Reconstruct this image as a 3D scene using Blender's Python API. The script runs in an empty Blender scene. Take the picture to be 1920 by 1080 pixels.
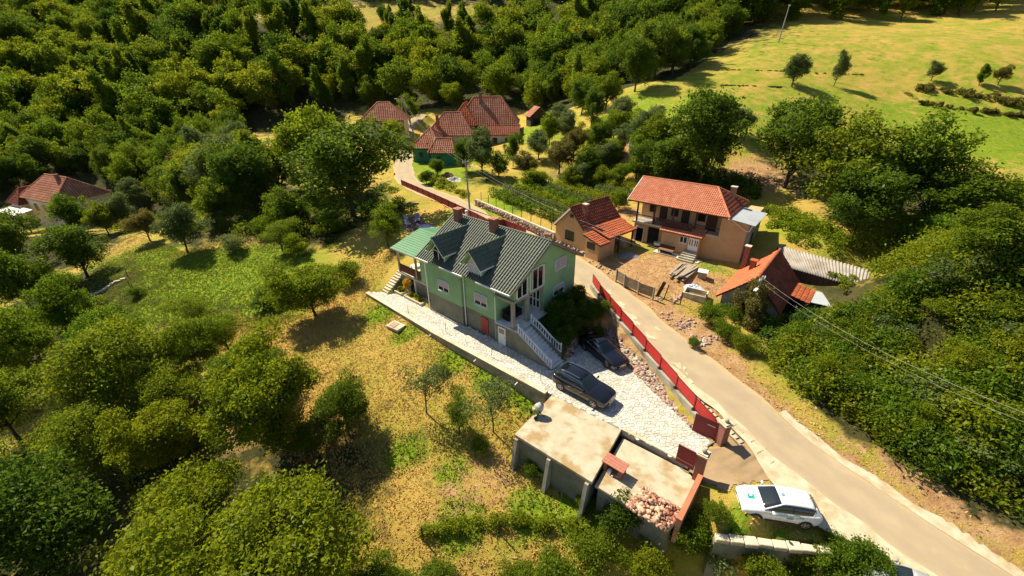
import bpy, math, random
import numpy as np
from mathutils import Vector, Matrix

SC = bpy.context.scene
COL = SC.collection

# ------------------------------------------------------------------ camera
F_PX, PITCH, ROLL, CAM_Z = 792.0, 0.483, -0.014, 22.73
cam_d = bpy.data.cameras.new('camera')
cam_d.sensor_width = 36.0
cam_d.lens = 36.0 * F_PX / 1920.0
cam_d.clip_start = 0.5
cam_d.clip_end = 3000.0
cam = bpy.data.objects.new('camera', cam_d)
COL.objects.link(cam)
cam.matrix_world = (Matrix.Translation((0, 0, CAM_Z)) @ Matrix.Rotation(math.pi / 2 - PITCH, 4, 'X')
                    @ Matrix.Rotation(ROLL, 4, 'Z'))
SC.camera = cam

# ------------------------------------------------------------------ light
SUN_EL = math.radians(49.0)
SUN_DIR = Vector((-0.7194, 0.6941, 0)).normalized() * math.cos(SUN_EL) + Vector((0, 0, math.sin(SUN_EL)))
world = bpy.data.worlds.new('World')
SC.world = world
world.use_nodes = True
wn = world.node_tree.nodes
wl = world.node_tree.links
wn.clear()
wo = wn.new('ShaderNodeOutputWorld')
wb = wn.new('ShaderNodeBackground')
sky = wn.new('ShaderNodeTexSky')
sky.sky_type = 'NISHITA'
sky.sun_disc = False
sky.sun_elevation = SUN_EL
sky.sun_rotation = math.atan2(SUN_DIR.x, SUN_DIR.y)
sky.air_density = 1.0
sky.dust_density = 0.6
wb.inputs['Strength'].default_value = 0.066
wl.new(sky.outputs[0], wb.inputs['Color'])
wl.new(wb.outputs[0], wo.inputs['Surface'])
sun_d = bpy.data.lights.new('sun', 'SUN')
sun_d.energy = 5.0
sun_d.angle = math.radians(0.5)
sun_d.color = (1.0, 0.90, 0.69)
sun = bpy.data.objects.new('sun', sun_d)
COL.objects.link(sun)
sun.rotation_euler = (-SUN_DIR).to_track_quat('-Z', 'Y').to_euler()
SC.view_settings.view_transform = 'Standard'
SC.view_settings.look = 'None'
SC.view_settings.exposure = 0.88
SC.view_settings.gamma = 1.0
SC.render.engine = 'CYCLES'
SC.cycles.max_bounces = 6
SC.cycles.diffuse_bounces = 4
SC.cycles.glossy_bounces = 2
SC.cycles.transmission_bounces = 3
SC.cycles.use_denoising = True

# ------------------------------------------------------------------ surveying helpers (photo pixel -> place in the world)
_cp, _sp, _cr, _sr = math.cos(PITCH), math.sin(PITCH), math.cos(ROLL), math.sin(ROLL)


def ray(px, py):
    a, b = (px - 960) / F_PX, (py - 540) / F_PX
    u, v = a * _cr + b * _sr, -a * _sr + b * _cr
    return (u, _cp - v * _sp, -_sp - v * _cp)


def at_z(px, py, z):
    r = ray(px, py)
    t = (z - CAM_Z) / r[2]
    return (r[0] * t, r[1] * t, z)


def at_y(px, py, y):
    r = ray(px, py)
    t = y / r[1]
    return (r[0] * t, y, CAM_Z + r[2] * t)


class Frame:
    def __init__(s, x, y, yaw):
        s.x, s.y, s.yaw, s.c, s.s = x, y, yaw, math.cos(yaw), math.sin(yaw)

    def w(s, X, Y, Z=0.0):
        return (s.x + X * s.c - Y * s.s, s.y + X * s.s + Y * s.c, Z)


GH = Frame(-8.604, 38.766, -0.724)      # green house: X along the facade, Y to the back
TH = Frame(15.66, 51.18, -0.705)        # two-storey house
SH = Frame(5.72, 51.32, -0.888)         # small old house, X along its gable wall

# ------------------------------------------------------------------ mesh helpers
RNG = np.random.default_rng(7)
random.seed(7)


def new_obj(name, me, parent=None):
    o = bpy.data.objects.new(name, me)
    COL.objects.link(o)
    if parent is not None:
        o.parent = parent
    return o


def tag(o, label=None, cat=None, group=None, kind=None):
    if label:
        o['label'] = label
    if cat:
        o['category'] = cat
    if group:
        o['group'] = group
    if kind:
        o['kind'] = kind
    return o


def empty(name, loc=(0, 0, 0), rz=0.0, label=None, cat=None, group=None):
    o = new_obj(name, None)
    o.empty_display_size = 0.3
    o.location = loc
    o.rotation_euler = (0, 0, rz)
    return tag(o, label, cat, group)


def copy_tree(o, parent=None):
    c = o.copy()
    COL.objects.link(c)
    c.parent = parent
    for ch in list(o.children):
        copy_tree(ch, c)
    return c


class MB:
    """collects shapes into one mesh"""

    def __init__(s):
        s.v, s.f = [], []

    def poly(s, pts):
        i = len(s.v)
        s.v += [tuple(p) for p in pts]
        s.f.append(tuple(range(i, i + len(pts))))
        return s

    def hull8(s, p):      # 4 bottom + 4 top corners, both counter-clockwise from above
        i = len(s.v)
        s.v += [tuple(q) for q in p]
        for f in ((3, 2, 1, 0), (4, 5, 6, 7), (0, 1, 5, 4), (1, 2, 6, 5), (2, 3, 7, 6), (3, 0, 4, 7)):
            s.f.append(tuple(i + k for k in f))
        return s

    def box(s, x0, x1, y0, y1, z0, z1):
        return s.hull8([(x0, y0, z0), (x1, y0, z0), (x1, y1, z0), (x0, y1, z0),
                        (x0, y0, z1), (x1, y0, z1), (x1, y1, z1), (x0, y1, z1)])

    def obox(s, c, sz, m=None, rz=0.0, rx=0.0, ry=0.0):
        R = Matrix.Rotation(rz, 3, 'Z') @ Matrix.Rotation(ry, 3, 'Y') @ Matrix.Rotation(rx, 3, 'X') if m is None else m
        a, b, d = sz[0] / 2, sz[1] / 2, sz[2] / 2
        c = Vector(c)
        return s.hull8([c + R @ Vector(q) for q in ((-a, -b, -d), (a, -b, -d), (a, b, -d), (-a, b, -d),
                                                    (-a, -b, d), (a, -b, d), (a, b, d), (-a, b, d))])

    def prism(s, poly, z0, z1):
        """poly counter-clockwise in plan; z may be callables"""
        n, i = len(poly), len(s.v)
        g = lambda z, p: z(p) if callable(z) else z
        s.v += [(p[0], p[1], g(z0, p)) for p in poly] + [(p[0], p[1], g(z1, p)) for p in poly]
        s.f.append(tuple(i + k for k in range(n - 1, -1, -1)))
        s.f.append(tuple(i + n + k for k in range(n)))
        for k in range(n):
            j = (k + 1) % n
            s.f.append((i + k, i + j, i + n + j, i + n + k))
        return s

    def slab(s, pts, t):
        """planar polygon (counter-clockwise seen from above) thickened downwards along its normal"""
        P = [Vector(p) for p in pts]
        nn = (P[1] - P[0]).cross(P[2] - P[0]).normalized()
        n, i = len(P), len(s.v)
        s.v += [tuple(p) for p in P] + [tuple(p - nn * t) for p in P]
        s.f.append(tuple(i + k for k in range(n)))
        s.f.append(tuple(i + n + k for k in range(n - 1, -1, -1)))
        for k in range(n):
            j = (k + 1) % n
            s.f.append((i + k, i + n + k, i + n + j, i + j))
        return s

    def tube(s, pts, r, n=8, cap=True):
        pts = [Vector(p) for p in pts]
        if not hasattr(r, '__len__'):
            r = [r] * len(pts)
        i = len(s.v)
        up = Vector((0, 0, 1))
        d0 = (pts[-1] - pts[0]).normalized()
        ref = Vector((1, 0, 0)) if abs(d0.dot(up)) > 0.9 else up
        for k, p in enumerate(pts):
            d = (pts[min(k + 1, len(pts) - 1)] - pts[max(k - 1, 0)]).normalized()
            a = d.cross(ref).normalized()
            b = d.cross(a)
            for q in range(n):
                t = 2 * math.pi * q / n
                s.v.append(tuple(p + (a * math.cos(t) + b * math.sin(t)) * r[k]))
        for k in range(len(pts) - 1):
            for q in range(n):
                w = (q + 1) % n
                s.f.append((i + k * n + q, i + k * n + w, i + (k + 1) * n + w, i + (k + 1) * n + q))
        if cap:
            s.f.append(tuple(i + q for q in range(n - 1, -1, -1)))
            s.f.append(tuple(i + (len(pts) - 1) * n + q for q in range(n)))
        return s

    def lathe(s, prof, n=14, o=(0, 0, 0), m=None):
        i = len(s.v)
        for r, z in prof:
            for q in range(n):
                t = 2 * math.pi * q / n
                p = Vector((r * math.cos(t), r * math.sin(t), z))
                if m is not None:
                    p = m @ p
                s.v.append((o[0] + p.x, o[1] + p.y, o[2] + p.z))
        for k in range(len(prof) - 1):
            for q in range(n):
                w = (q + 1) % n
                s.f.append((i + k * n + q, i + k * n + w, i + (k + 1) * n + w, i + (k + 1) * n + q))
        s.f.append(tuple(i + q for q in range(n - 1, -1, -1)))
        s.f.append(tuple(i + (len(prof) - 1) * n + q for q in range(n)))
        return s

    def grid(s, P):
        """P[i][j] points"""
        i0 = len(s.v)
        a, b = len(P), len(P[0])
        for r in P:
            s.v += [tuple(q) for q in r]
        for i in range(a - 1):
            for j in range(b - 1):
                s.f.append((i0 + i * b + j, i0 + (i + 1) * b + j, i0 + (i + 1) * b + j + 1, i0 + i * b + j + 1))
        return s

    def mesh(s, name, mat=None, smooth=False):
        me = bpy.data.meshes.new(name)
        me.from_pydata(s.v, [], s.f)
        if mat is not None:
            me.materials.append(mat)
        if smooth:
            me.polygons.foreach_set('use_smooth', np.ones(len(me.polygons), bool))
        me.update()
        return me

    def build(s, name, mat, parent=None, smooth=False, bevel=0.0, kind=None):
        o = new_obj(name, s.mesh(name, mat, smooth), parent)
        if bevel:
            b = o.modifiers.new('bevel', 'BEVEL')
            b.width = bevel
            b.segments = 1
            b.limit_method = 'ANGLE'
        if kind:
            o['kind'] = kind
        return o


def np_mesh(name, V, Q, mat, attr=None, attr_name='tint', smooth=False):
    """fast mesh from arrays; Q (n,k) face indices; attr one float per face"""
    me = bpy.data.meshes.new(name)
    V = np.asarray(V, np.float32)
    Q = np.asarray(Q, np.int32)
    n, k = Q.shape
    me.vertices.add(len(V))
    me.vertices.foreach_set('co', V.ravel())
    me.loops.add(n * k)
    me.loops.foreach_set('vertex_index', Q.ravel())
    me.polygons.add(n)
    me.polygons.foreach_set('loop_start', np.arange(0, n * k, k, dtype=np.int32))
    me.polygons.foreach_set('loop_total', np.full(n, k, np.int32))
    if smooth:
        me.polygons.foreach_set('use_smooth', np.ones(n, bool))
    me.materials.append(mat)
    me.update(calc_edges=True)
    if attr is not None:
        a = me.attributes.new(attr_name, 'FLOAT', 'FACE')
        a.data.foreach_set('value', np.asarray(attr, np.float32))
    return me


# ------------------------------------------------------------------ material helpers
def node_mat(name):
    m = bpy.data.materials.new(name)
    m.use_nodes = True
    return m, m.node_tree.nodes, m.node_tree.links, m.node_tree.nodes['Principled BSDF']


def mixc(nt, a, b, fac, blend='MIX'):
    n = nt.nodes.new('ShaderNodeMix')
    n.data_type = 'RGBA'
    n.blend_type = blend
    for s, v in ((n.inputs[0], fac), (n.inputs[6], a), (n.inputs[7], b)):
        if isinstance(v, bpy.types.NodeSocket):
            nt.links.new(v, s)
        elif s.type == 'RGBA':
            s.default_value = (*v, 1)
        else:
            s.default_value = v
    return n.outputs[2]


def noise(nt, vec, scale, detail=4, rough=0.6, lo=0.35, hi=0.65):
    n = nt.nodes.new('ShaderNodeTexNoise')
    n.inputs['Scale'].default_value = scale
    n.inputs['Detail'].default_value = detail
    n.inputs['Roughness'].default_value = rough
    if vec is not None:
        nt.links.new(vec, n.inputs['Vector'])
    r = nt.nodes.new('ShaderNodeMapRange')
    r.inputs[1].default_value, r.inputs[2].default_value = lo, hi
    nt.links.new(n.outputs['Fac'], r.inputs[0])
    return r.outputs[0]


def bump(nt, h, strength, dist, bsdf):
    b = nt.nodes.new('ShaderNodeBump')
    b.inputs['Strength'].default_value = strength
    b.inputs['Distance'].default_value = dist
    nt.links.new(h, b.inputs['Height'])
    nt.links.new(b.outputs[0], bsdf.inputs['Normal'])


def texco(nt, world_space=False):
    if world_space:
        return nt.nodes.new('ShaderNodeNewGeometry').outputs['Position']
    return nt.nodes.new('ShaderNodeTexCoord').outputs['Object']


def attr(nt, name):
    a = nt.nodes.new('ShaderNodeAttribute')
    a.attribute_name = name
    return a


def surf(name, c1, c2=None, scale=2.0, rough=0.8, bmp=0.0, bscale=20.0, c3=None, scale3=0.4, lo3=0.5, hi3=0.7,
         metal=0.0, spec=0.3, tint=0.0, stretch=None, coat=0.0):
    """mottled surface: c1/c2 mixed by noise, c3 in large stains, optional per-face tint"""
    m, N, L, B = node_mat(name)
    nt = m.node_tree
    co = texco(nt)
    if stretch:
        mp = N.new('ShaderNodeMapping')
        mp.inputs['Scale'].default_value = stretch
        L.new(co, mp.inputs['Vector'])
        co = mp.outputs[0]
    col = mixc(nt, c1, c2 or c1, noise(nt, co, scale))
    if c3:
        col = mixc(nt, col, c3, noise(nt, co, scale3, 5, 0.65, lo3, hi3))
    if tint:
        a = attr(nt, 'tint')
        r = N.new('ShaderNodeMapRange')
        r.inputs[3].default_value, r.inputs[4].default_value = 1 - tint, 1 + tint
        L.new(a.outputs['Fac'], r.inputs[0])
        hsv = N.new('ShaderNodeHueSaturation')
        L.new(r.outputs[0], hsv.inputs['Value'])
        L.new(col, hsv.inputs['Color'])
        col = hsv.outputs[0]
    if isinstance(col, bpy.types.NodeSocket):
        L.new(col, B.inputs['Base Color'])
    B.inputs['Roughness'].default_value = rough
    B.inputs['Metallic'].default_value = metal
    B.inputs['Specular IOR Level'].default_value = spec
    B.inputs['Coat Weight'].default_value = coat
    if bmp:
        bump(nt, noise(nt, co, bscale, 6, 0.65, 0.0, 1.0), bmp, 0.05, B)
    return m


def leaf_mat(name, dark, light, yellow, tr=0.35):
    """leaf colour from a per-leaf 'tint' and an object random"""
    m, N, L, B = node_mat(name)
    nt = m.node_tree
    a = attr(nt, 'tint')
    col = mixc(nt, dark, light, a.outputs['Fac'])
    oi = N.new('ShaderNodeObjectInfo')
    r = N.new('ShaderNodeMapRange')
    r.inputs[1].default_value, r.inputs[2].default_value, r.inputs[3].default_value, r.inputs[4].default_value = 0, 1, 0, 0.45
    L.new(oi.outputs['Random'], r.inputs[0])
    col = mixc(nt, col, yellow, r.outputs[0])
    N.remove(B)
    out = N['Material Output']
    d = N.new('ShaderNodeBsdfDiffuse')
    t = N.new('ShaderNodeBsdfTranslucent')
    g = N.new('ShaderNodeBsdfGlossy')
    g.inputs['Roughness'].default_value = 0.45
    mx = N.new('ShaderNodeMixShader')
    mx.inputs[0].default_value = tr
    mg = N.new('ShaderNodeMixShader')
    mg.inputs[0].default_value = 0.008
    L.new(col, d.inputs['Color'])
    hs = N.new('ShaderNodeHueSaturation')
    hs.inputs['Value'].default_value = 1.25
    hs.inputs['Hue'].default_value = 0.485
    L.new(col, hs.inputs['Color'])
    L.new(hs.outputs[0], t.inputs['Color'])
    L.new(d.outputs[0], mx.inputs[1])
    L.new(t.outputs[0], mx.inputs[2])
    L.new(mx.outputs[0], mg.inputs[1])
    L.new(g.outputs[0], mg.inputs[2])
    L.new(mg.outputs[0], out.inputs['Surface'])
    return m


def plain(name, c, rough=0.5, metal=0.0, spec=0.5, coat=0.0):
    return surf(name, c, tuple(x * 0.86 for x in c), 6.0, rough, metal=metal, spec=spec, coat=coat)
# ------------------------------------------------------------------ terrain
_ctl = []
for px, py, z in ((690, 575, -.5), (760, 640, -.9), (870, 690, -1.1), (960, 740, -1.3), (1000, 760, -1.5), (950, 850, -2.6), (1030, 900, -2.7),
                  (1090, 955, -2.8), (720, 760, -2.0), (820, 860, -2.6), (780, 960, -3.2), (950, 980, -3.2), (1100, 1060, -4), (900, 1060, -3.8),
                  (700, 1060, -4.5), (620, 640, -1.4), (640, 560, -.6), (560, 600, -1.6), (660, 500, .3), (720, 500, 1.0), (745, 470, 1.8),
                  (500, 780, -3.2), (350, 900, -5), (150, 1060, -7), (100, 800, -6.5), (50, 650, -6), (400, 640, -2.8), (420, 520, -1.6),
                  (300, 540, -2.6), (200, 560, -3.2), (120, 480, -3.5), (60, 440, -3.3), (250, 460, -2), (330, 470, -1.2), (480, 460, -.3),
                  (520, 520, -1), (600, 460, .3), (780, 420, 2.1), (700, 420, 1.8), (660, 400, 1.6), (820, 395, 2.4),
                  (1240, 500, 2.6), (1300, 520, 2.5), (1380, 500, 2.8), (1200, 470, 2.7), (1180, 440, 3.0), (1330, 470, 2.8),
                  (1140, 400, 3.6), (950, 385, 3.5), (1000, 420, 3.2), (1000, 340, 4.2), (1150, 330, 5), 
                  (960, 305, 5.2), (900, 330, 4.2), (840, 330, 4.0), (1310, 340, 6.5), (1460, 352, 7.0), (1400, 400, 5.4),
                  (1500, 420, 6.0), (1560, 470, 4.9), (1640, 520, 3.2), (1750, 480, 8), (1900, 450, 11), (1900, 600, 6.5), (1700, 650, 3.2),
                  (1550, 700, 1.4), (1650, 780, .8), (1800, 900, .2), (1900, 950, .2), (1900, 800, 2.6), (1480, 640, 1.2), (1400, 600, 1.3),
                  (1330, 590, 1.5), (1300, 600, 1.6), (1460, 975, -.4), (1400, 900, -.2), (1380, 1000, -.6), (1350, 1060, -3.4), (1500, 1070, -3.0),
                  (1250, 1060, -3.8), (1620, 1070, -1.6), (1480, 560, 1.6), (1420, 570, 1.4),
                  (500, 310, 2), (470, 260, 4), (560, 290, 3), (780, 300, 4.0), (860, 310, 4.2), (-300, 400, -6), (-300, 900, -10), (2200, 800, 4), (2200, 1080, 1),
                  (900, 270, 6), (735, 245, 8)):
    _ctl.append(at_z(px, py, z))
for px, py, y, dz in ((1060, 300, 84, 0), (1100, 260, 92, 0), (1200, 270, 78, 0), (1000, 260, 100, 0), (1015, 237, 110, 0), (1050, 230, 108, 0), (1400, 270, 72, 0), (1600, 270, 75, 0), (1800, 270, 75, 0), (1900, 280, 72, 0), (1250, 190, 95, 0), (1300, 140, 110, 0),
                      (1450, 80, 130, 0), (1500, 160, 100, 0), (1600, 60, 135, 0), (1800, 60, 130, 0), (1900, 130, 100, 0), (1900, 30, 140, 0),
                      (1700, 170, 98, 0), (1450, 30, 150, -3), (1700, 20, 150, -3), (1300, 60, 140, -6), (1150, 100, 140, -7), (960, 180, 140, -6),
                      (1100, 205, 112, 0), (1180, 172, 106, 0), (1000, 20, 230, -8), (1200, -20, 220, -8), (1500, -60, 230, 0), (1900, -80, 230, 0),
                      (700, 42, 240, 0), (550, 42, 240, 0), (900, 45, 230, 0), (700, -40, 330, 0), (300, 20, 260, -8), (100, 20, 260, -8),
                      (0, 100, 190, -9), (300, 120, 190, -9), (500, 110, 190, -9), (750, 110, 185, -9), (850, 100, 185, -9), (0, 200, 150, -10),
                      (200, 220, 140, -10), (400, 220, 140, -10), (560, 200, 150, -9), (700, 180, 150, -8), (0, 330, 105, -9), (200, 330, 108, -9),
                      (350, 350, 100, -8), (-300, 0, 260, -8), (2200, 300, 72, 0)):
    p = at_y(px, py, y)
    _ctl.append((p[0], p[1], p[2] + dz))
_ctl += [(-600, 500, 110), (0, 650, 150), (500, 500, 150), (-700, 100, 30), (500, 100, 90), (0, -20, -8), (45, -12, -3), (-50, -12, -11), (200, -20, 20), (-250, -20, -12)]
# bank between house, road and drive; rear of the house
_ctl += [GH.w(13.2, 6.5, 1.7), GH.w(12.6, 4.2, 1.6), GH.w(14.5, 4.0, 0.9), GH.w(5, 11.5, 2.2), GH.w(0, 11.5, 2.2), GH.w(-4, 9, 2.1), GH.w(-8, 4, 1.9)]

# road: right-hand kerb line surveyed, centre 2.05 m to its left
_re = [at_z(*q) for q in ((2010, 1140, -1.2), (1880, 1060, -.9), (1760, 985, -.6), (1640, 905, -.3), (1530, 830, .1), (1430, 745, .7), (1330, 670, 1.2),
                          (1250, 605, 1.6), (1180, 548, 1.9), (1110, 497, 2.25), (1000, 438, 2.5), (925, 407, 2.7), (880, 379, 2.8), (830, 360, 2.95),
                          (790, 342, 3.1), (776, 322, 3.5), (774, 295, 4.3), (772, 264, 6.2), (778, 240, 7.8), (800, 215, 10.5))]


def smooth_line(P, step):
    P = np.array(P, float)
    n = len(P)
    out = []
    for i in range(n - 1):
        p0, p1, p2, p3 = P[max(i - 1, 0)], P[i], P[i + 1], P[min(i + 2, n - 1)]
        m = max(2, int(np.linalg.norm(p2 - p1) / step))
        for t in np.arange(m) / m:
            out.append(0.5 * (2 * p1 + (p2 - p0) * t + (2 * p0 - 5 * p1 + 4 * p2 - p3) * t * t + (3 * p1 - p0 - 3 * p2 + p3) * t ** 3))
    out.append(P[-1])
    return np.array(out)


def normals2(P):
    d = np.gradient(P[:, :2], axis=0)
    d /= np.linalg.norm(d, axis=1)[:, None]
    return np.stack([-d[:, 1], d[:, 0]], 1)      # left of travel


_reS = smooth_line(_re, 0.6)
_n = normals2(_reS)
ROAD = _reS.copy()
ROAD[:, :2] += _n * 2.05
_ctl += [tuple(ROAD[i] + np.array((0, 0, -.05))) for i in range(0, len(ROAD), 14)]

CT = np.array(_ctl)


def _U(r2):
    return np.where(r2 > 1e-9, 0.5 * r2 * np.log(np.maximum(r2, 1e-9)), 0.0)


_S = 100.0
_X = CT[:, :2] / _S
_K = _U(((_X[:, None] - _X[None]) ** 2).sum(-1)) + np.eye(len(_X)) * 2e-5
_Pm = np.hstack([np.ones((len(_X), 1)), _X])
_A = np.block([[_K, _Pm], [_Pm.T, np.zeros((3, 3))]])
_W = np.linalg.solve(_A, np.concatenate([CT[:, 2], np.zeros(3)]))


def tps(x, y):
    q = np.stack([x, y], -1) / _S
    out = np.empty(len(q))
    for i in range(0, len(q), 4000):
        s = q[i:i + 4000]
        out[i:i + 4000] = _U(((s[:, None] - _X[None]) ** 2).sum(-1)) @ _W[:-3] + _W[-3] + s @ _W[-2:]
    return out


def in_poly(x, y, P):
    c = np.zeros(len(x), bool)
    n = len(P)
    for i in range(n):
        x0, y0 = P[i][0], P[i][1]
        x1, y1 = P[(i + 1) % n][0], P[(i + 1) % n][1]
        hit = ((y0 > y) != (y1 > y)) & (x < (x1 - x0) * (y - y0) / (y1 - y0 + 1e-12) + x0)
        c ^= hit
    return c


_w2 = lambda X, Y: GH.w(X, Y)[:2]
# paved platform: path in front of the facade and the drive up to the gate
DRIVE = [_w2(-8.45, -2.25), _w2(4, -2.6), _w2(17.1, -2.41), (3.01, 25.32), (7.56, 21.65), (10.95, 18.75), (13.55, 20.45), (12.55, 21.5), (11.85, 24.4),
         (11.15, 27.4), (9.9, 30.4), (9.2, 33.2), (7.3, 34.0), (5.6, 32.6), _w2(15.9, 2.4), _w2(15.9, -0.05), _w2(9.3, 0.2), _w2(0.0, -0.02), _w2(-1.2, -0.02),
         _w2(-1.2, 0.9), _w2(-6.3, 0.9), _w2(-6.3, -1.0), _w2(-7.5, -1.0)]
HOUSE_FP = [_w2(-0.1, -0.1), _w2(11.6, -0.1), _w2(11.6, 9.6), _w2(-0.1, 9.6)]
STAIR_FP = [_w2(11.4, -0.1), _w2(15.9, -0.1), _w2(15.9, 2.0), _w2(11.4, 2.0)]
TERR_FP = [_w2(-6.4, 0.8), _w2(0, 0.8), _w2(0, 4.5), _w2(-6.4, 4.5)]
GARAGE = [(3.01, 25.32), (0.04, 21.33), (4.75, 17.42), (8.4, 14.4), (11.5, 18.2), (7.56, 21.65)]

CARPAD = [(11.75, 17.6), (11.35, 14.5), (17.1, 13.65), (19.5, 13.6), (17.6, 18.2), (13.2, 18.9)]


def road_dist(x, y):
    d2 = np.full(len(x), 1e9)
    zz = np.zeros(len(x))
    sd = np.zeros(len(x))
    n = normals2(ROAD)
    sel = np.where((x > -70) & (x < 60) & (y > -10) & (y < 190))[0]
    for i in range(0, len(sel), 4000):
        s = sel[i:i + 4000]
        dx = x[s][:, None] - ROAD[None, :, 0]
        dy = y[s][:, None] - ROAD[None, :, 1]
        D = dx * dx + dy * dy
        k = D.argmin(1)
        r = np.arange(len(s))
        d2[s] = D[r, k]
        zz[s] = ROAD[k, 2]
        sd[s] = dx[r, k] * n[k, 0] + dy[r, k] * n[k, 1]
    return np.sqrt(d2), zz, sd


_ph = RNG.uniform(0, 6.28, (14, 2))
_fr = RNG.normal(0, 1, (14, 2)) * np.geomspace(0.05, 1.3, 14)[:, None]


def lumps(x, y):
    o = np.zeros(len(x))
    for k in range(14):
        o += np.sin(x * _fr[k, 0] + y * _fr[k, 1] + _ph[k, 0]) * (0.30 / (1 + 0.55 * k))
    return o


def hgt(x, y):
    x = np.atleast_1d(np.asarray(x, float))
    y = np.atleast_1d(np.asarray(y, float))
    z = tps(x, y) + lumps(x, y) * 0.28
    d, rz, sd = road_dist(x, y)
    left = sd > 0
    w = np.where(left, 1 - np.clip((d - 2.1) / 0.5, 0, 1), 1 - np.clip((d - 2.2) / 2.2, 0, 1))
    w = np.where(left & ((y > 70) | (y < 20)), 1 - np.clip((d - 2.3) / 3.0, 0, 1), w)
    z = z * (1 - w) + (rz - 0.06) * w
    for P, lim in ((DRIVE, -0.45), (STAIR_FP, -0.3), (HOUSE_FP, -0.3), (TERR_FP, -0.3), (GARAGE, -2.9)):
        m = in_poly(x, y, P)
        z = np.where(m, np.minimum(z, lim), z)
    m = in_poly(x, y, CARPAD)
    z = np.where(m, np.maximum(z, -0.42 - 0.04 * (x - 14)), z)
    return z


def h1(x, y):
    return float(hgt([x], [y])[0])


def on_ground(px, py):
    """where the line of sight through a photo pixel first meets the terrain"""
    r = ray(px, py)
    t = np.concatenate([np.arange(8, 160, 0.5), np.arange(160, 700, 3)])
    X, Y, Z = r[0] * t, r[1] * t, CAM_Z + r[2] * t
    b = np.where(Z < hgt(X, Y))[0]
    if len(b) == 0:
        return (X[-1], Y[-1], h1(X[-1], Y[-1]))
    i = max(b[0], 1)
    tt = np.linspace(t[i - 1], t[i], 12)
    X, Y, Z = r[0] * tt, r[1] * tt, CAM_Z + r[2] * tt
    b = np.where(Z < hgt(X, Y))[0]
    j = b[0] if len(b) else 11
    return (float(X[j]), float(Y[j]), float(Z[j]))


def lines(lo, hi, f0, f1, m0, m1, fine, mid, grow):
    a = list(np.arange(f0, f1, fine))
    b = list(np.arange(f1, m1, mid))
    c = list(np.arange(f0 - mid, m0, -mid))[::-1]
    s = mid
    e = [m1]
    while e[-1] < hi:
        s *= grow
        e.append(e[-1] + s)
    s = mid
    g = [m0]
    while g[-1] > lo:
        s *= grow
        g.append(g[-1] - s)
    return np.array(sorted(set(np.round(np.array(g + c + a + b + e), 3))))


GX = lines(-700, 700, -15, 33, -62, 75, 0.32, 0.9, 1.13)
GY = lines(-30, 900, 8, 60, 2, 140, 0.32, 0.9, 1.13)
gx, gy = np.meshgrid(GX, GY)
gz = hgt(gx.ravel(), gy.ravel())

# what grows where: dry straw, lush green, bare orange soil, dark forest floor (x, y, radius, strength)
def patch_field(x, y, P):
    o = np.zeros(len(x))
    for X, Y, r, s in P:
        o = np.maximum(o, s * np.exp(-(((x - X) ** 2 + (y - Y) ** 2) / (r * r)) ** 1.5))
    return o


def patches(*lst):
    out = []
    for px, py, r, s in lst:
        p = on_ground(px, py)
        out.append((p[0], p[1], r, s))
    return out


LUSH = patches((450, 520, 10, 1.1), (380, 530, 10, 1.1), (300, 550, 10, 1.1), (240, 500, 8, .8), (520, 560, 6, .8), (200, 560, 8, .6), (860, 670, 2.2, .9), (930, 700, 2.5, .8), (710, 590, 2.0, .9), (760, 625, 1.6, .8),
               (990, 745, 2.2, .8), (830, 330, 7, 1), (800, 310, 6, 1), (1010, 240, 9, .8), (900, 300, 6, .6), (1040, 262, 8, .5), (1000, 250, 8, .6), (760, 850, 1.8, .8), (850, 880, 1.5, .7),
               (1200, 220, 14, .7), (1300, 180, 12, .5), (1850, 260, 16, .8), (1650, 260, 12, .4), (1500, 190, 12, .5), (1000, 960, 2.0, .9), (1090, 970, 2.0, 1), (860, 985, 2, .8),
               (1335, 505, 1.6, .6), (960, 380, 5, 1), (1000, 360, 6, 1), (1050, 370, 5, .9), (1080, 340, 6, .8), (1450, 1000, 1.0, .5), (1380, 985, .9, .6), (1350, 900, .9, .6))
SOIL = patches((1120, 505, 1.6, .9), (1160, 535, 2.0, 1), (1200, 565, 2.0, 1), (1240, 590, 2.6, 1), (1290, 620, 2.6, 1), (1320, 640, 2.2, 1), (1360, 680, 2.0, .8),
               (1180, 500, 3.0, 1), (1200, 520, 3.0, .9), (1250, 520, 4.0, .9), (1240, 495, 3.5, .85), (1290, 535, 3.0, .9), (1340, 535, 2.5, .8), (1110, 480, 1.8, 1), (1700, 880, 1.6, .8), (1780, 940, 1.6, .8), (1860, 990, 1.6, .7), (1600, 830, 1.4, .5),
               (1420, 330, 5, 1), (1180, 400, 3.0, .8), (1180, 270, 4, .7), (1110, 290, 3, .6), (1060, 330, 4, .5), (640, 800, 2.0, .5), (590, 250, 7, .8), (550, 235, 6, .7), (860, 930, 2.2, .45), (920, 890, 2.5, .5),
               (480, 440, 5, .5), (520, 430, 4, .5), (300, 930, 2, .7), (440, 830, 2, .6))
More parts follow.
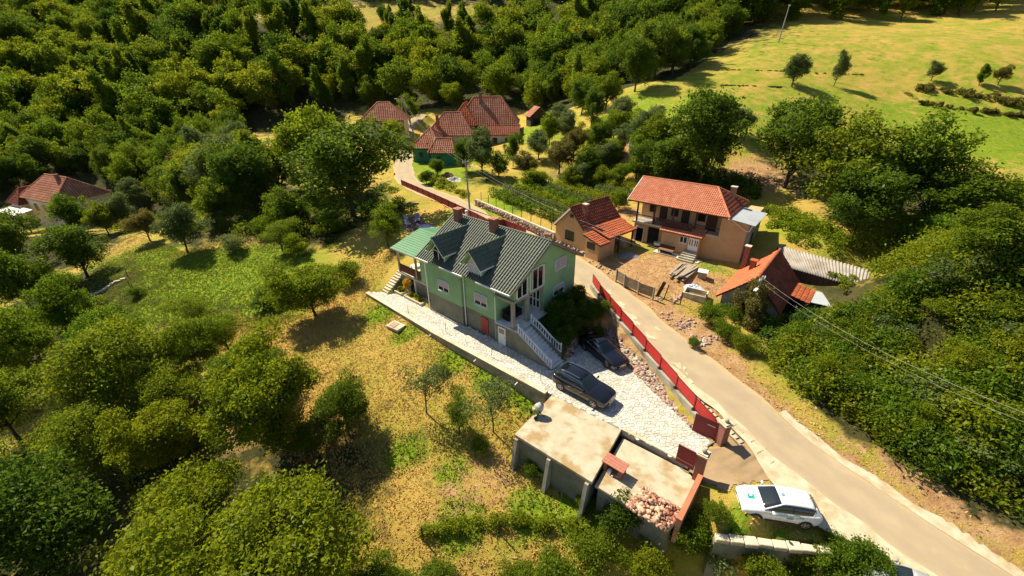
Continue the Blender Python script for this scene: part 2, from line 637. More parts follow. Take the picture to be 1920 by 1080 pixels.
FOREST = patches((985, 370, 5, .45), (1040, 365, 5, .45), (900, 335, 4, .5), (1120, 300, 5, .4), (330, 410, 9, .8), (420, 425, 8, .8), (600, 430, 7, .9), (420, 360, 16, 1), (250, 395, 14, 1), (520, 385, 10, .9), (60, 480, 14, .9), (100, 400, 14, .9), (470, 420, 7, .7), (100, 200, 60, 1), (350, 150, 60, 1), (300, 300, 22, 1), (150, 330, 22, 1), (700, 140, 22, 1), (850, 120, 40, 1), (1050, 130, 25, 1), (560, 180, 30, 1), (640, 380, 9, .8), (1640, 330, 14, .8),
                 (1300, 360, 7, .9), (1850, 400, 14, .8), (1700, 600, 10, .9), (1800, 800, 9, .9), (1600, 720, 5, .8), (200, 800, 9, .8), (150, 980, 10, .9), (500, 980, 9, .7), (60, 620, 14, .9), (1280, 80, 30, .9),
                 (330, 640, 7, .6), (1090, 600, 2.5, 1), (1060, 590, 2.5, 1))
X1, Y1 = gx.ravel(), gy.ravel()
FIELD = patches((1250, 220, 14, .5), (1300, 150, 20, .36), (1400, 220, 18, .45), (1450, 100, 25, .30), (1550, 200, 18, .42), (1600, 90, 30, .28), (1700, 230, 16, .5), (1750, 110, 25, .28), (1850, 240, 16, .6), (1900, 150, 22, .33), (1850, 60, 25, .25), (2000, 200, 25, .35))
lush, soil, wood = patch_field(X1, Y1, LUSH), patch_field(X1, Y1, SOIL), patch_field(X1, Y1, FOREST)
lush = np.maximum(lush, patch_field(X1, Y1, FIELD) * 1.18)
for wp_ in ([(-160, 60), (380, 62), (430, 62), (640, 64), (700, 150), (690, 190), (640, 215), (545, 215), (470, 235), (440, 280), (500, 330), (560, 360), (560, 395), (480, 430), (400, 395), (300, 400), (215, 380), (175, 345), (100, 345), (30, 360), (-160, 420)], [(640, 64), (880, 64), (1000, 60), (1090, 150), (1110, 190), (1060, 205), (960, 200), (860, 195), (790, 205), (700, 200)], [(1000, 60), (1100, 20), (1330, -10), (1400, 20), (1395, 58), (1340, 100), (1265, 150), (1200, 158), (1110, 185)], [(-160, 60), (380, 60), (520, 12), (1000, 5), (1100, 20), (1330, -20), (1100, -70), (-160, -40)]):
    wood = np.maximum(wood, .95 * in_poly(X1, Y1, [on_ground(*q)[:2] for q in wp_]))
far = np.clip((Y1 - 175) / 40, 0, 1) * (1 - patch_field(X1, Y1, patches((520, 45, 30, 1), (620, 45, 35, 1), (720, 40, 35, 1), (820, 40, 30, 1), (900, 42, 25, 1), (450, 50, 25, .8)))) * (X1 < 60)
_dm, _, _ = road_dist(X1, Y1)
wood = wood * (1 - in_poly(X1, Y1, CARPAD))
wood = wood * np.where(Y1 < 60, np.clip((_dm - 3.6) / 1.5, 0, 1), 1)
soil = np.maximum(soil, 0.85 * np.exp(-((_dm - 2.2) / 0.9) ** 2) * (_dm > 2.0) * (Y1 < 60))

m, N, L, B = node_mat('ground_cover')
nt = m.node_tree
pos = texco(nt, True)
cov = attr(nt, 'cover')
sep = N.new('ShaderNodeSeparateColor')
L.new(cov.outputs['Color'], sep.inputs[0])
dry = mixc(nt, (0.50, 0.325, 0.080), (0.40, 0.285, 0.058), noise(nt, pos, 0.55, 5))
dry = mixc(nt, dry, (0.26, 0.27, 0.028), noise(nt, pos, 0.16, 4, 0.6, 0.40, 0.66))
dry = mixc(nt, dry, (0.52, 0.37, 0.15), noise(nt, pos, 2.6, 6, 0.7, 0.54, 0.78))
grn = mixc(nt, (0.13, 0.215, 0.012), (0.24, 0.295, 0.022), noise(nt, pos, 1.4, 5))
soi = mixc(nt, (0.36, 0.19, 0.085), (0.50, 0.32, 0.16), noise(nt, pos, 1.1, 6))
soi = mixc(nt, soi, (0.22, 0.13, 0.05), noise(nt, pos, 3.5, 6, 0.7, 0.52, 0.75))
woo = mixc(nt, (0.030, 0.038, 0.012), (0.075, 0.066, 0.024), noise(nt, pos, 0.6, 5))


def edge(sock, k):
    nz = noise(nt, pos, k, 5, 0.65, 0.25, 0.75)
    ad = N.new('ShaderNodeMath')
    ad.operation = 'ADD'
    L.new(sock, ad.inputs[0])
    L.new(nz, ad.inputs[1])
    r = N.new('ShaderNodeMapRange')
    r.inputs[1].default_value, r.inputs[2].default_value = 0.72, 1.12
    L.new(ad.outputs[0], r.inputs[0])
    return r.outputs[0]


col = mixc(nt, dry, grn, edge(sep.outputs[0], 0.45))
col = mixc(nt, col, soi, edge(sep.outputs[1], 1.7))
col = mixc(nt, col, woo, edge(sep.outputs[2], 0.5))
L.new(col, B.inputs['Base Color'])
B.inputs['Roughness'].default_value = 1.0
B.inputs['Specular IOR Level'].default_value = 0.1
bump(nt, noise(nt, pos, 4.5, 8, 0.75, 0, 1), 0.9, 0.22, B)
M_GROUND = m

ny, nx = gx.shape
idx = np.arange(nx * ny).reshape(ny, nx)
Q = np.stack([idx[:-1, :-1], idx[:-1, 1:], idx[1:, 1:], idx[1:, :-1]], -1).reshape(-1, 4)
me = np_mesh('ground', np.stack([X1, Y1, gz], 1), Q, M_GROUND, smooth=True)
ca = me.color_attributes.new('cover', 'FLOAT_COLOR', 'POINT')
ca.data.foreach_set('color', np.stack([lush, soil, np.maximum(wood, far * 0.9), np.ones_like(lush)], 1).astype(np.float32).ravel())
ground = tag(new_obj('ground', me), kind='structure')

# ------------------------------------------------------------------ road, shoulder, apron
M_ROAD = surf('worn_asphalt', (0.43, 0.335, 0.215), (0.37, 0.285, 0.185), 0.7, 0.95, 0.25, 60, (0.52, 0.40, 0.25), 0.35, 0.55, 0.75, spec=0.15)
M_SHOULDER = surf('pale_gravel', (0.60, 0.52, 0.37), (0.48, 0.40, 0.27), 1.6, 1.0, 0.6, 30, (0.40, 0.30, 0.15), 0.8, 0.5, 0.75, spec=0.1)
M_CONC = surf('old_concrete', (0.40, 0.36, 0.28), (0.27, 0.25, 0.19), 0.9, 0.95, 0.5, 25, (0.14, 0.13, 0.095), 0.7, 0.52, 0.72, spec=0.15)
M_CONC_PALE = surf('pale_concrete', (0.62, 0.54, 0.40), (0.50, 0.43, 0.31), 1.3, 0.95, 0.35, 30, (0.36, 0.27, 0.16), 0.6, 0.5, 0.72, spec=0.15)

_n, _l, _b = M_ROAD.node_tree.nodes, M_ROAD.node_tree.links, M_ROAD.node_tree.nodes['Principled BSDF']
_e = attr(M_ROAD.node_tree, 'edge')
_p = texco(M_ROAD.node_tree, True)
_src = _b.inputs['Base Color'].links[0].from_socket
_ad = _n.new('ShaderNodeMath')
_l.new(_e.outputs['Fac'], _ad.inputs[0])
_l.new(noise(M_ROAD.node_tree, _p, 1.6, 6, 0.7, 0.2, 0.8), _ad.inputs[1])
_mr = _n.new('ShaderNodeMapRange')
_mr.inputs[1].default_value, _mr.inputs[2].default_value = 0.95, 1.45
_l.new(_ad.outputs[0], _mr.inputs[0])
_c = mixc(M_ROAD.node_tree, _src, (0.50, 0.36, 0.19), _mr.outputs[0])
_tr = _n.new('ShaderNodeMapRange')          # wheel tracks, slightly darker and smoother
_tr.inputs[1].default_value, _tr.inputs[2].default_value = 0.0, 1.0
_tr.inputs[3].default_value, _tr.inputs[4].default_value = 0.0, 0.35
_t = attr(M_ROAD.node_tree, 'track')
_l.new(_t.outputs['Fac'], _tr.inputs[0])
_c = mixc(M_ROAD.node_tree, _c, (0.31, 0.25, 0.175), _tr.outputs[0])
_l.new(_c, _b.inputs['Base Color'])
_rn = normals2(ROAD)
S = slice(0, len(ROAD) - 1)
rows = []
wob = np.array([0.12 * math.sin(i * 0.37) + 0.09 * math.sin(i * 0.93 + 1) for i in range(len(ROAD))])
OFFS = ((2.02, -.012), (1.6, .02), (1.2, 0.028), (.85, .034), (.45, .04), (0, .045), (-.45, .04), (-.85, .034), (-1.2, 0.028), (-1.6, .02), (-2.02, -.012))
for off, dz in OFFS:
    w = wob if abs(off) > 2 else 0
    rows.append([(ROAD[i, 0] + _rn[i, 0] * (off + (w[i] if abs(off) > 2 else 0)), ROAD[i, 1] + _rn[i, 1] * (off + (w[i] if abs(off) > 2 else 0)), ROAD[i, 2] + dz) for i in range(len(ROAD))])
road = tag(MB().grid(rows).build('road', M_ROAD, smooth=True), kind='structure')
for nm_, vals in (('edge', [1, .55, .15, 0, 0, 0, 0, 0, .15, .55, 1]), ('track', [0, .1, .6, 1, .3, .1, .3, 1, .6, .1, 0])):
    a_ = road.data.attributes.new(nm_, 'FLOAT', 'POINT')
    a_.data.foreach_set('value', np.repeat(np.array(vals, np.float32), len(ROAD)))
# faint patches of cement on the road, as thin sheets
patchm = surf('cement_patch', (0.58, 0.48, 0.33), (0.47, 0.39, 0.27), 2, 0.95, 0.3, 40)
for k, (px, py, a, b) in enumerate(((1163, 572, .7, .35), (1182, 595, .8, .35), (1190, 606, .6, .3), (1218, 632, .6, .25), (1232, 618, .35, .2), (1140, 548, .5, .3), (1275, 690, .7, .3), (1290, 715, .5, .25))):
    p = on_ground(px, py)
    d, rz, sd = road_dist(np.array([p[0]]), np.array([p[1]]))
    b_ = MB()
    pts = []
    for q in range(18):
        t = 2 * math.pi * q / 18
        rr = 1 + 0.28 * math.sin(3 * t + k) + 0.18 * math.sin(5 * t + 2 * k) + random.uniform(-.1, .1)
        pts.append((a * rr * math.cos(t), b * rr * math.sin(t)))
    ca_, sa_ = math.cos(2.0), math.sin(2.0)
    zf = lambda X, Y: float(rz[0]) + 0.052
    P = [(p[0] + u * ca_ - v * sa_, p[1] + u * sa_ + v * ca_) for u, v in pts]
    # follow the road surface
    PP = []
    for X, Y in P:
        i = int(((ROAD[:, 0] - X) ** 2 + (ROAD[:, 1] - Y) ** 2).argmin())
        s = (X - ROAD[i, 0]) * _rn[i, 0] + (Y - ROAD[i, 1]) * _rn[i, 1]
        PP.append((X, Y, ROAD[i, 2] + 0.045 - 0.0147 * abs(s) + 0.012))
    b_.poly(PP).build('cement_patch', patchm, road)

# pale shoulder on the drive side, from the gate downwards, and a thin one on the right
il = [i for i in range(len(ROAD)) if ROAD[i, 1] < 28.5]
rows = []
for off in (1.55, 2.1, 2.7, 3.4):
    r = []
    for i in il:
        far_ = np.clip((22.5 - ROAD[i, 1]) / 5.0, 0, 1)
        o = off if off < 2 else 1.6 + (off - 1.6) * (0.35 + 0.65 * far_ + (0.35 * far_ * math.sin(i * 0.5)))
        o += 0.10 * math.sin(i * 1.3 + off) if off != 2.1 else 0
        X, Y = ROAD[i, 0] + _rn[i, 0] * o, ROAD[i, 1] + _rn[i, 1] * o
        dz = 0.036 if off < 2 else 0.02
        r.append((X, Y, ROAD[i, 2] + dz - (0.03 if off > 3 else 0)))
    rows.append(r)
tag(MB().grid(rows).build('gravel_shoulder', M_SHOULDER, smooth=True), kind='structure')
rows = []
for off in (-1.75, -2.1, -2.55):
    r = []
    for i in [i for i in range(len(ROAD)) if ROAD[i, 1] < 22]:
        o = off - 0.14 * math.sin(i * 1.1) * (off < -2) - 0.3 * (off < -2.2) * max(0, math.sin(i * 0.31))
        r.append((ROAD[i, 0] + _rn[i, 0] * o, ROAD[i, 1] + _rn[i, 1] * o, ROAD[i, 2] + (0.03 if off > -2 else 0.015)))
    rows.append(r)
tag(MB().grid(rows[::-1]).build('gravel_verge', M_SHOULDER, smooth=True), kind='structure')
# brown asphalt apron in front of the gate
AP = [(11.2, 18.5), (12.6, 16.6), (14.6, 17.4), (16.4, 17.4), (17.3, 18.6), (15.6, 21.4), (14.4, 21.6), (13.6, 20.4)]
ax_, ay_ = np.meshgrid(np.arange(11, 17.6, .12), np.arange(16.4, 21.8, .12), indexing='ij')
fx, fy = ax_.ravel() + .06, ay_.ravel() + .06
ok_ = in_poly(fx + .09 * np.sin(fy * 9), fy + .09 * np.sin(fx * 8), AP)
apz = np.maximum(hgt(fx - .06, fy - .06), -0.35) + 0.045
iid = np.arange(ax_.size).reshape(ax_.shape)
Qa = [(iid[i, j], iid[i + 1, j], iid[i + 1, j + 1], iid[i, j + 1]) for i in range(ax_.shape[0] - 1) for j in range(ax_.shape[1] - 1) if ok_[iid[i, j]]]
tag(new_obj('apron', np_mesh('apron', np.stack([ax_.ravel(), ay_.ravel(), apz], 1), Qa, surf('brown_asphalt', (0.34, 0.23, 0.13), (0.27, 0.19, 0.11), 0.9, 0.95, 0.3, 50, (0.22, 0.17, 0.07), 0.7, 0.5, 0.75), smooth=True)), kind='structure')

# ------------------------------------------------------------------ paved drive
M_MORTAR = surf('paving_mortar', (0.20, 0.19, 0.17), (0.30, 0.27, 0.22), 3, 0.95)
M_STONE = surf('white_paving_stone', (0.60, 0.57, 0.50), (0.45, 0.42, 0.37), 5, 0.85, 0.3, 30, (0.55, 0.47, 0.33), 0.35, 0.5, 0.75, tint=0.22)
drive = tag(MB().prism(DRIVE, -0.6, -0.012).build('driveway', M_MORTAR), kind='structure')


def voronoi_stones(poly, cell, gap, thick, mat, name, parent, seed, z0=-0.012):
    rng = np.random.default_rng(seed)
    P = np.array(poly)
    lo, hi = P.min(0) - cell, P.max(0) + cell
    nxx, nyy = int((hi[0] - lo[0]) / cell) + 1, int((hi[1] - lo[1]) / cell) + 1
    pts = np.array([[(lo[0] + (i + 0.5 + rng.uniform(-.46, .46)) * cell, lo[1] + (j + 0.5 + rng.uniform(-.46, .46)) * cell) for j in range(nyy)] for i in range(nxx)])
    ins = in_poly(pts[..., 0].ravel(), pts[..., 1].ravel(), poly).reshape(nxx, nyy)
    V, Q, T = [], [], []
    mb = MB()
    for i in range(nxx):
        for j in range(nyy):
            if not ins[i, j]:
                continue
            c = pts[i, j]
            pg = [(c[0] + a * cell * 1.3, c[1] + b * cell * 1.3) for a, b in ((-1, -1), (1, -1), (1, 1), (-1, 1))]
            for di in range(-2, 3):
                for dj in range(-2, 3):
                    a, b = i + di, j + dj
                    if (di == 0 and dj == 0) or not (0 <= a < nxx and 0 <= b < nyy):
                        continue
                    q = pts[a, b]
                    nx_, ny_ = q[0] - c[0], q[1] - c[1]
                    l = math.hypot(nx_, ny_)
                    nx_, ny_ = nx_ / l, ny_ / l
                    k = nx_ * (c[0] + q[0]) / 2 + ny_ * (c[1] + q[1]) / 2 - gap / 2
                    out = []
                    for s in range(len(pg)):
                        p0, p1 = pg[s], pg[(s + 1) % len(pg)]
                        d0, d1 = nx_ * p0[0] + ny_ * p0[1] - k, nx_ * p1[0] + ny_ * p1[1] - k
                        if d0 <= 0:
                            out.append(p0)
                        if d0 * d1 < 0:
                            t = d0 / (d0 - d1)
                            out.append((p0[0] + (p1[0] - p0[0]) * t, p0[1] + (p1[1] - p0[1]) * t))
                    pg = out
                    if len(pg) < 3:
                        break
                if len(pg) < 3:
                    break
            if len(pg) < 3:
                continue
            n = len(pg)
            i0 = len(mb.v)
            zt = z0 + thick + rng.uniform(-.004, .006)
            mb.v += [(p[0], p[1], z0 - 0.01) for p in pg] + [(p[0], p[1], zt) for p in pg]
            mb.f.append(tuple(i0 + n + s for s in range(n)))
            t = rng.uniform(0, 1)
            T.append(t)
            for s in range(n):
                mb.f.append((i0 + s, i0 + (s + 1) % n, i0 + n + (s + 1) % n, i0 + n + s))
                T.append(t)
    me = mb.mesh(name, mat)
    a = me.attributes.new('tint', 'FLOAT', 'FACE')
    a.data.foreach_set('value', np.array(T, np.float32))
    return tag(new_obj(name, me, parent), kind='stuff')


voronoi_stones(DRIVE, 0.28, 0.032, 0.022, M_STONE, 'paving_stones', drive, 3)

# ------------------------------------------------------------------ materials of the buildings
M_GREEN = surf('green_render', (0.28, 0.46, 0.23), (0.25, 0.41, 0.21), 1.2, 0.9, 0.15, 60, (0.21, 0.345, 0.175), 0.55, 0.5, 0.75, spec=0.2)
M_GREY = surf('grey_plinth_render', (0.25, 0.235, 0.17), (0.18, 0.175, 0.13), 1.0, 0.95, 0.4, 30, (0.12, 0.13, 0.085), 0.8, 0.5, 0.75, spec=0.15)
M_ROOF = surf('dark_green_metal_tile', (0.094, 0.112, 0.083), (0.072, 0.088, 0.066), 3, 0.6, spec=0.25, c3=(0.11, 0.13, 0.085), scale3=0.5)
M_ROOF2 = surf('light_green_metal_tile', (0.06, 0.19, 0.075), (0.08, 0.22, 0.095), 1.5, 0.5, spec=0.4)
M_WHITE = surf('white_paint', (0.78, 0.77, 0.73), (0.70, 0.69, 0.64), 4, 0.55)
M_MARBLE = surf('white_marble', (0.74, 0.74, 0.72), (0.60, 0.60, 0.60), 2.5, 0.5, spec=0.4)
M_SHUT = surf('grey_roller_shutter', (0.62, 0.58, 0.58), (0.56, 0.52, 0.52), 3, 0.6)
M_GLASS = plain('dark_window_glass', (0.010, 0.011, 0.013), 0.12, spec=0.3)
M_REDDOOR = surf('red_painted_door', (0.42, 0.065, 0.05), (0.34, 0.05, 0.04), 3, 0.55)
M_BLACK = surf('black_cover', (0.012, 0.011, 0.011), (0.02, 0.018, 0.018), 4, 0.75, 0.4, 20)
M_RAIL = surf('red_brown_boards', (0.13, 0.045, 0.03), (0.09, 0.03, 0.022), 6, 0.6)
M_POST = surf('grey_concrete_post', (0.36, 0.33, 0.27), (0.27, 0.25, 0.20), 3, 0.9, 0.3, 30)


def brick_mat(name, c1, c2, mortar, w=0.25, h=0.075):
    m, N, L, B = node_mat(name)
    nt = m.node_tree
    geo = texco(nt)
    # wrap horizontally round a square stack: use x+y as the run
    sx = N.new('ShaderNodeSeparateXYZ')
    L.new(geo, sx.inputs[0])
    ad = N.new('ShaderNodeMath')
    L.new(sx.outputs[0], ad.inputs[0])
    L.new(sx.outputs[1], ad.inputs[1])
    cb = N.new('ShaderNodeCombineXYZ')
    L.new(ad.outputs[0], cb.inputs[0])
    L.new(sx.outputs[2], cb.inputs[1])
    b = N.new('ShaderNodeTexBrick')
    b.inputs['Scale'].default_value = 1
    b.inputs['Brick Width'].default_value = w
    b.inputs['Row Height'].default_value = h
    b.inputs['Mortar Size'].default_value = 0.008
    b.inputs['Color1'].default_value = (*c1, 1)
    b.inputs['Color2'].default_value = (*c2, 1)
    b.inputs['Mortar'].default_value = (*mortar, 1)
    L.new(cb.outputs[0], b.inputs['Vector'])
    col = mixc(nt, b.outputs['Color'], tuple(x * 0.6 for x in c1), noise(nt, geo, 2.0, 5, 0.6, 0.5, 0.8))
    L.new(col, B.inputs['Base Color'])
    B.inputs['Roughness'].default_value = 0.95
    bump(nt, b.outputs['Fac'], -0.5, 0.02, B)
    return m


M_BRICK = brick_mat('red_brick', (0.30, 0.085, 0.05), (0.22, 0.06, 0.04), (0.26, 0.20, 0.15))
M_BRICK2 = brick_mat('orange_brick', (0.46, 0.19, 0.10), (0.38, 0.14, 0.075), (0.40, 0.33, 0.24))


# ------------------------------------------------------------------ green house
house = empty('green_house', (GH.x, GH.y, 0), GH.yaw, 'green two-storey house with dark ribbed roof, two dormers and a porch', 'house')
RZ, RY, RS = 9.21, 4.765, 0.574
zr = lambda Y: RZ - RS * abs(Y - RY)

fp = [(0, 0), (5.0, 0), (5.0, 0.32), (9.3, 0.32), (9.3, 4.4), (11.5, 4.4), (11.5, 9.53), (0, 9.53)]
MB().prism(fp, 2.12, 6.3).build('wall', M_GREEN, house)
fb = [(0.02, 0.02), (4.98, 0.02), (4.98, 0.34), (9.3, 0.34), (9.3, 4.42), (11.48, 4.42), (11.48, 9.51), (0.02, 9.51)]
MB().prism(fb, -0.6, 2.12).build('basement_wall', M_GREY, house)
# gable ends
for x0, x1, ya, yb in ((11.3, 11.5, 0.3, 9.53), (0.0, 0.2, 0.0, 9.53)):
    zb = 6.3 if x0 < 1 else 5.0
    if x0 > 1:
        prof = [(ya, 5.0), (4.4, 5.0), (4.4, 6.3), (yb, 6.3), (yb, zr(yb) - .2), (RY, RZ - .2), (ya, zr(ya) - .2)]
    else:
        prof = [(ya, 6.3), (yb, 6.3), (yb, zr(yb) - .2), (RY, RZ - .2), (ya, zr(ya) - .2)]
    g = MB()
    n = len(prof)
    g.v = [(x0, y, z) for y, z in prof] + [(x1, y, z) for y, z in prof]
    g.f = [tuple(range(n - 1, -1, -1)), tuple(range(n, 2 * n))] + [(k, (k + 1) % n, n + (k + 1) % n, n + k) for k in range(n)]
    g.build('gable_wall', M_GREEN, house)
MB().box(9.3, 11.3, 0.32, 0.47, 5.0, 6.3).build('porch_front_panel', M_GREEN, house)
# porch: podium, columns, beams, ceiling
MB().prism([(9.3, 0.08), (12.02, 0.08), (12.02, 1.95), (11.6, 1.95), (11.6, 4.4), (9.3, 4.4)], -0.5, 2.10).build('porch_podium', M_GREY, house)
MB().box(9.3, 12.05, 0.03, 4.4, 2.10, 2.17).build('porch_floor', M_MARBLE, house)
for X, Y in ((11.38, 0.2), (11.38, 2.1)):
    MB().box(X - .14, X + .14, Y - .14, Y + .14, 2.17, 4.74).box(X - .22, X + .22, Y - .22, Y + .22, 2.172, 2.32).build('porch_column', M_POST, house)
bm_ = MB().box(9.2, 11.52, 0.06, 0.3, 4.74, 4.99).box(11.26, 11.54, 0.3, 4.4, 4.74, 4.985)
bm_.build('porch_beam', M_POST, house)
MB().box(9.3, 11.26, 0.3, 4.4, 4.85, 4.95).build('porch_ceiling', M_WHITE, house)
MB().box(11.15, 11.38, 4.28, 4.42, 2.17, 4.74).build('corner_pier', M_POST, house)


def bars(mb, pts, t, d, axis_out):
    """closed or open frame of square bars along a polyline"""
    for a, b in zip(pts[:-1], pts[1:]):
        a, b = Vector(a), Vector(b)
        c = (a + b) / 2
        L_ = (b - a).length + t
        z = (b - a).normalized()
        o = Vector(axis_out)
        s = z.cross(o)
        R = Matrix((s, o, z)).transposed()
        mb.obox(c, (t, d, L_), R)
    return mb


def window(parent, M4, w, h, shutter, name='window', mull=1, label=None):
    """window in its own plane: local x right, y outwards = -, z up; M4 places it"""
    fr = MB()
    bars(fr, [(0, 0, 0), (w, 0, 0), (w, 0, h), (0, 0, h), (0, 0, 0)], 0.07, 0.10, (0, 1, 0))
    for k in range(mull):
        x = w * (k + 1) / (mull + 1)
        bars(fr, [(x, 0, 0), (x, 0, h)], 0.07, 0.08, (0, 1, 0))
    fr.box(-0.06, w + 0.06, -0.14, 0.02, -0.09, -0.04)
    o = fr.build(name, M_WHITE, parent)
    o.matrix_local = M4
    if label:
        o['label'] = label
    MB().box(0.03, w - 0.03, 0.0, 0.02, 0.03, h - 0.03).build('pane', M_GLASS, o)
    if shutter > 0:
        s = MB()
        n = max(3, int(h * shutter / 0.055))
        for k in range(n):
            z1 = h - k * h * shutter / n
            z0 = z1 - h * shutter / n
            s.hull8([(0.0, -0.055, z0), (w, -0.055, z0), (w, 0.01, z0), (0, 0.01, z0), (0, -0.07, z1 - .012), (w, -0.07, z1 - .012), (w, 0.01, z1 - .012), (0, 0.01, z1 - .012)])
        s.build('roller_shutter', M_SHUT, o)
    return o


FRONT = lambda X, Y, Z: Matrix.Translation((X, Y, Z))
RIGHT = lambda X, Y, Z: Matrix.Translation((X, Y, Z)) @ Matrix.Rotation(math.pi / 2, 4, 'Z')
window(house, FRONT(1.7, -0.03, 3.03), 1.55, 1.13, 0.62)
window(house, FRONT(6.55, 0.29, 3.05), 1.6, 1.15, 0.66)
window(house, RIGHT(11.53, 6.05, 5.85), 1.7, 0.95, 1.0)
window(house, RIGHT(11.53, 5.95, 3.1), 1.65, 0.95, 0.55)
# big glazed gable over the porch
for nm, ys in (('gable_window', (0.55, 1.2, 1.9)), ('gable_window', (2.4, 2.65, 3.4, 4.15, 4.3))):
    ztop = lambda y: zr(y) - 0.42
    if ys[0] > 2:
        ztop = lambda y: min(zr(y) - 0.42, 7.1)
    f = MB()
    pts = [(11.55, ys[0], 5.06), (11.55, ys[-1], 5.06), (11.55, ys[-1], ztop(ys[-1])), (11.55, ys[0], ztop(ys[0])), (11.55, ys[0], 5.06)]
    bars(f, pts, 0.09, 0.10, (1, 0, 0))
    for y in ys[1:-1]:
        bars(f, [(11.55, y, 5.06), (11.55, y, ztop(y))], 0.07, 0.09, (1, 0, 0))
    w = f.build(nm, M_WHITE, house)
    for ya, yb in zip(ys[:-1], ys[1:]):
        MB().poly([(11.53, ya + .03, 5.1), (11.53, yb - .03, 5.1), (11.53, yb - .03, ztop(yb) - .03), (11.53, ya + .03, ztop(ya) - .03)]).build('pane', M_GLASS, w)
# porch double door on the inner wall, seen past the column
d = MB()
bars(d, [(9.85, 4.36, 2.2), (9.85, 4.36, 4.45), (11.1, 4.36, 4.45), (11.1, 4.36, 2.2)], 0.1, 0.1, (0, 1, 0))
for x in (10.27, 10.68):
    bars(d, [(x, 4.36, 2.2), (x, 4.36, 4.45)], 0.12, 0.09, (0, 1, 0))
for z in (2.3, 3.2):
    bars(d, [(9.85, 4.36, z), (11.1, 4.36, z)], 0.12, 0.08, (0, 1, 0))
d = d.build('porch_door', M_WHITE, house)
MB().box(9.9, 11.05, 4.37, 4.39, 2.25, 4.4).build('pane', M_GLASS, d)
# cellar doors
d = MB().box(7.28, 8.18, 0.24, 0.35, 0.22, 1.86).box(7.5, 7.95, 0.225, 0.25, 0.45, 1.0).box(7.5, 7.95, 0.225, 0.25, 1.15, 1.7).build('cellar_door', M_REDDOOR, house, bevel=.01)
d['label'] = 'red painted cellar door'
MB().box(8.05, 8.1, 0.17, 0.25, 1.0, 1.12).build('handle', M_POST, d)
d = MB().box(9.7, 10.6, -0.0, 0.09, 0.03, 1.9).build('podium_door', M_WHITE, house, bevel=.01)
d['label'] = 'white door under the porch'
MB().box(9.84, 10.46, -0.02, 0.01, 1.28, 1.75).build('panel', surf('tan_panel', (0.36, 0.26, 0.20), (0.28, 0.2, 0.15), 8, 0.6), d)
MB().box(10.48, 10.53, -0.05, 0.01, 0.95, 1.02).build('handle', M_POST, d)


# roof: ribbed metal tiles
def ribbed(x0, x1, yz, period, amp, step_len, step_h, seed=0):
    """surface ribbed across x, running from yz[0] (low) to yz[1] (high) in stepped courses"""
    (ya, za), (yb, zb) = yz
    L_ = math.hypot(yb - ya, zb - za)
    ny_, nz_ = -(zb - za) / L_ * (1 if yb > ya else -1), abs(yb - ya) / L_
    if yb < ya:
        ny_ = (zb - za) / L_
    prof = [(0, 0), (.12, 1), (.42, 1), (.55, 0)]
    xs = []
    k = 0
    x = x0
    while x < x1:
        for a, b in prof:
            if x + a * period <= x1:
                xs.append((x + a * period, b * amp))
        x += period
    xs.append((x1, 0))
    n = max(1, int(round(L_ / step_len)))
    rows = []
    for k in range(n):
        for t, h in ((k / n, step_h), ((k + 1) / n - 1e-4, 0.0)):
            rows.append([(X, ya + (yb - ya) * t + ny_ * (h + a), za + (zb - za) * t + nz_ * (h + a)) for X, a in xs])
    return rows


for nm, ye in (('roof_front_slope', -0.65), ('roof_back_slope', 2 * RY + 0.65)):
    R_ = ribbed(-0.65, 12.05, ((ye, zr(ye)), (RY, RZ)), 0.30, 0.085, 0.42, 0.02)
    if ye > 0:
        R_ = [r[::-1] for r in R_]
    mb = MB().grid([r for r in R_])
    mb.f = [f[::-1] for f in mb.f]
    o = mb.build(nm, M_ROOF, house)
mb = MB()
for s in (1, -1):
    ye = RY - s * (RY + 0.62)
    pts = [(-0.62, ye, zr(ye) - 0.02), (12.02, ye, zr(ye) - 0.02), (12.02, RY, RZ - 0.02), (-0.62, RY, RZ - 0.02)]
    mb.slab(pts if s > 0 else pts[::-1], 0.14)
mb.build('roof_deck', surf('brown_soffit', (0.20, 0.15, 0.11), (0.15, 0.11, 0.08), 4, 0.9), house)
mb = MB()
for k in range(37):
    x = -0.66 + k * 0.343
    mb.tube([(x, RY, RZ + .03), (x + .36, RY, RZ + .045)], [0.10, 0.115], 8)
mb.build('ridge_cap', M_ROOF, house)
for x in (-0.66, 12.0):        # verge boards
    mb = MB()
    for s in (1, -1):
        ye = RY - s * (RY + 0.66)
        a, b = Vector((x, ye, zr(ye) - .05)), Vector((x, RY, RZ - .05))
        L_ = (b - a).length
        mb.obox((a + b) / 2, (0.07, L_, 0.22), rx=math.atan2(b.z - a.z, b.y - a.y) if s > 0 else math.pi + math.atan2(b.z - a.z, b.y - a.y))
    mb.build('verge_board', M_GREY, house)
for xa, xb in ((-0.6, 1.3), (3.0, 6.1), (7.9, 11.85)):
    MB().box(xa, xb, -0.80, -0.66, zr(-.65) - .14, zr(-.65) - .01).build('gutter', M_WHITE, house)
for X, Y in ((-0.08, -0.1), (5.2, 0.2), (9.24, 0.2)):
    MB().tube([(X, -0.7, 5.95), (X, -0.4, 5.8), (X, Y, 5.55), (X, Y, 0.05)], 0.06, 8).build('downpipe', M_WHITE, house)

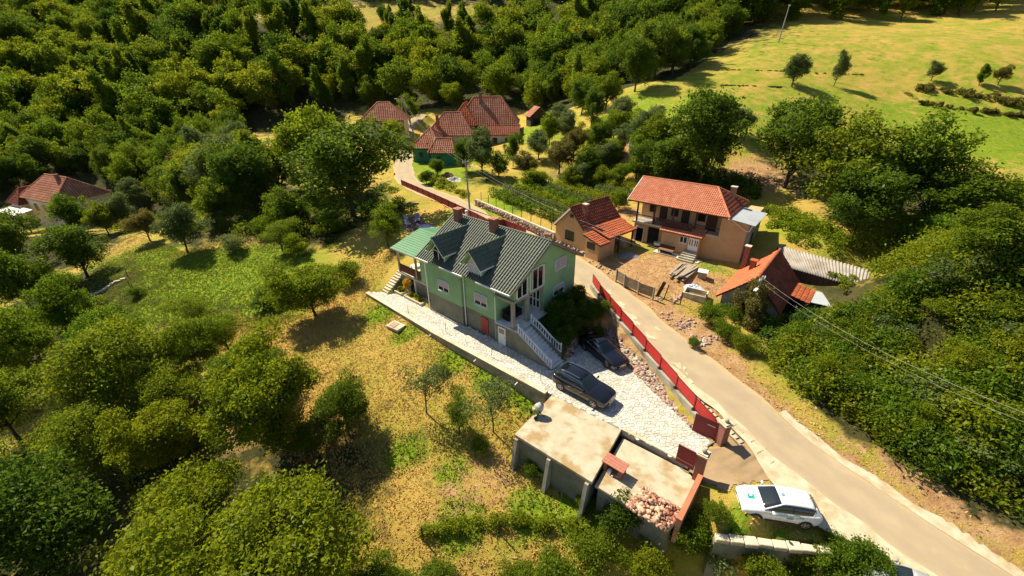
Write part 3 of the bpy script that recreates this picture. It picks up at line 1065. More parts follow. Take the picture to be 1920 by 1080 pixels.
# dormers
def dormer(Xc, closed, ix):
    hw, z0, ze, zp = 0.98, 5.95, 7.33, 8.80
    rw = 1.22
    w = MB()
    prof = [(-hw, z0), (hw, z0), (hw, ze), (0, zp - .16), (-hw, ze)]
    n = 5
    w.v = [(Xc + x, -0.08, z) for x, z in prof] + [(Xc + x, 3.9, z) for x, z in prof]
    w.f = [tuple(range(n)), tuple(range(2 * n - 1, n - 1, -1))] + [(k, n + k, n + (k + 1) % n, (k + 1) % n) for k in range(n)]
    d = w.build('dormer', M_GREEN, house)
    zs = zp - (zp - 7.2)
    for s in (1, -1):
        mb = MB()
        rows = []
        nc = 5
        for k in range(nc):
            for t, h in ((k / nc, 0.045), ((k + 1) / nc - 1e-3, 0.0)):
                x = Xc + s * (rw * (1 - t))
                z = 7.2 + (zp - 7.2) * t
                yb = RY - (RZ - z) / RS + 0.15
                yf = -0.62 - 0.14 * t
                nn = 26
                r = []
                for q in range(nn + 1):
                    y = yf + (yb - yf) * q / nn
                    r.append((x + s * 0.78 * h, y, z + 0.62 * h + (0.022 if q % 2 else 0)))
                rows.append(r)
        if s < 0:
            rows = [r[::-1] for r in rows]
        mb.grid(rows)
        mb.f = [f[::-1] for f in mb.f] if s > 0 else mb.f
        mb.f = [f[::-1] for f in mb.f]
        mb.build('dormer_roof', M_ROOF, d)
        mb = MB()
        a, b = (Xc + s * rw, -0.62, 7.19), (Xc, -0.76, zp - .01)
        c, e = (Xc, RY - (RZ - zp) / RS, zp - .01), (Xc + s * rw, RY - (RZ - 7.2) / RS, 7.19)
        pts = [a, e, c, b] if s > 0 else [a, b, c, e]
        mb.slab(pts, 0.09)
        mb.build('dormer_deck', M_WHITE if s > 0 else M_GREEN, d)
        MB().box(*(sorted((Xc + s * (rw + .0), Xc + s * (rw + .09)))), -0.66, 1.2, 7.10, 7.2).build('dormer_gutter', M_WHITE, d)
    rc = MB()
    for k in range(15):
        y = -0.8 + k * 0.335
        rc.tube([(Xc, y, zp + .02), (Xc, y + .36, zp + .035)], [0.085, 0.10], 8)
    rc.build('dormer_ridge_cap', M_ROOF, d)
    f = MB()
    pts = [(Xc - .8, -0.12, 6.12), (Xc + .8, -0.12, 6.12), (Xc + .8, -0.12, 7.3), (Xc, -0.12, 8.25), (Xc - .8, -0.12, 7.3), (Xc - .8, -0.12, 6.12)]
    bars(f, pts, 0.09, 0.1, (0, 1, 0))
    bars(f, [(Xc - .8, -0.12, 7.3), (Xc + .8, -0.12, 7.3)], 0.08, 0.09, (0, 1, 0))
    bars(f, [(Xc, -0.12, 6.12), (Xc, -0.12, 7.3)], 0.07, 0.09, (0, 1, 0))
    f = f.build('dormer_window', M_WHITE, d)
    if closed:
        MB().poly([(Xc - .78, -0.13, 6.3), (Xc + .78, -0.13, 6.3), (Xc + .78, -0.13, 7.3), (Xc, -0.13, 8.2), (Xc - .78, -0.13, 7.3)]).build('roller_shutter', M_SHUT, f)
        MB().box(Xc - .78, Xc + .78, -0.115, -0.1, 6.14, 6.3).build('pane', M_GLASS, f)
    else:
        MB().poly([(Xc - .78, -0.1, 6.14), (Xc + .78, -0.1, 6.14), (Xc + .78, -0.1, 7.3), (Xc, -0.1, 8.2), (Xc - .78, -0.1, 7.3)]).build('pane', M_GLASS, f)


dormer(2.32, False, 0)
dormer(7.2, True, 1)
for X in (0.28, 5.28):
    c = MB().box(X, X + .66, 3.85, 4.5, 8.0, 10.05).build('chimney', M_BRICK, house)
    MB().box(X - .06, X + .72, 3.79, 4.56, 10.05, 10.15).box(X + .2, X + .46, 4.05, 4.3, 10.15, 10.17).build('cap', M_BRICK2, c)
    MB().box(X - .1, X + .76, 3.7, 4.6, 8.0, zr(3.7) + .14).build('flashing', M_GREY, c)
MB().tube([(-0.5, 6.4, 7.6), (-0.5, 6.4, 9.0)], 0.13, 10).lathe([(0.16, 9.0), (0.2, 9.05), (0.12, 9.18)], 10, (-0.5, 6.4, 0)).build('flue_pipe', M_WHITE, house, True)

# stairs: marble treads between cheek walls, balustrades
for k in range(12):
    z = 2.17 - 0.178 * (k + 1)
    x = 12.02 + 0.315 * k
    MB().box(x, x + 0.345, 0.16, 1.75, z - 0.178, z).build('step', M_MARBLE, house)
def cheek(y0, y1, xa, xb, za, zb_, name, bottom=-0.5):
    m_ = MB()
    pr = [(xa, bottom), (xb, bottom), (xb, zb_), (xa, za)]
    m_.v = [(x, y0, z) for x, z in pr] + [(x, y1, z) for x, z in pr]
    m_.f = [(0, 1, 2, 3), (7, 6, 5, 4), (0, 4, 5, 1), (1, 5, 6, 2), (2, 6, 7, 3), (3, 7, 4, 0)]
    return m_.build(name, M_GREY, house)
cheek(-0.03, 0.15, 12.02, 15.85, 2.16, 0.06, 'stair_wall')
cheek(1.76, 1.96, 12.02, 15.5, 2.3, 0.62, 'stair_wall')
bal = MB().lathe([(0.05, 0), (0.05, .06), (0.03, .1), (0.062, .26), (0.035, .44), (0.03, .55), (0.05, .6), (0.05, .66)], 10).mesh('baluster', M_MARBLE, True)
nb = MB().lathe([(0.08, 0), (0.08, .12), (0.055, .18), (0.055, .75), (0.09, .8), (0.09, .88), (0.05, .95), (0.01, 1.0)], 10).mesh('newel', M_MARBLE, True)
def balustrade(Y, xa, xb, fz):
    n = int((xb - xa) / 0.27)
    rails = []
    pts = [(xa + (xb - xa) * k / 14, Y, fz(xa + (xb - xa) * k / 14)) for k in range(15)]
    for dz, w_, h_ in ((0.02, .15, .06), (0.70, .13, .09)):
        root = MB()
        rows = [[(p[0], Y + sy * w_ / 2, p[2] + dz + hh) for p in pts] for sy, hh in ((-1, 0), (-1, h_), (1, h_), (1, 0), (-1, 0))]
        root.grid(rows)
        rails.append(root)
    r = rails[0].build('balustrade', M_MARBLE, house)
    rails[1].build('handrail', M_MARBLE, r)
    for k in range(1, n):
        x = xa + (xb - xa) * k / n
        o = new_obj('baluster', bal, r)
        o.location = (x, Y, fz(x) + 0.06)
    for x in (xa, xb):
        o = new_obj('newel', nb, r)
        o.location = (x, Y, fz(x))
balustrade(0.05, 12.1, 15.75, lambda x: 2.15 - 0.555 * (x - 12.05))
balustrade(1.86, 12.1, 15.4, lambda x: 2.3 - 0.49 * (x - 12.05) + 0.12 * math.sin((x - 12.1) / 3.3 * math.pi * 2) * 0.7)

# side terrace under the light green roof
mb = MB()
for nm, (ya, za), (yb, zb_) in (('terrace_roof_front', (0.25, 5.22), (4.5, 6.32)), ('terrace_roof_back', (8.4, 5.3), (4.5, 6.32))):
    rows = []
    nc = 13
    for k in range(nc):
        for t, h in ((k / nc, 0.035), ((k + 1) / nc - 1e-3, 0)):
            y, z = ya + (yb - ya) * t, za + (zb_ - za) * t + h
            rows.append([(-6.6 + 6.45 * q / 64, y, z + (0.014 if q % 2 else 0)) for q in range(65)])
    g = MB().grid(rows)
    if ya < yb:
        g.f = [f[::-1] for f in g.f]
    g.build(nm, M_ROOF2, house)
MB().slab([(-6.58, 0.27, 5.2), (-0.15, 0.27, 5.2), (-0.15, 4.5, 6.3), (-6.58, 4.5, 6.3)], 0.1).slab([(-6.58, 4.5, 6.3), (-0.15, 4.5, 6.3), (-0.15, 8.38, 5.28), (-6.58, 8.38, 5.28)], 0.1).build('terrace_roof_deck', M_WHITE, house)
MB().box(-6.4, 0.0, 0.72, 8.2, 2.02, 2.2).build('terrace_floor', M_CONC_PALE, house)
MB().box(-6.3, -0.0, 0.95, 1.15, -0.4, 2.02).box(-6.38, -6.18, 1.15, 8.0, -0.4, 2.02).build('terrace_wall', M_GREY, house)
MB().box(-4.6, -3.8, 0.9, 0.96, 0.05, 1.85).build('terrace_door', M_GLASS, house)
MB().box(-3.75, -3.6, 0.82, 0.96, 0.0, 2.0).build('door_post', M_WHITE, house)
for X, Y in ((-6.25, 0.9), (-6.25, 4.5), (-6.25, 8.0), (-3.1, 0.9)):
    MB().box(X - .1, X + .1, Y - .1, Y + .1, 2.2, 5.35 + (0.8 if Y == 4.5 else 0)).build('terrace_post', surf('tan_post', (0.46, 0.34, 0.2), (0.36, 0.27, 0.16), 3, 0.8), house)
MB().box(-2.2, -0.02, 0.78, 0.95, 2.2, 5.25).build('terrace_screen', M_GREEN, house)
rl = MB().box(-6.15, -2.2, 0.84, 0.92, 3.22, 3.30).box(-6.15, -2.2, 0.85, 0.91, 2.36, 2.42).build('railing', M_RAIL, house)
slat = MB().box(-.07, .07, -.02, .02, 0, .82).mesh('board', M_RAIL)
for k in range(24):
    o = new_obj('board', slat, rl)
    o.location = (-6.05 + k * 0.163, 0.84, 2.4)
MB().box(-5.3, -3.7, 1.6, 2.5, 2.95, 3.0).box(-5.2, -5.1, 1.7, 1.8, 2.2, 2.95).box(-3.9, -3.8, 2.3, 2.4, 2.2, 2.95).build('terrace_table', M_WHITE, house)
# steps up to the terrace
for k in range(11):
    y = -1.05 + 0.285 * k
    z = 0.2 * (k + 1)
    MB().box(-7.55, -6.42, y, y + 0.33, z - 0.2, z).build('terrace_step', M_CONC_PALE, house)
MB().prism([(-7.5, -1.0), (-6.45, -1.0), (-6.45, 2.1), (-7.5, 2.1)], -0.4, lambda p: 0.0 if p[1] < 0 else 1.98).build('step_base', M_GREY, house)
# porch sofa under a black cover, small thing of its own
so = MB().box(-.95, .95, -.42, .42, 0, .42).box(-.95, .95, .2, .42, .40, .92).box(-.95, -.72, -.42, .3, .4, .66).box(.72, .95, -.42, .3, .4, .66)
so = so.build('sofa', M_BLACK, bevel=.06)
so.location = GH.w(9.95, 1.75, 2.17)
so.rotation_euler = (0, 0, GH.yaw - math.pi / 2 + math.pi)
tag(so, 'black covered sofa on the porch of the green house', 'sofa')

# ------------------------------------------------------------------ retaining wall of the path, kerb, hatch, stakes
rw = MB()
P0 = [(-8.6, -2.25), (4, -2.6), (17.15, -2.41)]
for (xa, ya), (xb, yb) in zip(P0[:-1], P0[1:]):
    n_ = 8
    for k in range(n_):
        t0, t1 = k / n_, (k + 1) / n_
        A_, B_ = (xa + (xb - xa) * t0, ya + (yb - ya) * t0), (xa + (xb - xa) * t1 - .012, ya + (yb - ya) * t1)
        rw.hull8([(*A_[:1], A_[1] - .34, -3.2), (B_[0], B_[1] - .34, -3.2), (B_[0], B_[1], -3.2), (A_[0], A_[1], -3.2),
                  (*A_[:1], A_[1] - .26, -0.02), (B_[0], B_[1] - .26, -0.02), (B_[0], B_[1] - .004, -0.02), (A_[0], A_[1] - .004, -0.02)])
wall_o = rw.build('path_wall', M_CONC)
wall_o.location = (GH.x, GH.y, 0)
wall_o.rotation_euler = (0, 0, GH.yaw)
tag(wall_o, 'long low concrete retaining wall between the lawn and the pale path', 'wall')
kb = MB()
for (xa, ya), (xb, yb) in zip(P0[:-1], P0[1:]):
    kb.hull8([(xa, ya - .32, -.019), (xb, yb - .32, -.019), (xb, yb + .1, -.019), (xa, ya + .1, -.019), (xa, ya - .32, .09), (xb, yb - .32, .09), (xb, yb + .1, .09), (xa, ya + .1, .09)])
kb.build('coping', M_CONC_PALE, wall_o)
for X in (-1.6, 3.4, 9.6, 14.4):
    MB().tube([(X, -2.75, -0.28), (X, -3.12, -0.34)], 0.05, 8).build('drain_pipe', M_WHITE, wall_o)
for k, (px, py) in enumerate(((766, 588), (836, 622), (922, 668), (1013, 714))):
    p = at_z(px, py, 0.09)
    o = MB().tube([(0, 0, 0), (.02, .01, .95)], 0.025, 6).build('stake', M_POST)
    o.location = p
    tag(o, ('thin metal stake on the path wall nearest the terrace steps', 'thin metal stake on the path wall facing the first ground-floor window',
            'thin metal stake on the path wall across from the white door', 'thin metal stake on the path wall beside the parked black estate')[k], 'stake', 'stakes along the path wall')
# planters beside the terrace
for k, (x0, x1, y0, y1) in enumerate(((-6.15, -4.9, -0.35, 0.8), (-4.4, -1.3, -0.35, 0.8))):
    t = empty('planter_bed', GH.w(0, 0, 0), GH.yaw, ('small grassy planter bed at the foot of the terrace steps', 'long kerbed planter bed against the corner of the green house')[k], 'planter', 'kerbed beds by the terrace')
    for a in ((x0, x1, y0, y0 + .14), (x0, x1, y1 - .12, y1), (x0, x0 + .14, y0 + .14, y1 - .12), (x1 - .14, x1, y0 + .14, y1 - .12)):
        MB().box(a[0], a[1], a[2], a[3], -0.01, 0.3).build('kerb', M_CONC_PALE, t)
    MB().grid([[(x0 + .1 + (x1 - x0 - .2) * i / 8, y0 + .1 + (y1 - y0 - .2) * j / 6, 0.22 + 0.05 * math.sin(i * 2 + j)) for j in range(7)] for i in range(9)]).build('soil', M_GROUND, t)
# hatch slab on the lawn
p = on_ground(743, 614)
hs = MB().obox((0, 0, 0.02), (1.65, 1.15, 0.3)).build('hatch_slab', M_CONC_PALE, bevel=.02)
hs.location = (p[0], p[1], p[2] + 0.12)
hs.rotation_euler = (0.03, 0.02, GH.yaw + .12)
tag(hs, 'square concrete hatch slab lying on the dry lawn', 'slab')
MB().obox((-.2, -0.05, 0.19), (0.8, 0.75, 0.05)).build('lid', surf('pink_lid', (0.42, 0.27, 0.2), (0.34, 0.22, 0.16), 4, 0.9), hs)
# ------------------------------------------------------------------ tiles
def tiled(name, pts, mat, parent, tw=0.24, cl=0.34, amp=0.035, step=0.03, lift=0.03, seed=1, deck=None, deck_t=0.12):
    """clay tiles over a planar roof facet; pts counter-clockwise from above, pts[0]->pts[1] the eave"""
    P = [Vector(p) for p in pts]
    u = (P[1] - P[0]).normalized()
    n = (P[1] - P[0]).cross(P[2] - P[0]).normalized()
    if n.z < 0:
        n = -n
    v = n.cross(u)
    uv = [((p - P[0]).dot(u), (p - P[0]).dot(v)) for p in P]
    u0, u1 = min(a for a, b in uv), max(a for a, b in uv)
    v1 = max(b for a, b in uv)
    nu, nv = max(1, round((u1 - u0) / tw)), max(1, round(v1 / cl))
    tw, cl = (u1 - u0) / nu, v1 / nv
    rng = np.random.default_rng(seed)
    V, Q, T = [], [], []
    ci, cj = np.meshgrid(np.arange(nu), np.arange(nv), indexing='ij')
    ins = in_poly((u0 + (ci.ravel() + .5) * tw), (cj.ravel() + .5) * cl, uv)
    for i, j, k in zip(ci.ravel(), cj.ravel(), ins):
        if not k:
            continue
        a0, b0 = u0 + i * tw, j * cl
        jit = rng.uniform(-.008, .008)
        i0 = len(V)
        for b, h in ((b0, step + jit), (b0 + cl * 1.02, jit)):
            for a, w in ((0, 0), (.3, 1), (.6, 1), (.86, 0)):
                q = P[0] + u * (a0 + a * tw * 1.02) + v * b + n * (lift + h + w * amp)
                V.append(tuple(q))
        q = P[0] + u * a0 + v * b0 + n * lift * .3
        V.append(tuple(q))
        V.append(tuple(P[0] + u * (a0 + tw) + v * b0 + n * lift * .3))
        for s in range(3):
            Q.append((i0 + s, i0 + s + 1, i0 + s + 5, i0 + s + 4))
        Q.append((i0 + 8, i0 + 9, i0 + 3, i0 + 0))
        t = rng.uniform(0, 1)
        T += [t] * 4
    me = np_mesh(name, V, Q, mat, T)
    o = tag(new_obj(name, me, parent), kind='stuff')
    if deck:
        MB().slab([tuple(p) for p in P], deck_t).build('roof_deck', deck, parent)
    return o


def ridge_tiles(name, a, b, mat, parent, r=0.13, step=0.36):
    a, b = Vector(a), Vector(b)
    n = max(1, int((b - a).length / step))
    m_ = MB()
    for k in range(n):
        p, q = a + (b - a) * (k / n), a + (b - a) * ((k + 1.08) / n)
        m_.tube([p, q], [r, r * 0.84], 8)
    return tag(m_.build(name, mat, parent), kind='stuff')


M_TILE_RED = surf('orange_red_tile', (0.58, 0.20, 0.10), (0.50, 0.155, 0.085), 1.5, 0.85, c3=(0.55, 0.24, 0.15), scale3=1.2, tint=0.13)
M_TILE_DARK = surf('weathered_and_shade_dark_tile', (0.29, 0.075, 0.04), (0.20, 0.05, 0.03), 1.0, 0.9, c3=(0.12, 0.045, 0.03), scale3=0.9, tint=0.16)  # weathered tone; also paints the shade on facets turned from the sun
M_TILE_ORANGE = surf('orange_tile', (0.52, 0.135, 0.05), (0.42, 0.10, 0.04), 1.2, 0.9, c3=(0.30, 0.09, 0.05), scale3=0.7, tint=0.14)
M_TILE_FAR = surf('old_village_tile', (0.44, 0.175, 0.10), (0.34, 0.125, 0.075), 0.7, 0.95, c3=(0.48, 0.25, 0.15), scale3=0.4, tint=0.13)
M_TAN = surf('tan_render', (0.56, 0.36, 0.18), (0.50, 0.32, 0.16), 0.8, 0.95, 0.2, 40, (0.44, 0.27, 0.13), 0.4, 0.55, 0.8)
M_OCHRE = surf('old_ochre_render', (0.54, 0.33, 0.16), (0.46, 0.29, 0.15), 1.0, 0.95, 0.4, 30, (0.36, 0.27, 0.17), 0.9, 0.52, 0.68)
M_WOOD = surf('dark_wood', (0.075, 0.04, 0.025), (0.05, 0.028, 0.018), 8, 0.8, stretch=(1, 1, 6))
M_WOOD_GREY = surf('grey_weathered_wood', (0.38, 0.31, 0.24), (0.26, 0.21, 0.16), 5, 0.9, 0.4, 30)
M_UNREND = surf('bare_grey_block', (0.32, 0.29, 0.24), (0.22, 0.2, 0.17), 2, 0.95, 0.4, 15, (0.48, 0.46, 0.42), 0.5, 0.52, 0.6)
M_SHEET = surf('grey_sheet_metal', (0.40, 0.43, 0.46), (0.36, 0.39, 0.42), 1.5, 0.45, spec=0.5, c3=(0.30, 0.31, 0.31), scale3=0.5)
M_DARK = surf('hollow_shade_black', (0.010, 0.009, 0.008), (0.016, 0.014, 0.012), 2, 0.9)  # near-black colour stands in for the shade inside openings and hollows
M_RUBBLE = surf('pink_rubble_stone', (0.40, 0.26, 0.20), (0.30, 0.2, 0.16), 3, 0.95, 0.6, 20, (0.46, 0.40, 0.32), 1.2, 0.5, 0.65, tint=0.3)
M_RED = surf('red_fence_paint', (0.52, 0.035, 0.03), (0.46, 0.03, 0.027), 2, 0.5, c3=(0.38, 0.03, 0.025), scale3=0.8)
M_MAROON = surf('maroon_gate_paint', (0.20, 0.018, 0.022), (0.17, 0.015, 0.02), 2, 0.55)
M_REDFRAME = plain('dark_red_frame', (0.20, 0.015, 0.015), 0.6)


def loc2(root, *things):
    return root


# ------------------------------------------------------------------ fence, retaining wall and gate along the drive
FB = [(8.35, 39.0, 2.75), (8.75, 37.0, 2.5), (9.35, 35.0, 2.25), (9.95, 33.0, 2.0), (10.55, 31.0, 1.75), (11.14, 29.0, 1.5), (11.75, 26.93, 1.25), (12.36, 24.88, 1.0), (12.98, 22.85, .75), (13.62, 20.95, .5)]
fence = empty('red_fence', (FB[3][0], FB[3][1], 0), 0, 'stepped red sheet fence on the wall between drive and road', 'fence')
rwall = empty('fence_wall', (FB[3][0], FB[3][1], 0), 0, 'stepped concrete retaining wall carrying the red fence', 'wall')
for k, (a, b) in enumerate(zip(FB[:-1], FB[1:])):
    dx, dy = b[0] - a[0], b[1] - a[1]
    ln = math.hypot(dx, dy)
    rz = math.atan2(dy, dx)
    cx, cy = (a[0] + b[0]) / 2 - FB[3][0], (a[1] + b[1]) / 2 - FB[3][1]
    z = b[2] + 0.12
    # concrete segment, a little sloped on top
    w = MB().obox((cx - 0.05, cy, (z - 3.0) / 2), (ln - .012, 0.3, z + 3.0), rz=rz).build('wall_segment', M_CONC, rwall)
    h = 0.98
    # panel outline with one rounded upper corner, sloped lower edge
    m_ = MB()
    zl, zr_ = a[2] + 0.02, b[2] + 0.14
    pr = [(-ln / 2 + .05, zl + .1), (ln / 2 - .05, zr_), (ln / 2 - .05, zr_ + h - .18), (ln / 2 - .09, zr_ + h - .07), (ln / 2 - .2, zr_ + h), (-ln / 2 + .05, zl + h)]
    n = len(pr)
    m_.v = [(x, -.02, z_) for x, z_ in pr] + [(x, .02, z_) for x, z_ in pr]
    m_.f = [tuple(range(n)), tuple(range(2 * n - 1, n - 1, -1))] + [(i, n + i, n + (i + 1) % n, (i + 1) % n) for i in range(n)]
    o = m_.build('panel', M_RED, fence)
    o.location = (cx, cy, 0)
    o.rotation_euler = (0, 0, rz)
    fr = MB()
    bars(fr, [(x, 0, z_) for x, z_ in pr + pr[:1]], 0.05, 0.055, (0, 1, 0))
    o2 = fr.build('frame', M_REDFRAME, o)
    p = MB().box(-.05, .05, -.05, .05, b[2] - .1, zr_ + h - .1).build('post', M_REDFRAME, fence)
    p.location = (b[0] - FB[3][0], b[1] - FB[3][1], 0)
    p.rotation_euler = (0, 0, rz)
# rubble bank between wall foot and paving
rb = empty('rubble_bank', (10.5, 28, 0), 0, 'bank of pinkish rubble stones below the red fence wall', 'rubble')
pts = []
rng = np.random.default_rng(5)
for k in range(1300):
    t = rng.uniform(0, 1)
    i = 2 + t * 6.6
    a, b = FB[int(i)], FB[min(int(i) + 1, len(FB) - 1)]
    f = i - int(i)
    wx, wy, wz = (a[q] + (b[q] - a[q]) * f for q in range(3))
    wid = 0.25 + 1.0 * max(0.1, min(1, (wz - 0.45) / 1.2))
    s = rng.uniform(0, 1)
    zz = (wz - 0.75) * max(0, 1 - s) ** 1.2
    pts.append((wx - 0.2 - s * wid - 0.1, wy - 0.25 * s, max(zz, -0.02), rng.uniform(.05, .14)))


def stones(name, pts, mat, parent, seed=1, flat=0.7):
    rng = np.random.default_rng(seed)
    base = np.array([(-1, -1, -1), (1, -1, -1), (1, 1, -1), (-1, 1, -1), (-1, -1, 1), (1, -1, 1), (1, 1, 1), (-1, 1, 1)], float)
    fq = np.array([(3, 2, 1, 0), (4, 5, 6, 7), (0, 1, 5, 4), (1, 2, 6, 5), (2, 3, 7, 6), (3, 0, 4, 7)])
    V, Q, T = [], [], []
    for i, (x, y, z, r) in enumerate(pts):
        q = base * r * rng.uniform(.6, 1.15, (8, 3)) * np.array([1.15, .85, flat])
        e = rng.uniform(-.6, .6, 2)
        a = rng.uniform(0, 6.28)
        R = np.array(Matrix.Rotation(a, 3, 'Z') @ Matrix.Rotation(e[0], 3, 'X') @ Matrix.Rotation(e[1], 3, 'Y'))
        V.append(q @ R.T + (x, y, z))
        Q.append(fq + 8 * i)
        T += [rng.uniform(0, 1)] * 6
    me = np_mesh(name, np.concatenate(V), np.concatenate(Q), mat, T)
    return tag(new_obj(name, me, parent), kind='stuff')


stones('rubble', [(x - 10.5, y - 28, z, r) for x, y, z, r in pts], M_RUBBLE, rb, 6)
bk = MB()
rows = [[], [], []]
for a in FB[2:]:
    rows[0].append((a[0] - 10.5 - .1, a[1] - 28, a[2] - 0.75))
    wid = 0.3 + 1.0 * max(0.1, min(1, (a[2] - 0.45) / 1.2))
    rows[1].append((a[0] - 10.5 - .2 - wid * .5, a[1] - 28 - .15, max(0.0, (a[2] - 0.8) * .45)))
    rows[2].append((a[0] - 10.5 - .35 - wid, a[1] - 28 - .3, -0.08))
bk.grid(rows).build('bank_core', surf('bank_soil', (0.26, 0.17, 0.12), (0.18, 0.12, 0.08), 2, 1.0, 0.5, 20), rb)
# bank below the house shrubs: low rubble edging behind the parked saloon
pts = []
for k in range(260):
    t = rng.uniform(0, 1)
    A_, B_, C_ = GH.w(15.9, 2.3), (6.6, 33.9), (9.3, 33.5)
    p = (A_[0] + (B_[0] - A_[0]) * t, A_[1] + (B_[1] - A_[1]) * t) if rng.uniform() < .55 else (B_[0] + (C_[0] - B_[0]) * t, B_[1] + (C_[1] - B_[1]) * t)
    s = rng.uniform(0, 1)
    pts.append((p[0] + rng.uniform(-.25, .25), p[1] + rng.uniform(-.1, .35) + s * .2, 0.05 + 0.75 * s, rng.uniform(.09, .2)))
ed = empty('rubble_edging', (*B_, 0), 0, 'shaded rubble edging of the shrub bank behind the saloon', 'rubble')
stones('rubble', [(x - B_[0], y - B_[1], z, r) for x, y, z, r in pts], M_RUBBLE, ed, 8)

# far fence behind the house
_ffl = [at_z(920, 414, 3.75), at_z(895, 401, 3.8), at_z(868, 388, 3.85), at_z(840, 375, 3.9), at_z(815, 364, 3.95), at_z(792, 354, 4.0), at_z(772, 345.5, 4.05), at_z(752, 337, 4.1)]
_ffl = [(2.0, 53.3, 3.65), (-1.0, 57.2, 3.7)] + [(p[0], p[1], p[2]) for p in _ffl]
ff = empty('red_fence', (_ffl[4][0], _ffl[4][1], 0), 0, 'dark red sheet fence along the road behind the green house', 'fence')
for a, b in zip(_ffl[:-1], _ffl[1:]):
    ln = math.hypot(b[0] - a[0], b[1] - a[1])
    n = max(1, round(ln / 2.2))
    for k in range(n):
        p0 = [a[q] + (b[q] - a[q]) * k / n for q in range(3)]
        p1 = [a[q] + (b[q] - a[q]) * (k + 1) / n for q in range(3)]
        l2 = ln / n
        o = MB().box(-l2 / 2 + .03, l2 / 2 - .03, -.02, .02, -1.25, 0).build('panel', M_MAROON, ff)
        o.location = ((p0[0] + p1[0]) / 2 - _ffl[4][0], (p0[1] + p1[1]) / 2 - _ffl[4][1], (p0[2] + p1[2]) / 2)
        o.rotation_euler = (0, -math.atan2(0, l2), math.atan2(p1[1] - p0[1], p1[0] - p0[0]))
        q = MB().box(-.05, .05, -.05, .05, -1.5, .04).build('post', M_REDFRAME, ff)
        q.location = (p1[0] - _ffl[4][0], p1[1] - _ffl[4][1], p1[2])
        s_ = MB().box(-l2 / 2, l2 / 2, -.14, .14, -2.8, -1.25).build('footing', M_CONC, ff)
        s_.location = o.location
        s_.rotation_euler = o.rotation_euler

# gate posts and leaves
def gate_post(x, y, z0, z1, label, rz):
    t = empty('gate_post', (x, y, z0), rz, label, 'gate post', 'brick gate posts')
    MB().box(-.25, .25, -.25, .25, -.3, z1 - z0).build('pillar', M_BRICK, t)
    MB().box(-.34, .34, -.34, .34, z1 - z0, z1 - z0 + .09).box(-.27, .27, -.27, .27, z1 - z0 + .09, z1 - z0 + .17).build('cap', M_CONC_PALE, t)
    MB().lathe([(.1, z1 - z0 + .17), (.16, z1 - z0 + .25), (.12, z1 - z0 + .38), (.03, z1 - z0 + .42)], 10).build('finial', M_CONC, t, True)
    return t


gate_post(13.95, 20.35, 0.0, 1.75, 'brick gate post at the end of the red fence', -1.27)
gate_post(11.5, 17.95, -0.5, 1.75, 'brick gate post at the corner of the lower flat roof', -.7)


def gate_leaf(a, b, z0, h, label, line):
    a, b = Vector((*a, z0)), Vector((*b, z0))
    ln = (b - a).length
    t = empty('gate_leaf', a, math.atan2(b.y - a.y, b.x - a.x), label, 'gate', 'maroon gate leaves')
    MB().box(.04, ln - .04, -.015, .015, .06, h - .04).build('panel', M_MAROON, t)
    f = MB()
    bars(f, [(0.03, 0, .05), (ln - .03, 0, .05), (ln - .03, 0, h), (0.03, 0, h), (0.03, 0, .05)], .06, .05, (0, 1, 0))
    f.build('frame', M_REDFRAME, t)
    if line:
        MB().box(.05, ln - .05, -.04, -.02, h * .22, h * .22 + .05).build('rail', surf('pink_rail', (0.5, 0.3, 0.27), (0.42, 0.25, 0.22), 3, 0.7), t)
    else:
        MB().box(ln - .75, ln - .25, -.035, -.018, h * .7, h * .7 + .05).build('handle', M_WHITE, t)


gate_leaf((12.47, 21.52), (13.72, 20.5), 0.0, 1.55, 'open maroon sheet gate leaf hung on the post by the red fence', False)
gate_leaf((10.42, 18.98), (11.3, 18.22), 0.0, 1.45, 'open maroon sheet gate leaf beside the lower flat roof', True)

# drain channel with slots along the shoulder
dr = empty('drain_channel', (14.5, 22, 0), 0, 'concrete drain strip with dark slots beside the red fence', 'drain')
c0, c1 = Vector(at_z(1283, 716, 1.0)), Vector(at_z(1400, 840, 0.12))
dd = (c1 - c0)
rz = math.atan2(dd.y, dd.x)
n = 17
sl = MB().box(-.035, .035, -.17, .17, -.01, .012).mesh('drain_slot', M_DARK)  # thin bar on top; its black stands in for the recess shade
for k in range(n):
    p = c0 + dd * (k / (n - 1))
    o = new_obj('drain_slot', sl, dr)
    o.location = (p.x - 14.5, p.y - 22, p.z + 0.02)
    o.rotation_euler = (0, 0, rz)
st_ = MB().obox((0, 0, 0), (dd.length + .6, .5, .12), rz=0).build('strip', M_CONC_PALE, dr)
st_.location = ((c0 + c1) / 2 - Vector((14.5, 22, 0.055)))
st_.rotation_euler = (0, -math.atan2(dd.z, math.hypot(dd.x, dd.y)), rz)

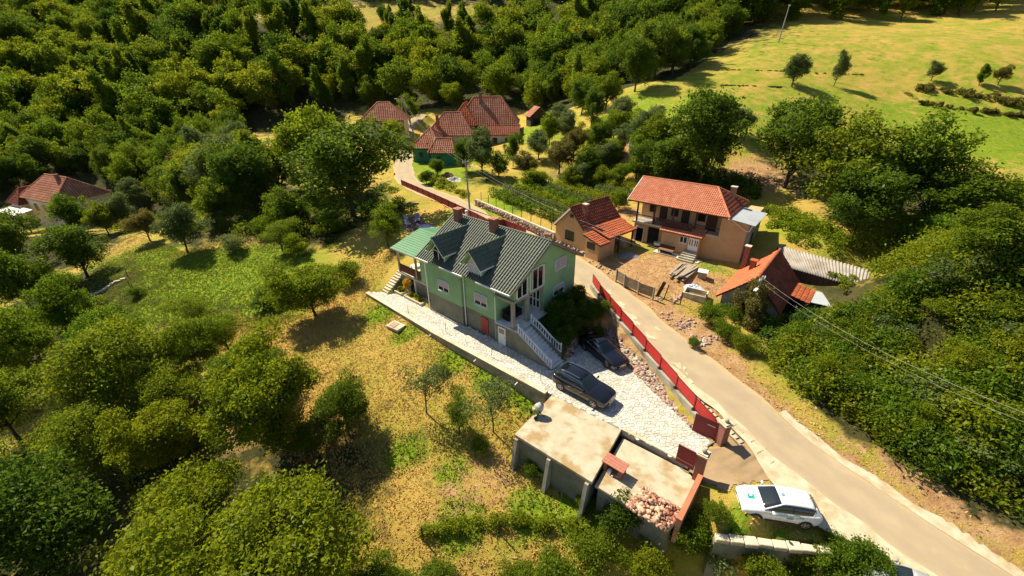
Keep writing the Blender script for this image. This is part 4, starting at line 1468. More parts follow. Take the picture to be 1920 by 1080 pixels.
# ------------------------------------------------------------------ flat-roofed garage below the drive
M_SLAB = surf('stained_concrete_slab', (0.48, 0.42, 0.31), (0.38, 0.32, 0.22), 1.1, 0.95, 0.4, 18, (0.33, 0.23, 0.11), 0.55, 0.47, 0.60, spec=0.15)
gar = empty('garage', (3.0, 21.5, -2.8), 0, 'concrete garage with two stained flat roof slabs below the drive', 'garage')
gl = lambda P: [(x - 3.0, y - 21.5) for x, y in P]
S1 = [(3.02, 25.28), (0.04, 21.33), (4.75, 17.42), (7.54, 21.6)]
S2 = [(7.62, 21.28), (4.98, 17.55), (8.55, 14.62), (9.05, 14.95), (11.3, 17.75), (11.15, 18.45)]
ZG = -2.8
MB().prism(gl(S1), -.22 - ZG, 0.03 - ZG).build('roof_slab', M_SLAB, gar, bevel=.02)
MB().prism(gl(S2), -.62 - ZG, -0.42 - ZG).build('roof_slab', M_SLAB, gar, bevel=.02)
IN = lambda P, k: [((x - sum(p[0] for p in P) / len(P)) * k + sum(p[0] for p in P) / len(P), (y - sum(p[1] for p in P) / len(P)) * k + sum(p[1] for p in P) / len(P)) for x, y in P]
MB().prism(gl(IN(S1, .95)), -1.6, -.22 - ZG).build('wall', M_GREY, gar)
MB().prism(gl(IN(S2, .94)), -1.8, -.62 - ZG).build('wall', M_GREY, gar)
for (x, y), dirn in (((0.25, 21.25), 1), ((2.35, 19.5), 1), ((4.55, 17.65), 1)):
    m_ = MB()
    ux, uy = 0.77, -0.64       # along the wall
    ox, oy = -0.64, -0.77      # outwards
    x -= 3.0
    y -= 21.5
    w_ = .13
    a = [(x - ux * w_, y - uy * w_), (x + ux * w_, y + uy * w_)]
    top, bot = .05 - .28 - ZG, -1.2
    m_.hull8([(a[0][0] + ox * .95, a[0][1] + oy * .95, bot), (a[1][0] + ox * .95, a[1][1] + oy * .95, bot), (a[1][0], a[1][1], bot), (a[0][0], a[0][1], bot),
              (a[0][0] + ox * .22, a[0][1] + oy * .22, top), (a[1][0] + ox * .22, a[1][1] + oy * .22, top), (a[1][0], a[1][1], top), (a[0][0], a[0][1], top)])
    m_.build('buttress', M_CONC, gar)
# kerb between drive and lower slab
MB().obox(((7.6 + 11.1) / 2 - 3 + .12, (21.5 + 18.6) / 2 - 21.5 + .14, -.2 - ZG), (4.6, .22, .5), rz=math.atan2(18.6 - 21.5, 11.1 - 7.6)).build('kerb', M_CONC_PALE, gar)
# brick parapet on the right edge
pw = MB()
a, b = Vector((11.35, 17.7, 0)), Vector((9.0, 14.85, 0))
dv = b - a
m_ = MB().obox(((a + b) / 2 + Vector((0.1, -.1, -.75))), (dv.length, .26, 2.1), rz=math.atan2(dv.y, dv.x))
par = m_.build('parapet', M_BRICK2)
tag(par, 'low orange brick parapet on the edge of the lower flat roof', 'wall')
cp_ = MB().obox(((a + b) / 2 + Vector((0.1, -.1, .33))), (dv.length, .3, .05), rz=math.atan2(dv.y, dv.x)).build('coping', M_TILE_RED, par)
# brick rubble heap
hp = empty('rubble_heap', (8.2, 15.9, -.42), 0, 'heap of broken bricks on the lower flat roof', 'rubble heap')
pts = []
for k in range(520):
    q = rng.uniform(-1, 1, 2)
    X = 8.15 + q[0] * 1.25 * .75 + q[1] * .95 * .65
    Y = 15.95 + q[0] * 1.25 * -.62 + q[1] * .95 * .72
    z = 0.30 * max(0, 1 - max(abs(q)) ** 3) * rng.uniform(.0, 1.0) * (1 + .5 * math.sin(X * 5) * math.sin(Y * 4))
    pts.append((X - 8.2, Y - 15.9, z + .02, rng.choice([.04, .06, .08, .1, .14]) * rng.uniform(.8, 1.2)))
M_BROKEN = surf('broken_brick', (0.52, 0.27, 0.17), (0.60, 0.45, 0.33), 1.5, 0.95, 0.4, 20, (0.30, 0.12, 0.07), 1.5, 0.5, 0.6, tint=0.35)
stones('bricks', pts, M_BROKEN, hp, 12, .6)
# brick vent box with plank top
vb = empty('brick_hearth', (6.42, 18.55, -.42), -.72, 'small brick hearth with plank top between the two flat roofs', 'hearth')
MB().box(-.62, .62, .12, .36, 0, .75).box(-.62, -.42, -.36, .12, 0, .75).box(.42, .62, -.36, .12, 0, .75).build('body', M_BRICK, vb)
for k in range(4):
    MB().box(-.75, .75, -.44 + k * .22, -.235 + k * .22, .755, .82).build('plank', surf('pink_plank', (0.42, 0.17, 0.11), (0.34, 0.13, 0.09), 5, 0.85), vb)
MB().box(-.3, -.08, -.42, -.2, 0, .28).box(.02, .14, -.5, -.38, 0, .12).build('white_bricks', M_WHITE, vb)
# cement mixer on the slab corner
p = at_z(1006, 778, 0.03)
mx = empty('cement_mixer', (p[0] + .1, p[1], .03), .4, 'small green cement mixer standing on the corner of the garage roof', 'cement mixer')
R_ = Matrix.Rotation(math.radians(42), 3, 'Y')
MB().lathe([(.12, -.38), (.30, -.34), (.36, -.1), (.36, .05)], 16, (0, 0, .62), R_).build('drum_base', surf('green_drum', (0.20, 0.30, 0.06), (0.16, 0.24, 0.05), 4, 0.6), mx, True)
MB().lathe([(.362, .05), (.34, .2), (.2, .45), (.2, .47), (.17, .45)], 16, (0, 0, .62), R_).build('drum_cone', surf('grey_drum', (0.45, 0.43, 0.42), (0.3, 0.29, 0.28), 3, 0.7), mx, True)
MB().lathe([(.168, .452), (.168, .46)], 16, (0, 0, .62), R_).build('mouth', M_DARK, mx)
f = MB().tube([(-.35, -.3, 0), (-.05, -.4, .62), (.35, -.32, 0)], .03, 6).tube([(-.35, .3, 0), (-.05, .4, .62), (.35, .32, 0)], .03, 6).tube([(-.05, -.4, .62), (-.05, -.36, .63)], .05, 6)
f.build('frame', M_BLACK, mx)
for s in (-1, 1):
    MB().lathe([(.05, -.03), (.15, -.03), (.15, .03), (.05, .03)], 12, (-.35, .34 * s, .15), Matrix.Rotation(math.pi / 2, 3, 'X')).build('wheel', M_BLACK, mx)
MB().box(-.42, -.2, -.14, .14, .5, .8).build('motor_box', surf('red_white_box', (0.6, 0.18, 0.14), (0.7, 0.55, 0.5), 6, 0.6), mx, bevel=.03)

# block wall below the white car
bw = empty('block_wall', (13.8, 14.1, -3), 0, 'low wall of pale concrete blocks below the white hatchback', 'wall')
a, b = Vector((11.1, 14.3, 0)), Vector((17.0, 13.45, 0))
n = 8
for k in range(n):
    p0, p1 = a + (b - a) * (k / n), a + (b - a) * ((k + 1) / n)
    c = (p0 + p1) / 2
    o = MB().obox((0, 0, 0), ((b - a).length / n - .05, .42 + .06 * (k % 3), .3)).build('block', M_CONC_PALE, bw, bevel=.03)
    o.location = (c.x - 13.8, c.y - 14.1, 2.35 + .03 * (k % 2))
    o.rotation_euler = (0, 0, math.atan2(b.y - a.y, b.x - a.x) + .04 * ((k % 3) - 1))
o = MB().obox(((a + b) / 2 - Vector((13.8, 14.1, -.5)) + Vector((0, .04, 0))), ((b - a).length, .3, 3.3), rz=math.atan2(b.y - a.y, b.x - a.x)).build('footing', M_GREY, bw)

# ------------------------------------------------------------------ tan two-storey house
th = empty('tan_house', (TH.x, TH.y, 0), TH.yaw, 'tan two-storey house with red tiled roof and dark wooden balcony', 'house')
MB().box(0.0, 12.75, 0.0, 6.6, 1.9, 5.3).build('lower_wall', M_TAN, th)
MB().box(0.2, 10.04, 1.3, 6.6, 5.5, 8.2).build('upper_wall', M_TAN, th)
MB().box(10.04, 12.75, 0.0, 6.6, 5.3, 7.75).build('upper_wall', M_TAN, th)
MB().box(12.752, 12.78, 0.02, 6.6, 2.2, 7.7).build('bare_side_wall', M_UNREND, th)
MB().box(-0.02, 12.77, -.06, 0.0, 1.9, 2.75).build('plinth', M_CONC, th)
MB().prism([(0.0, -.68), (4.2, -.68), (4.2, -.05), (10.04, -.05), (10.04, 1.3), (0.0, 1.3)], 5.3, 5.5).build('balcony_floor', M_CONC_PALE, th)
for X, Y in ((0.45, -.6), (2.6, -.6), (4.9, -.6), (7.3, 0.05)):
    MB().box(X - .08, X + .08, Y - .08, Y + .08, 5.5, 8.1).build('balcony_post', M_WOOD, th)
rail = MB().box(.45, 7.3, -.65, -.57, 6.35, 6.43).build('balcony_rail', M_WOOD, th)
bl = MB().lathe([(.03, 0), (.055, .2), (.03, .4), (.045, .75)], 8).mesh('baluster', M_WHITE, True)
bl2 = MB().box(-.06, .06, -.02, .02, 0, .8).mesh('board', M_WOOD)
for k in range(13):
    o = new_obj('baluster', bl, rail)
    o.location = (.62 + k * .15, -.6, 5.55)
for k in range(24):
    o = new_obj('board', bl2, rail)
    o.location = (2.75 + k * .19, -.6, 5.55)
MB().box(7.4, 10.0, -.02, .04, 6.3, 6.37).build('rear_rail', M_WOOD, th)
for x0, x1, z0, z1 in ((2.55, 3.45, 5.5, 7.5), (5.25, 6.15, 5.5, 7.5), (8.15, 9.3, 5.5, 7.55)):
    MB().box(x0, x1, 1.22, 1.3, z0, z1).build('balcony_door', M_WOOD, th)
for x0, x1 in ((1.2, 2.0), (3.95, 4.8), (7.1, 8.0)):
    w_ = MB().box(x0, x1, 1.22, 1.3, 6.4, 7.4).build('balcony_window', M_WOOD, th)
    MB().box(x0 + .08, x1 - .08, 1.2, 1.222, 6.48, 7.32).build('pane', M_GLASS, w_)
# store under the balcony: its shaded inside is a black panel
MB().box(1.9, 3.3, -.02, .05, 2.6, 4.9).build('store_shade_panel', M_DARK, th)
o = MB()
bars(o, [(.35, -.18, 2.7), (1.35, -.1, 2.7), (1.35, -.02, 4.6), (.35, -.1, 4.6), (.35, -.18, 2.7)], .12, .08, (0, 1, 0))
o = o.build('leaning_window', M_SHUT)
tag(o, 'old window frame leaning on the wall under the balcony', 'window frame')
o.location = (TH.x, TH.y, 0)
o.rotation_euler = (0, 0, TH.yaw)
MB().poly([(.4, -.15, 2.75), (1.3, -.08, 2.75), (1.3, -.0, 4.55), (.4, -.07, 4.55)]).build('pane', M_GLASS, o)
# annex
MB().box(4.0, 8.45, -.9, 0.0, 2.2, 5.25).build('annex_wall', M_TAN, th)
tiled('annex_tiles', [(3.75, -1.25, 5.22), (8.7, -1.25, 5.22), (8.7, .35, 5.85), (3.75, .35, 5.85)], M_TILE_RED, th, .22, .3, deck=M_WOOD, deck_t=.08)
dr_ = MB().box(7.25, 8.35, -.97, -.9, 3.45, 5.0).build('front_door', M_WHITE, th)
for x in (7.35, 7.62, 7.95, 8.18):
    MB().box(x, x + .1, -.985, -.965, 4.1, 4.8).build('glass_strip', M_GLASS, dr_)
window(th, FRONT(6.2, -.93, 4.2), 0.85, 0.75, 0)
for k in range(4):
    MB().box(6.9 - .06 * k, 8.5, -1.25 - .3 * (k + 1), -1.25 - .3 * k, 2.2, 3.42 - .18 * (k + 1)).build('step', M_CONC, th)
MB().box(6.9, 8.5, -1.25, -.98, 2.2, 3.42).build('landing', M_CONC, th)
# roof
E0, E1, RG = -.85, 6.85, 10.1
tiled('front_tiles', [(-.8, E0, 8.03), (10.95, E0, 8.03), (8.2, 3.0, RG), (-1.0, 3.0, RG)], M_TILE_RED, th, .22, .31, seed=3, deck=M_WOOD, deck_t=.14)
tiled('back_tiles', [(10.95, E1, 8.03), (-.8, E1, 8.03), (-1.0, 3.0, RG), (8.2, 3.0, RG)], M_TILE_RED, th, .22, .31, seed=4, deck=M_WOOD, deck_t=.14)
tiled('hip_tiles', [(10.95, E0, 8.03), (10.95, E1, 8.03), (8.2, 3.0, RG)], M_TILE_DARK, th, .3, .42, .05, .05, seed=5, deck=M_WOOD, deck_t=.14)  # darker than the other facets: the shade on this side is in the colour
ridge_tiles('ridge_tiles', (-1.0, 3.0, RG + .05), (8.2, 3.0, RG + .05), M_TILE_RED, th)
ridge_tiles('ridge_tiles', (8.2, 3.0, RG + .05), (10.95, E0, 8.1), M_TILE_RED, th)
ridge_tiles('ridge_tiles', (8.2, 3.0, RG + .05), (10.95, E1, 8.1), M_TILE_RED, th)
m_ = MB()
g = m_.v = [(-.2 - .6, E0, 8.0), (-.2 - .6, E1, 8.0), (-.98, 3.0, RG - .05), (.2, .0, 7.9), (.2, 6.6, 7.9), (.2, 3.0, RG - .2)]
m_.f = [(3, 4, 5)]
m_.build('gable_wall', M_TAN, th)
m_ = MB().obox(((-.9 - .0), 1.05, 9.05), (.06, 4.45, .2), rx=math.atan2(RG - 8.03, 3.85)).build('verge_board', M_WHITE, th)
MB().slab([(10.98, -.9, 7.98), (13.55, -.95, 7.72), (13.55, 4.5, 7.72), (10.98, 4.5, 7.98)], .06).build('lean_to_roof', M_SHEET, th)
MB().box(12.3, 12.4, -.2, -.1, 5, 7.8).build('lean_to_post', M_WHITE, th) if False else None
MB().tube([(10.9, -.95, 7.95), (11.1, -.3, 7.7), (12.6, -.1, 6.75), (12.95, -.05, 6.7), (13.3, -.2, 7.7)], .05, 8).build('downpipe', M_WHITE, th)
c = MB().box(9.35, 9.9, 3.9, 4.4, 8.6, 10.15).build('chimney', M_BRICK2, th)
MB().box(9.28, 9.97, 3.83, 4.47, 10.15, 10.25).build('cap', M_CONC_PALE, c)
MB().box(12.79, 12.82, 3.0, 3.7, 4.2, 5.6).build('side_shade_panel', M_DARK, th)  # black panel on the wall, shade of an opening put in as colour
# bench, tub chair, stone slabs, planks, trough etc. in the yard
def place(o, X, Y, Z, rz, fr=TH):
    o.location = fr.w(X, Y, Z)
    o.rotation_euler = (0, 0, fr.yaw + rz)
    return o


bench = empty('garden_bench', TH.w(5.1, -1.75, 2.75), TH.yaw, 'brown wooden bench in front of the annex of the tan house', 'bench')
MB().box(-.9, .9, -.3, .3, .4, .47).build('seat', surf('bench_wood', (0.24, 0.12, 0.07), (0.18, 0.09, 0.05), 5, .8), bench)
MB().box(-.9, .9, .28, .34, .45, .95).build('backrest', M_WOOD, bench)
for x in (-.85, .78):
    for y in (-.28, .22):
        MB().box(x, x + .07, y, y + .07, -.1, .4).build('leg', M_WOOD, bench)
MB().box(-.8, .8, -.2, .2, .12, .16).build('stretcher', M_WOOD, bench)
wbr = empty('wheelbarrow', TH.w(3.55, -.6, 2.75), TH.yaw + .3, 'white-trayed wheelbarrow beside the annex under the balcony', 'wheelbarrow')
MB().hull8([(-.3, -.22, .3), (.25, -.22, .3), (.25, .22, .3), (-.3, .22, .3), (-.45, -.32, .62), (.4, -.32, .6), (.4, .32, .6), (-.45, .32, .62)]).build('tray', M_SHUT, wbr)
MB().lathe([(.05, -.04), (.19, -.04), (.19, .04), (.05, .04)], 12, (.5, 0, .19), Matrix.Rotation(math.pi / 2, 3, 'X')).build('wheel', M_BLACK, wbr)
for s in (-1, 1):
    MB().tube([(.5, .06 * s, .2), (-.2, .2 * s, .33), (-1.0, .28 * s, .6)], .025, 6).build('handle', M_WOOD, wbr)
    MB().tube([(-.3, .2 * s, .33), (-.4, .22 * s, 0)], .025, 6).build('leg', M_WOOD, wbr)
for k, (px, py, l, w, r) in enumerate(((1247, 476, 2.6, 1.0, .05), (1284, 486, 3.4, 1.1, -.02))):
    p = on_ground(px, py)
    o = MB().obox((0, 0, .06), (l, w, .2)).build('stone_slab', M_CONC_PALE, bevel=.02)
    o.location = p
    o.rotation_euler = (0, 0, TH.yaw + r)
    tag(o, ('pale concrete slab lying in the yard by the annex steps, the one nearer the bench', 'longer pale concrete slab lying in the yard, the one nearer the plank pile')[k], 'slab', 'yard slabs')
pk = on_ground(1283, 512)
for k in range(14):
    l = random.uniform(3.2, 4.6)
    o = MB().obox((0, 0, 0), (l, random.uniform(.16, .3), .07)).build('plank', M_WOOD_GREY)
    row, c_ = divmod(k, 6)
    ang = 0.80 + random.uniform(-.09, .09)
    off = (c_ - 2.5) * .34 + random.uniform(-.05, .05) + row * .08
    o.location = (pk[0] - math.sin(ang) * off + random.uniform(-.2, .2), pk[1] + math.cos(ang) * off, pk[2] + .12 + row * .16 + random.uniform(0, .05))
    o.rotation_euler = (random.uniform(-.05, .05), random.uniform(-.04, .04), ang)
    tag(o, 'long grey plank in the yard heap, %s layer, %s from the trough' % (('bottom', 'middle', 'top')[row], ('first', 'second', 'third', 'fourth', 'fifth', 'sixth')[c_]), 'plank', 'planks heaped in the yard')
bx = empty('white_crate', (0, 0, 0), 0, 'square white lidded box standing behind the plank heap', 'box')
bx.location = on_ground(1316, 520)
bx.rotation_euler = (0, 0, -.5)
MB().box(-.42, .42, -.4, .4, 0, .7).build('body', M_WOOD_GREY, bx)
MB().box(-.5, .5, -.48, .48, .7, .77).build('lid', M_WHITE, bx)
tr = empty('trough', on_ground(1303, 556), -.58, 'open concrete trough with brown water beside the ruined house', 'trough')
for a in ((-1.1, 1.1, -.75, -.62), (-1.1, 1.1, .62, .75), (-1.1, -.97, -.62, .62), (.97, 1.1, -.62, .62)):
    MB().box(*a, -.3, .55).build('side', M_CONC_PALE, tr)
MB().box(-.97, .97, -.62, .62, -.1, .16).build('water', surf('brown_water', (0.16, 0.12, 0.055), (0.12, 0.09, 0.04), 2, 0.25), tr)


def crumpled(name, px, py, r, mat, label, cat, seed, h=.3):
    rng = np.random.default_rng(seed)
    n = 12
    m_ = MB()
    P = []
    for i in range(n):
        row = []
        for j in range(n):
            a, b = (i / (n - 1) - .5) * 2, (j / (n - 1) - .5) * 2
            d = max(0, 1 - a * a) * max(0, 1 - b * b)
            row.append((a * r * 1.3 + rng.uniform(-.06, .06), b * r * .9 + rng.uniform(-.06, .06), -.03 + h * d ** .7 * rng.uniform(.35, 1.1)))
        P.append(row)
    m_.grid(P)
    m_.f = [f[::-1] for f in m_.f]
    o = m_.build(name, mat)
    o.location = on_ground(px, py)
    return tag(o, label, cat)


M_BLUE = surf('blue_white_sheet', (0.35, 0.42, 0.55), (0.62, 0.66, 0.72), 4, 0.5)
crumpled('plastic_sheet', 1298, 538, .75, M_BLUE, 'crumpled pale blue plastic sheet beside the trough', 'plastic sheet', 2)
crumpled('plastic_sheet', 1180, 480, 1.0, surf('grey_tarp', (0.20, 0.19, 0.19), (0.28, 0.27, 0.27), 3, 0.6), 'grey crumpled tarpaulin in the shade of the small house', 'tarpaulin', 3, .4)
# yard gate and rails along the road
yg = empty('yard_gate', (12.6, 37.0, 0), 0, 'rusty brown sheet gate of the dusty yard beside the road', 'gate')
M_RUST = surf('rusty_sheet', (0.20, 0.15, 0.10), (0.28, 0.22, 0.15), 2.5, 0.9, 0.3, 15, (0.12, 0.06, 0.035), 1.0, 0.5, 0.7)
YP = [at_z(1155, 525, 2.2), at_z(1170, 535, 2.15), at_z(1196, 549, 2.0), at_z(1224, 560, 1.95)]
for a, b in zip(YP[:-1], YP[1:]):
    ln = math.hypot(b[0] - a[0], b[1] - a[1])
    for z0, z1 in ((.12, .62), (.66, 1.2)):
        o = MB().box(-ln / 2 + .06, ln / 2 - .06, -.025, .025, z0, z1).build('panel', M_RUST, yg)
        o.location = ((a[0] + b[0]) / 2 - 12.6, (a[1] + b[1]) / 2 - 37, (a[2] + b[2]) / 2)
        o.rotation_euler = (0, 0, math.atan2(b[1] - a[1], b[0] - a[0]))
for p in YP:
    o = MB().box(-.07, .07, -.07, .07, -.3, 1.32).build('post', M_WOOD_GREY, yg)
    o.location = (p[0] - 12.6, p[1] - 37, p[2])
for k, (px, py, h, lean, lab) in enumerate(((1232, 556, 1.7, .28, 'leaning wide dark board at the end of the rusty yard gate'), (1245, 560, 1.5, .15, 'thin leaning stake in the yard next to the rusty gate'), (1275, 571, 1.2, .02, 'short dark stake beside the road near the trough'), (1320, 570, 1.0, .05, 'short dark stake between the trough and the ruined house'))):
    p = on_ground(px, py)
    w_ = .16 if k == 0 else .05
    o = MB().obox((0, 0, h / 2), (w_ * 2, w_, h + .3)).build('stake', M_WOOD)
    o.location = p
    o.rotation_euler = (0, lean, -.6)
    tag(o, lab, 'stake')
stones('yard_rubble', [(*on_ground(random.uniform(1100, 1150), random.uniform(494, 512))[:2], 0, 0) for _ in range(1)], M_RUBBLE, None) if False else None
# debris by the road
pts = []
for px, py, n_, s in ((1110, 500, 40, 9), (1240, 600, 40, 16), (1285, 612, 40, 14), (1320, 640, 40, 12), (1130, 512, 25, 8), (1265, 560, 18, 8), (1237, 560, 10, 4)):
    for _ in range(n_):
        p = on_ground(px + random.gauss(0, s), py + random.gauss(0, s * .5))
        if road_dist(np.array([p[0]]), np.array([p[1]]))[0][0] < 2.25:
            continue
        pts.append((p[0], p[1], p[2] + .02, random.uniform(.05, .17)))
o = stones('roadside_rubble', pts, M_RUBBLE, None, 21)
tag(o, 'loose rubble stones scattered on the orange verge of the road', 'rubble')
stp = empty('stone_steps', TH.w(-1.2, -1.2, 2.6), TH.yaw, 'flight of pale stone steps between the small house and the tan house', 'steps')
for k in range(8):
    o = MB().box(-.15, .15, -.55, .55, -.3, 0).build('step', M_CONC_PALE, stp)
    o.location = (1.4 - k * .34, -1.2 + k * .14, .2 * (k + 1) - .1)

# ------------------------------------------------------------------ small old house
sh = empty('small_house', (SH.x, SH.y, 0), SH.yaw, 'small old ochre house with dark weathered tile roof beside the road', 'house')
ZA = 7.72
m_ = MB()
pr = [(0, 2.2), (5.4, 2.2), (5.4, 5.0), (2.62, ZA - .15), (0, 4.95)]
m_.v = [(x, 0, z) for x, z in pr] + [(x, 6.4, z) for x, z in pr]
m_.f = [(0, 1, 2, 3, 4), (9, 8, 7, 6, 5)] + [(i, i + 5, (i + 1) % 5 + 5, (i + 1) % 5) for i in range(5)]
m_.build('wall', M_OCHRE, sh)
stones('plinth_stones', [(random.uniform(-.1, 5.4), random.uniform(-.14, -.02), random.uniform(1.9, 2.75), random.uniform(.1, .2)) for _ in range(90)], M_RUBBLE, sh, 31)
w_ = window(sh, FRONT(1.75, -.04, 3.55), 1.35, 1.05, 0, mull=2)
w_.data.materials.clear()
w_.data.materials.append(surf('dark_green_frame', (0.05, 0.075, 0.045), (0.035, 0.055, 0.035), 4, .7))
MB().box(2.36, 2.9, -.05, .02, 6.4, 6.85).build('attic_window', M_GLASS, sh)
tiled('left_tiles', [(-.45, 6.75, 4.72), (-.45, -.35, 4.72), (2.62, -.35, ZA), (2.62, 6.75, ZA)], M_TILE_DARK, sh, .3, .36, .05, .04, seed=7, deck=M_WOOD)
tiled('right_tiles', [(4.95, -.35, 5.45), (4.95, 6.75, 5.45), (2.62, 6.75, ZA), (2.62, -.35, ZA)], M_TILE_DARK, sh, .36, .40, .07, .04, seed=8, deck=M_WOOD)  # dark red-brown; dimness of the slope turned from the sun is painted in too
tiled('flare_tiles', [(7.75, 1.0, 4.85), (7.75, 6.2, 4.85), (4.9, 6.75, 5.5), (4.9, 1.0, 5.5)], M_TILE_ORANGE, sh, .36, .40, .07, .04, seed=9, deck=M_WOOD)  # brighter orange paints in the stronger light on this shallower slope
tiled('porch_tiles', [(8.0, -.9, 4.55), (8.0, .95, 4.55), (5.3, .95, 5.2), (5.3, -.9, 5.2)], M_TILE_ORANGE, sh, .36, .40, .07, .04, seed=10, deck=M_WOOD)
ridge_tiles('ridge_tiles', (2.62, -.4, ZA + .06), (2.62, 6.8, ZA + .06), M_TILE_DARK, sh)
MB().obox((1.1, -.37, 6.1), (4.3, .05, .18), ry=-math.atan2(ZA - 4.72, 3.07)).build('verge_board', M_WHITE, sh)
MB().box(5.4, 7.35, -.35, 2.6, 2.0, 4.6).build('porch_room', M_OCHRE, sh)
MB().box(5.6, 6.8, -.4, -.33, 3.5, 4.3).build('porch_window', M_GLASS, sh)
c = MB().box(3.35, 3.85, 1.0, 1.5, 6.0, 8.0).build('chimney', M_BRICK, sh)
MB().box(3.28, 3.92, .93, 1.57, 8.0, 8.1).build('cap', M_CONC_PALE, c)
MB().tube([(5.5, -.15, 4.9), (5.55, -.2, 2.2)], .04, 6).build('downpipe', M_WOOD_GREY, sh)
for X, Y in ((7.5, 5.8), (7.5, 3.2)):
    MB().box(X - .08, X + .08, Y - .08, Y + .08, 2.2, 4.9).build('flare_post', M_WOOD, sh)

# ------------------------------------------------------------------ stone wall of the garden
sw = empty('garden_wall', at_z(970, 420, 2.6), 0, 'rubble stone wall with pale coping along the road below the vines', 'wall')
a, b = Vector(at_z(893, 384, 2.75)), Vector(at_z(1040, 452, 2.55))
dv = b - a
ln = math.hypot(dv.x, dv.y)
rz = math.atan2(dv.y, dv.x)
sl_ = Vector(sw.location)
MB().obox((a + b) / 2 - sl_ + Vector((0, .1, .35)), (ln, .35, 1.2), rz=rz).build('core', M_CONC, sw)
nrm = Vector((math.sin(rz), -math.cos(rz), 0))
pts = []
for k in range(560):
    p = a + dv * random.random() + nrm * random.uniform(.06, .22) - sl_ + Vector((0, 0.1, random.uniform(-.1, .85)))
    pts.append((p.x, p.y, p.z, random.uniform(.10, .2)))
stones('stones', pts, M_RUBBLE, sw, 41)
MB().obox((a + b) / 2 - sl_ + Vector((0, .1, 1.0)), (ln, .3, .1), rz=rz).build('coping', M_CONC_PALE, sw)
for k in range(9):
    p = a + dv * ((k + .5) / 9)
    o = MB().tube([(0, 0, -.2), (.03, 0, 1.25)], .05, 6).build('garden_post', M_WOOD)
    o.location = (p.x + .25, p.y + .35, p.z + 1.0)
    tag(o, 'short dark fence post above the rubble garden wall, %s from the village end' % ('first', 'second', 'third', 'fourth', 'fifth', 'sixth', 'seventh', 'eighth', 'ninth')[k], 'post', 'posts along the garden wall')

# ------------------------------------------------------------------ ruined house with creepers and its sheds
RH = Frame(22.1, 33.9, math.atan2(6.6, 5.8))
ru = empty('ruined_house', (RH.x, RH.y, 0), RH.yaw, 'ruined house with steep orange roof half covered by creepers', 'house')
LR = 8.6
m_ = MB()
pr = [(2.6, .6), (-2.1, .6), (-2.1, 2.95), (0, 5.35), (2.6, 2.85)]
m_.v = [(.35, y, z) for y, z in pr] + [(LR - .2, y, z) for y, z in pr]
m_.f = [(0, 1, 2, 3, 4)[::-1], (5, 6, 7, 8, 9)] + [(i, (i + 1) % 5, (i + 1) % 5 + 5, i + 5) for i in range(5)]
m_.f = [f[::-1] for f in m_.f]
m_.build('wall', M_CONC, ru)
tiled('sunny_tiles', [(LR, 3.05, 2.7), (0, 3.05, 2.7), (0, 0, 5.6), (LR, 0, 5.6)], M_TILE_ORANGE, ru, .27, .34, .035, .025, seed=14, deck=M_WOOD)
tiled('painted_shade_tiles', [(0, -2.45, 2.75), (LR, -2.45, 2.75), (LR, 0, 5.6), (0, 0, 5.6)], M_TILE_DARK, ru, .30, .40, .05, .04, seed=15, deck=M_WOOD)  # darker tile than the other slope: painted shade as well as weathering
tiled('eave_tiles', [(4.2, -4.1, 2.55), (7.6, -4.1, 2.55), (7.6, -2.4, 2.9), (4.2, -2.4, 2.9)], M_TILE_ORANGE, ru, .34, .42, .05, .04, seed=16, deck=M_WOOD)
MB().slab([(4.6, -6.5, 2.75), (7.5, -6.5, 2.75), (7.5, -4.15, 2.62), (4.6, -4.15, 2.62)], .05).build('lean_to_sheet', M_SHEET, ru)
for X, Y in ((4.7, -6.1), (7.4, -6.1), (4.7, -4.2)):
    MB().box(X - .06, X + .06, Y - .06, Y + .06, .6, 2.4).build('lean_to_post', M_WOOD, ru)
ridge_tiles('ridge_tiles', (0, 0, 5.66), (LR, 0, 5.66), M_TILE_ORANGE, ru, .15)
c = MB().box(4.8, 5.3, 1.2, 1.7, 4.0, 5.2).build('chimney', M_BRICK, ru)
MB().box(4.7, 5.4, 1.1, 1.8, 5.2, 5.28).build('cap', M_TILE_ORANGE, c)
c = MB().box(7.3, 7.75, 2.5, 2.95, 2.5, 5.6).build('chimney', M_BRICK, ru)
MB().box(7.22, 7.83, 2.42, 3.03, 5.6, 5.7).build('cap', M_CONC_PALE, c)
MB().box(.28, .345, -.3, .8, 1.0, 2.8).build('gable_window', M_GLASS, ru)
MB().box(.25, .34, 1.3, 2.2, .8, 2.2).build('broken_panel', M_SHEET, ru)
MB().box(3.2, 5.2, 2.62, 2.66, .8, 2.4).build('side_door', M_WOOD, ru)

# corrugated shed
cs = empty('corrugated_shed', at_z(1530, 510, 1.8), 0, 'long low shed with pale corrugated roof behind the ruined house', 'shed')
A_, B_, C_, D_ = (Vector(at_z(*q)) for q in ((1455, 458, 4.75), (1632, 507, 4.7), (1622, 542, 3.75), (1480, 502, 3.85)))
o_ = Vector(cs.location)
rows = []
for k in range(5):
    t = k / 4
    r = []
    for q in range(28 * 6 + 1):
        s = q / (28 * 6)
        p = (A_ + (B_ - A_) * s) * (1 - t) + (D_ + (C_ - D_) * s) * t - o_
        r.append((p.x, p.y, p.z + .06 * math.sin(q / 6 * 2 * math.pi)))
    rows.append(r)
mb = MB().grid(rows)
o = mb.build('corrugated_roof', surf('pale_corrugated', (0.36, 0.32, 0.28), (0.29, 0.26, 0.23), 1.2, .9, c3=(0.20, 0.16, 0.12), scale3=.5), cs, True)
s_ = o.modifiers.new('thick', 'SOLIDIFY')
s_.thickness = .02
hb = -2.6
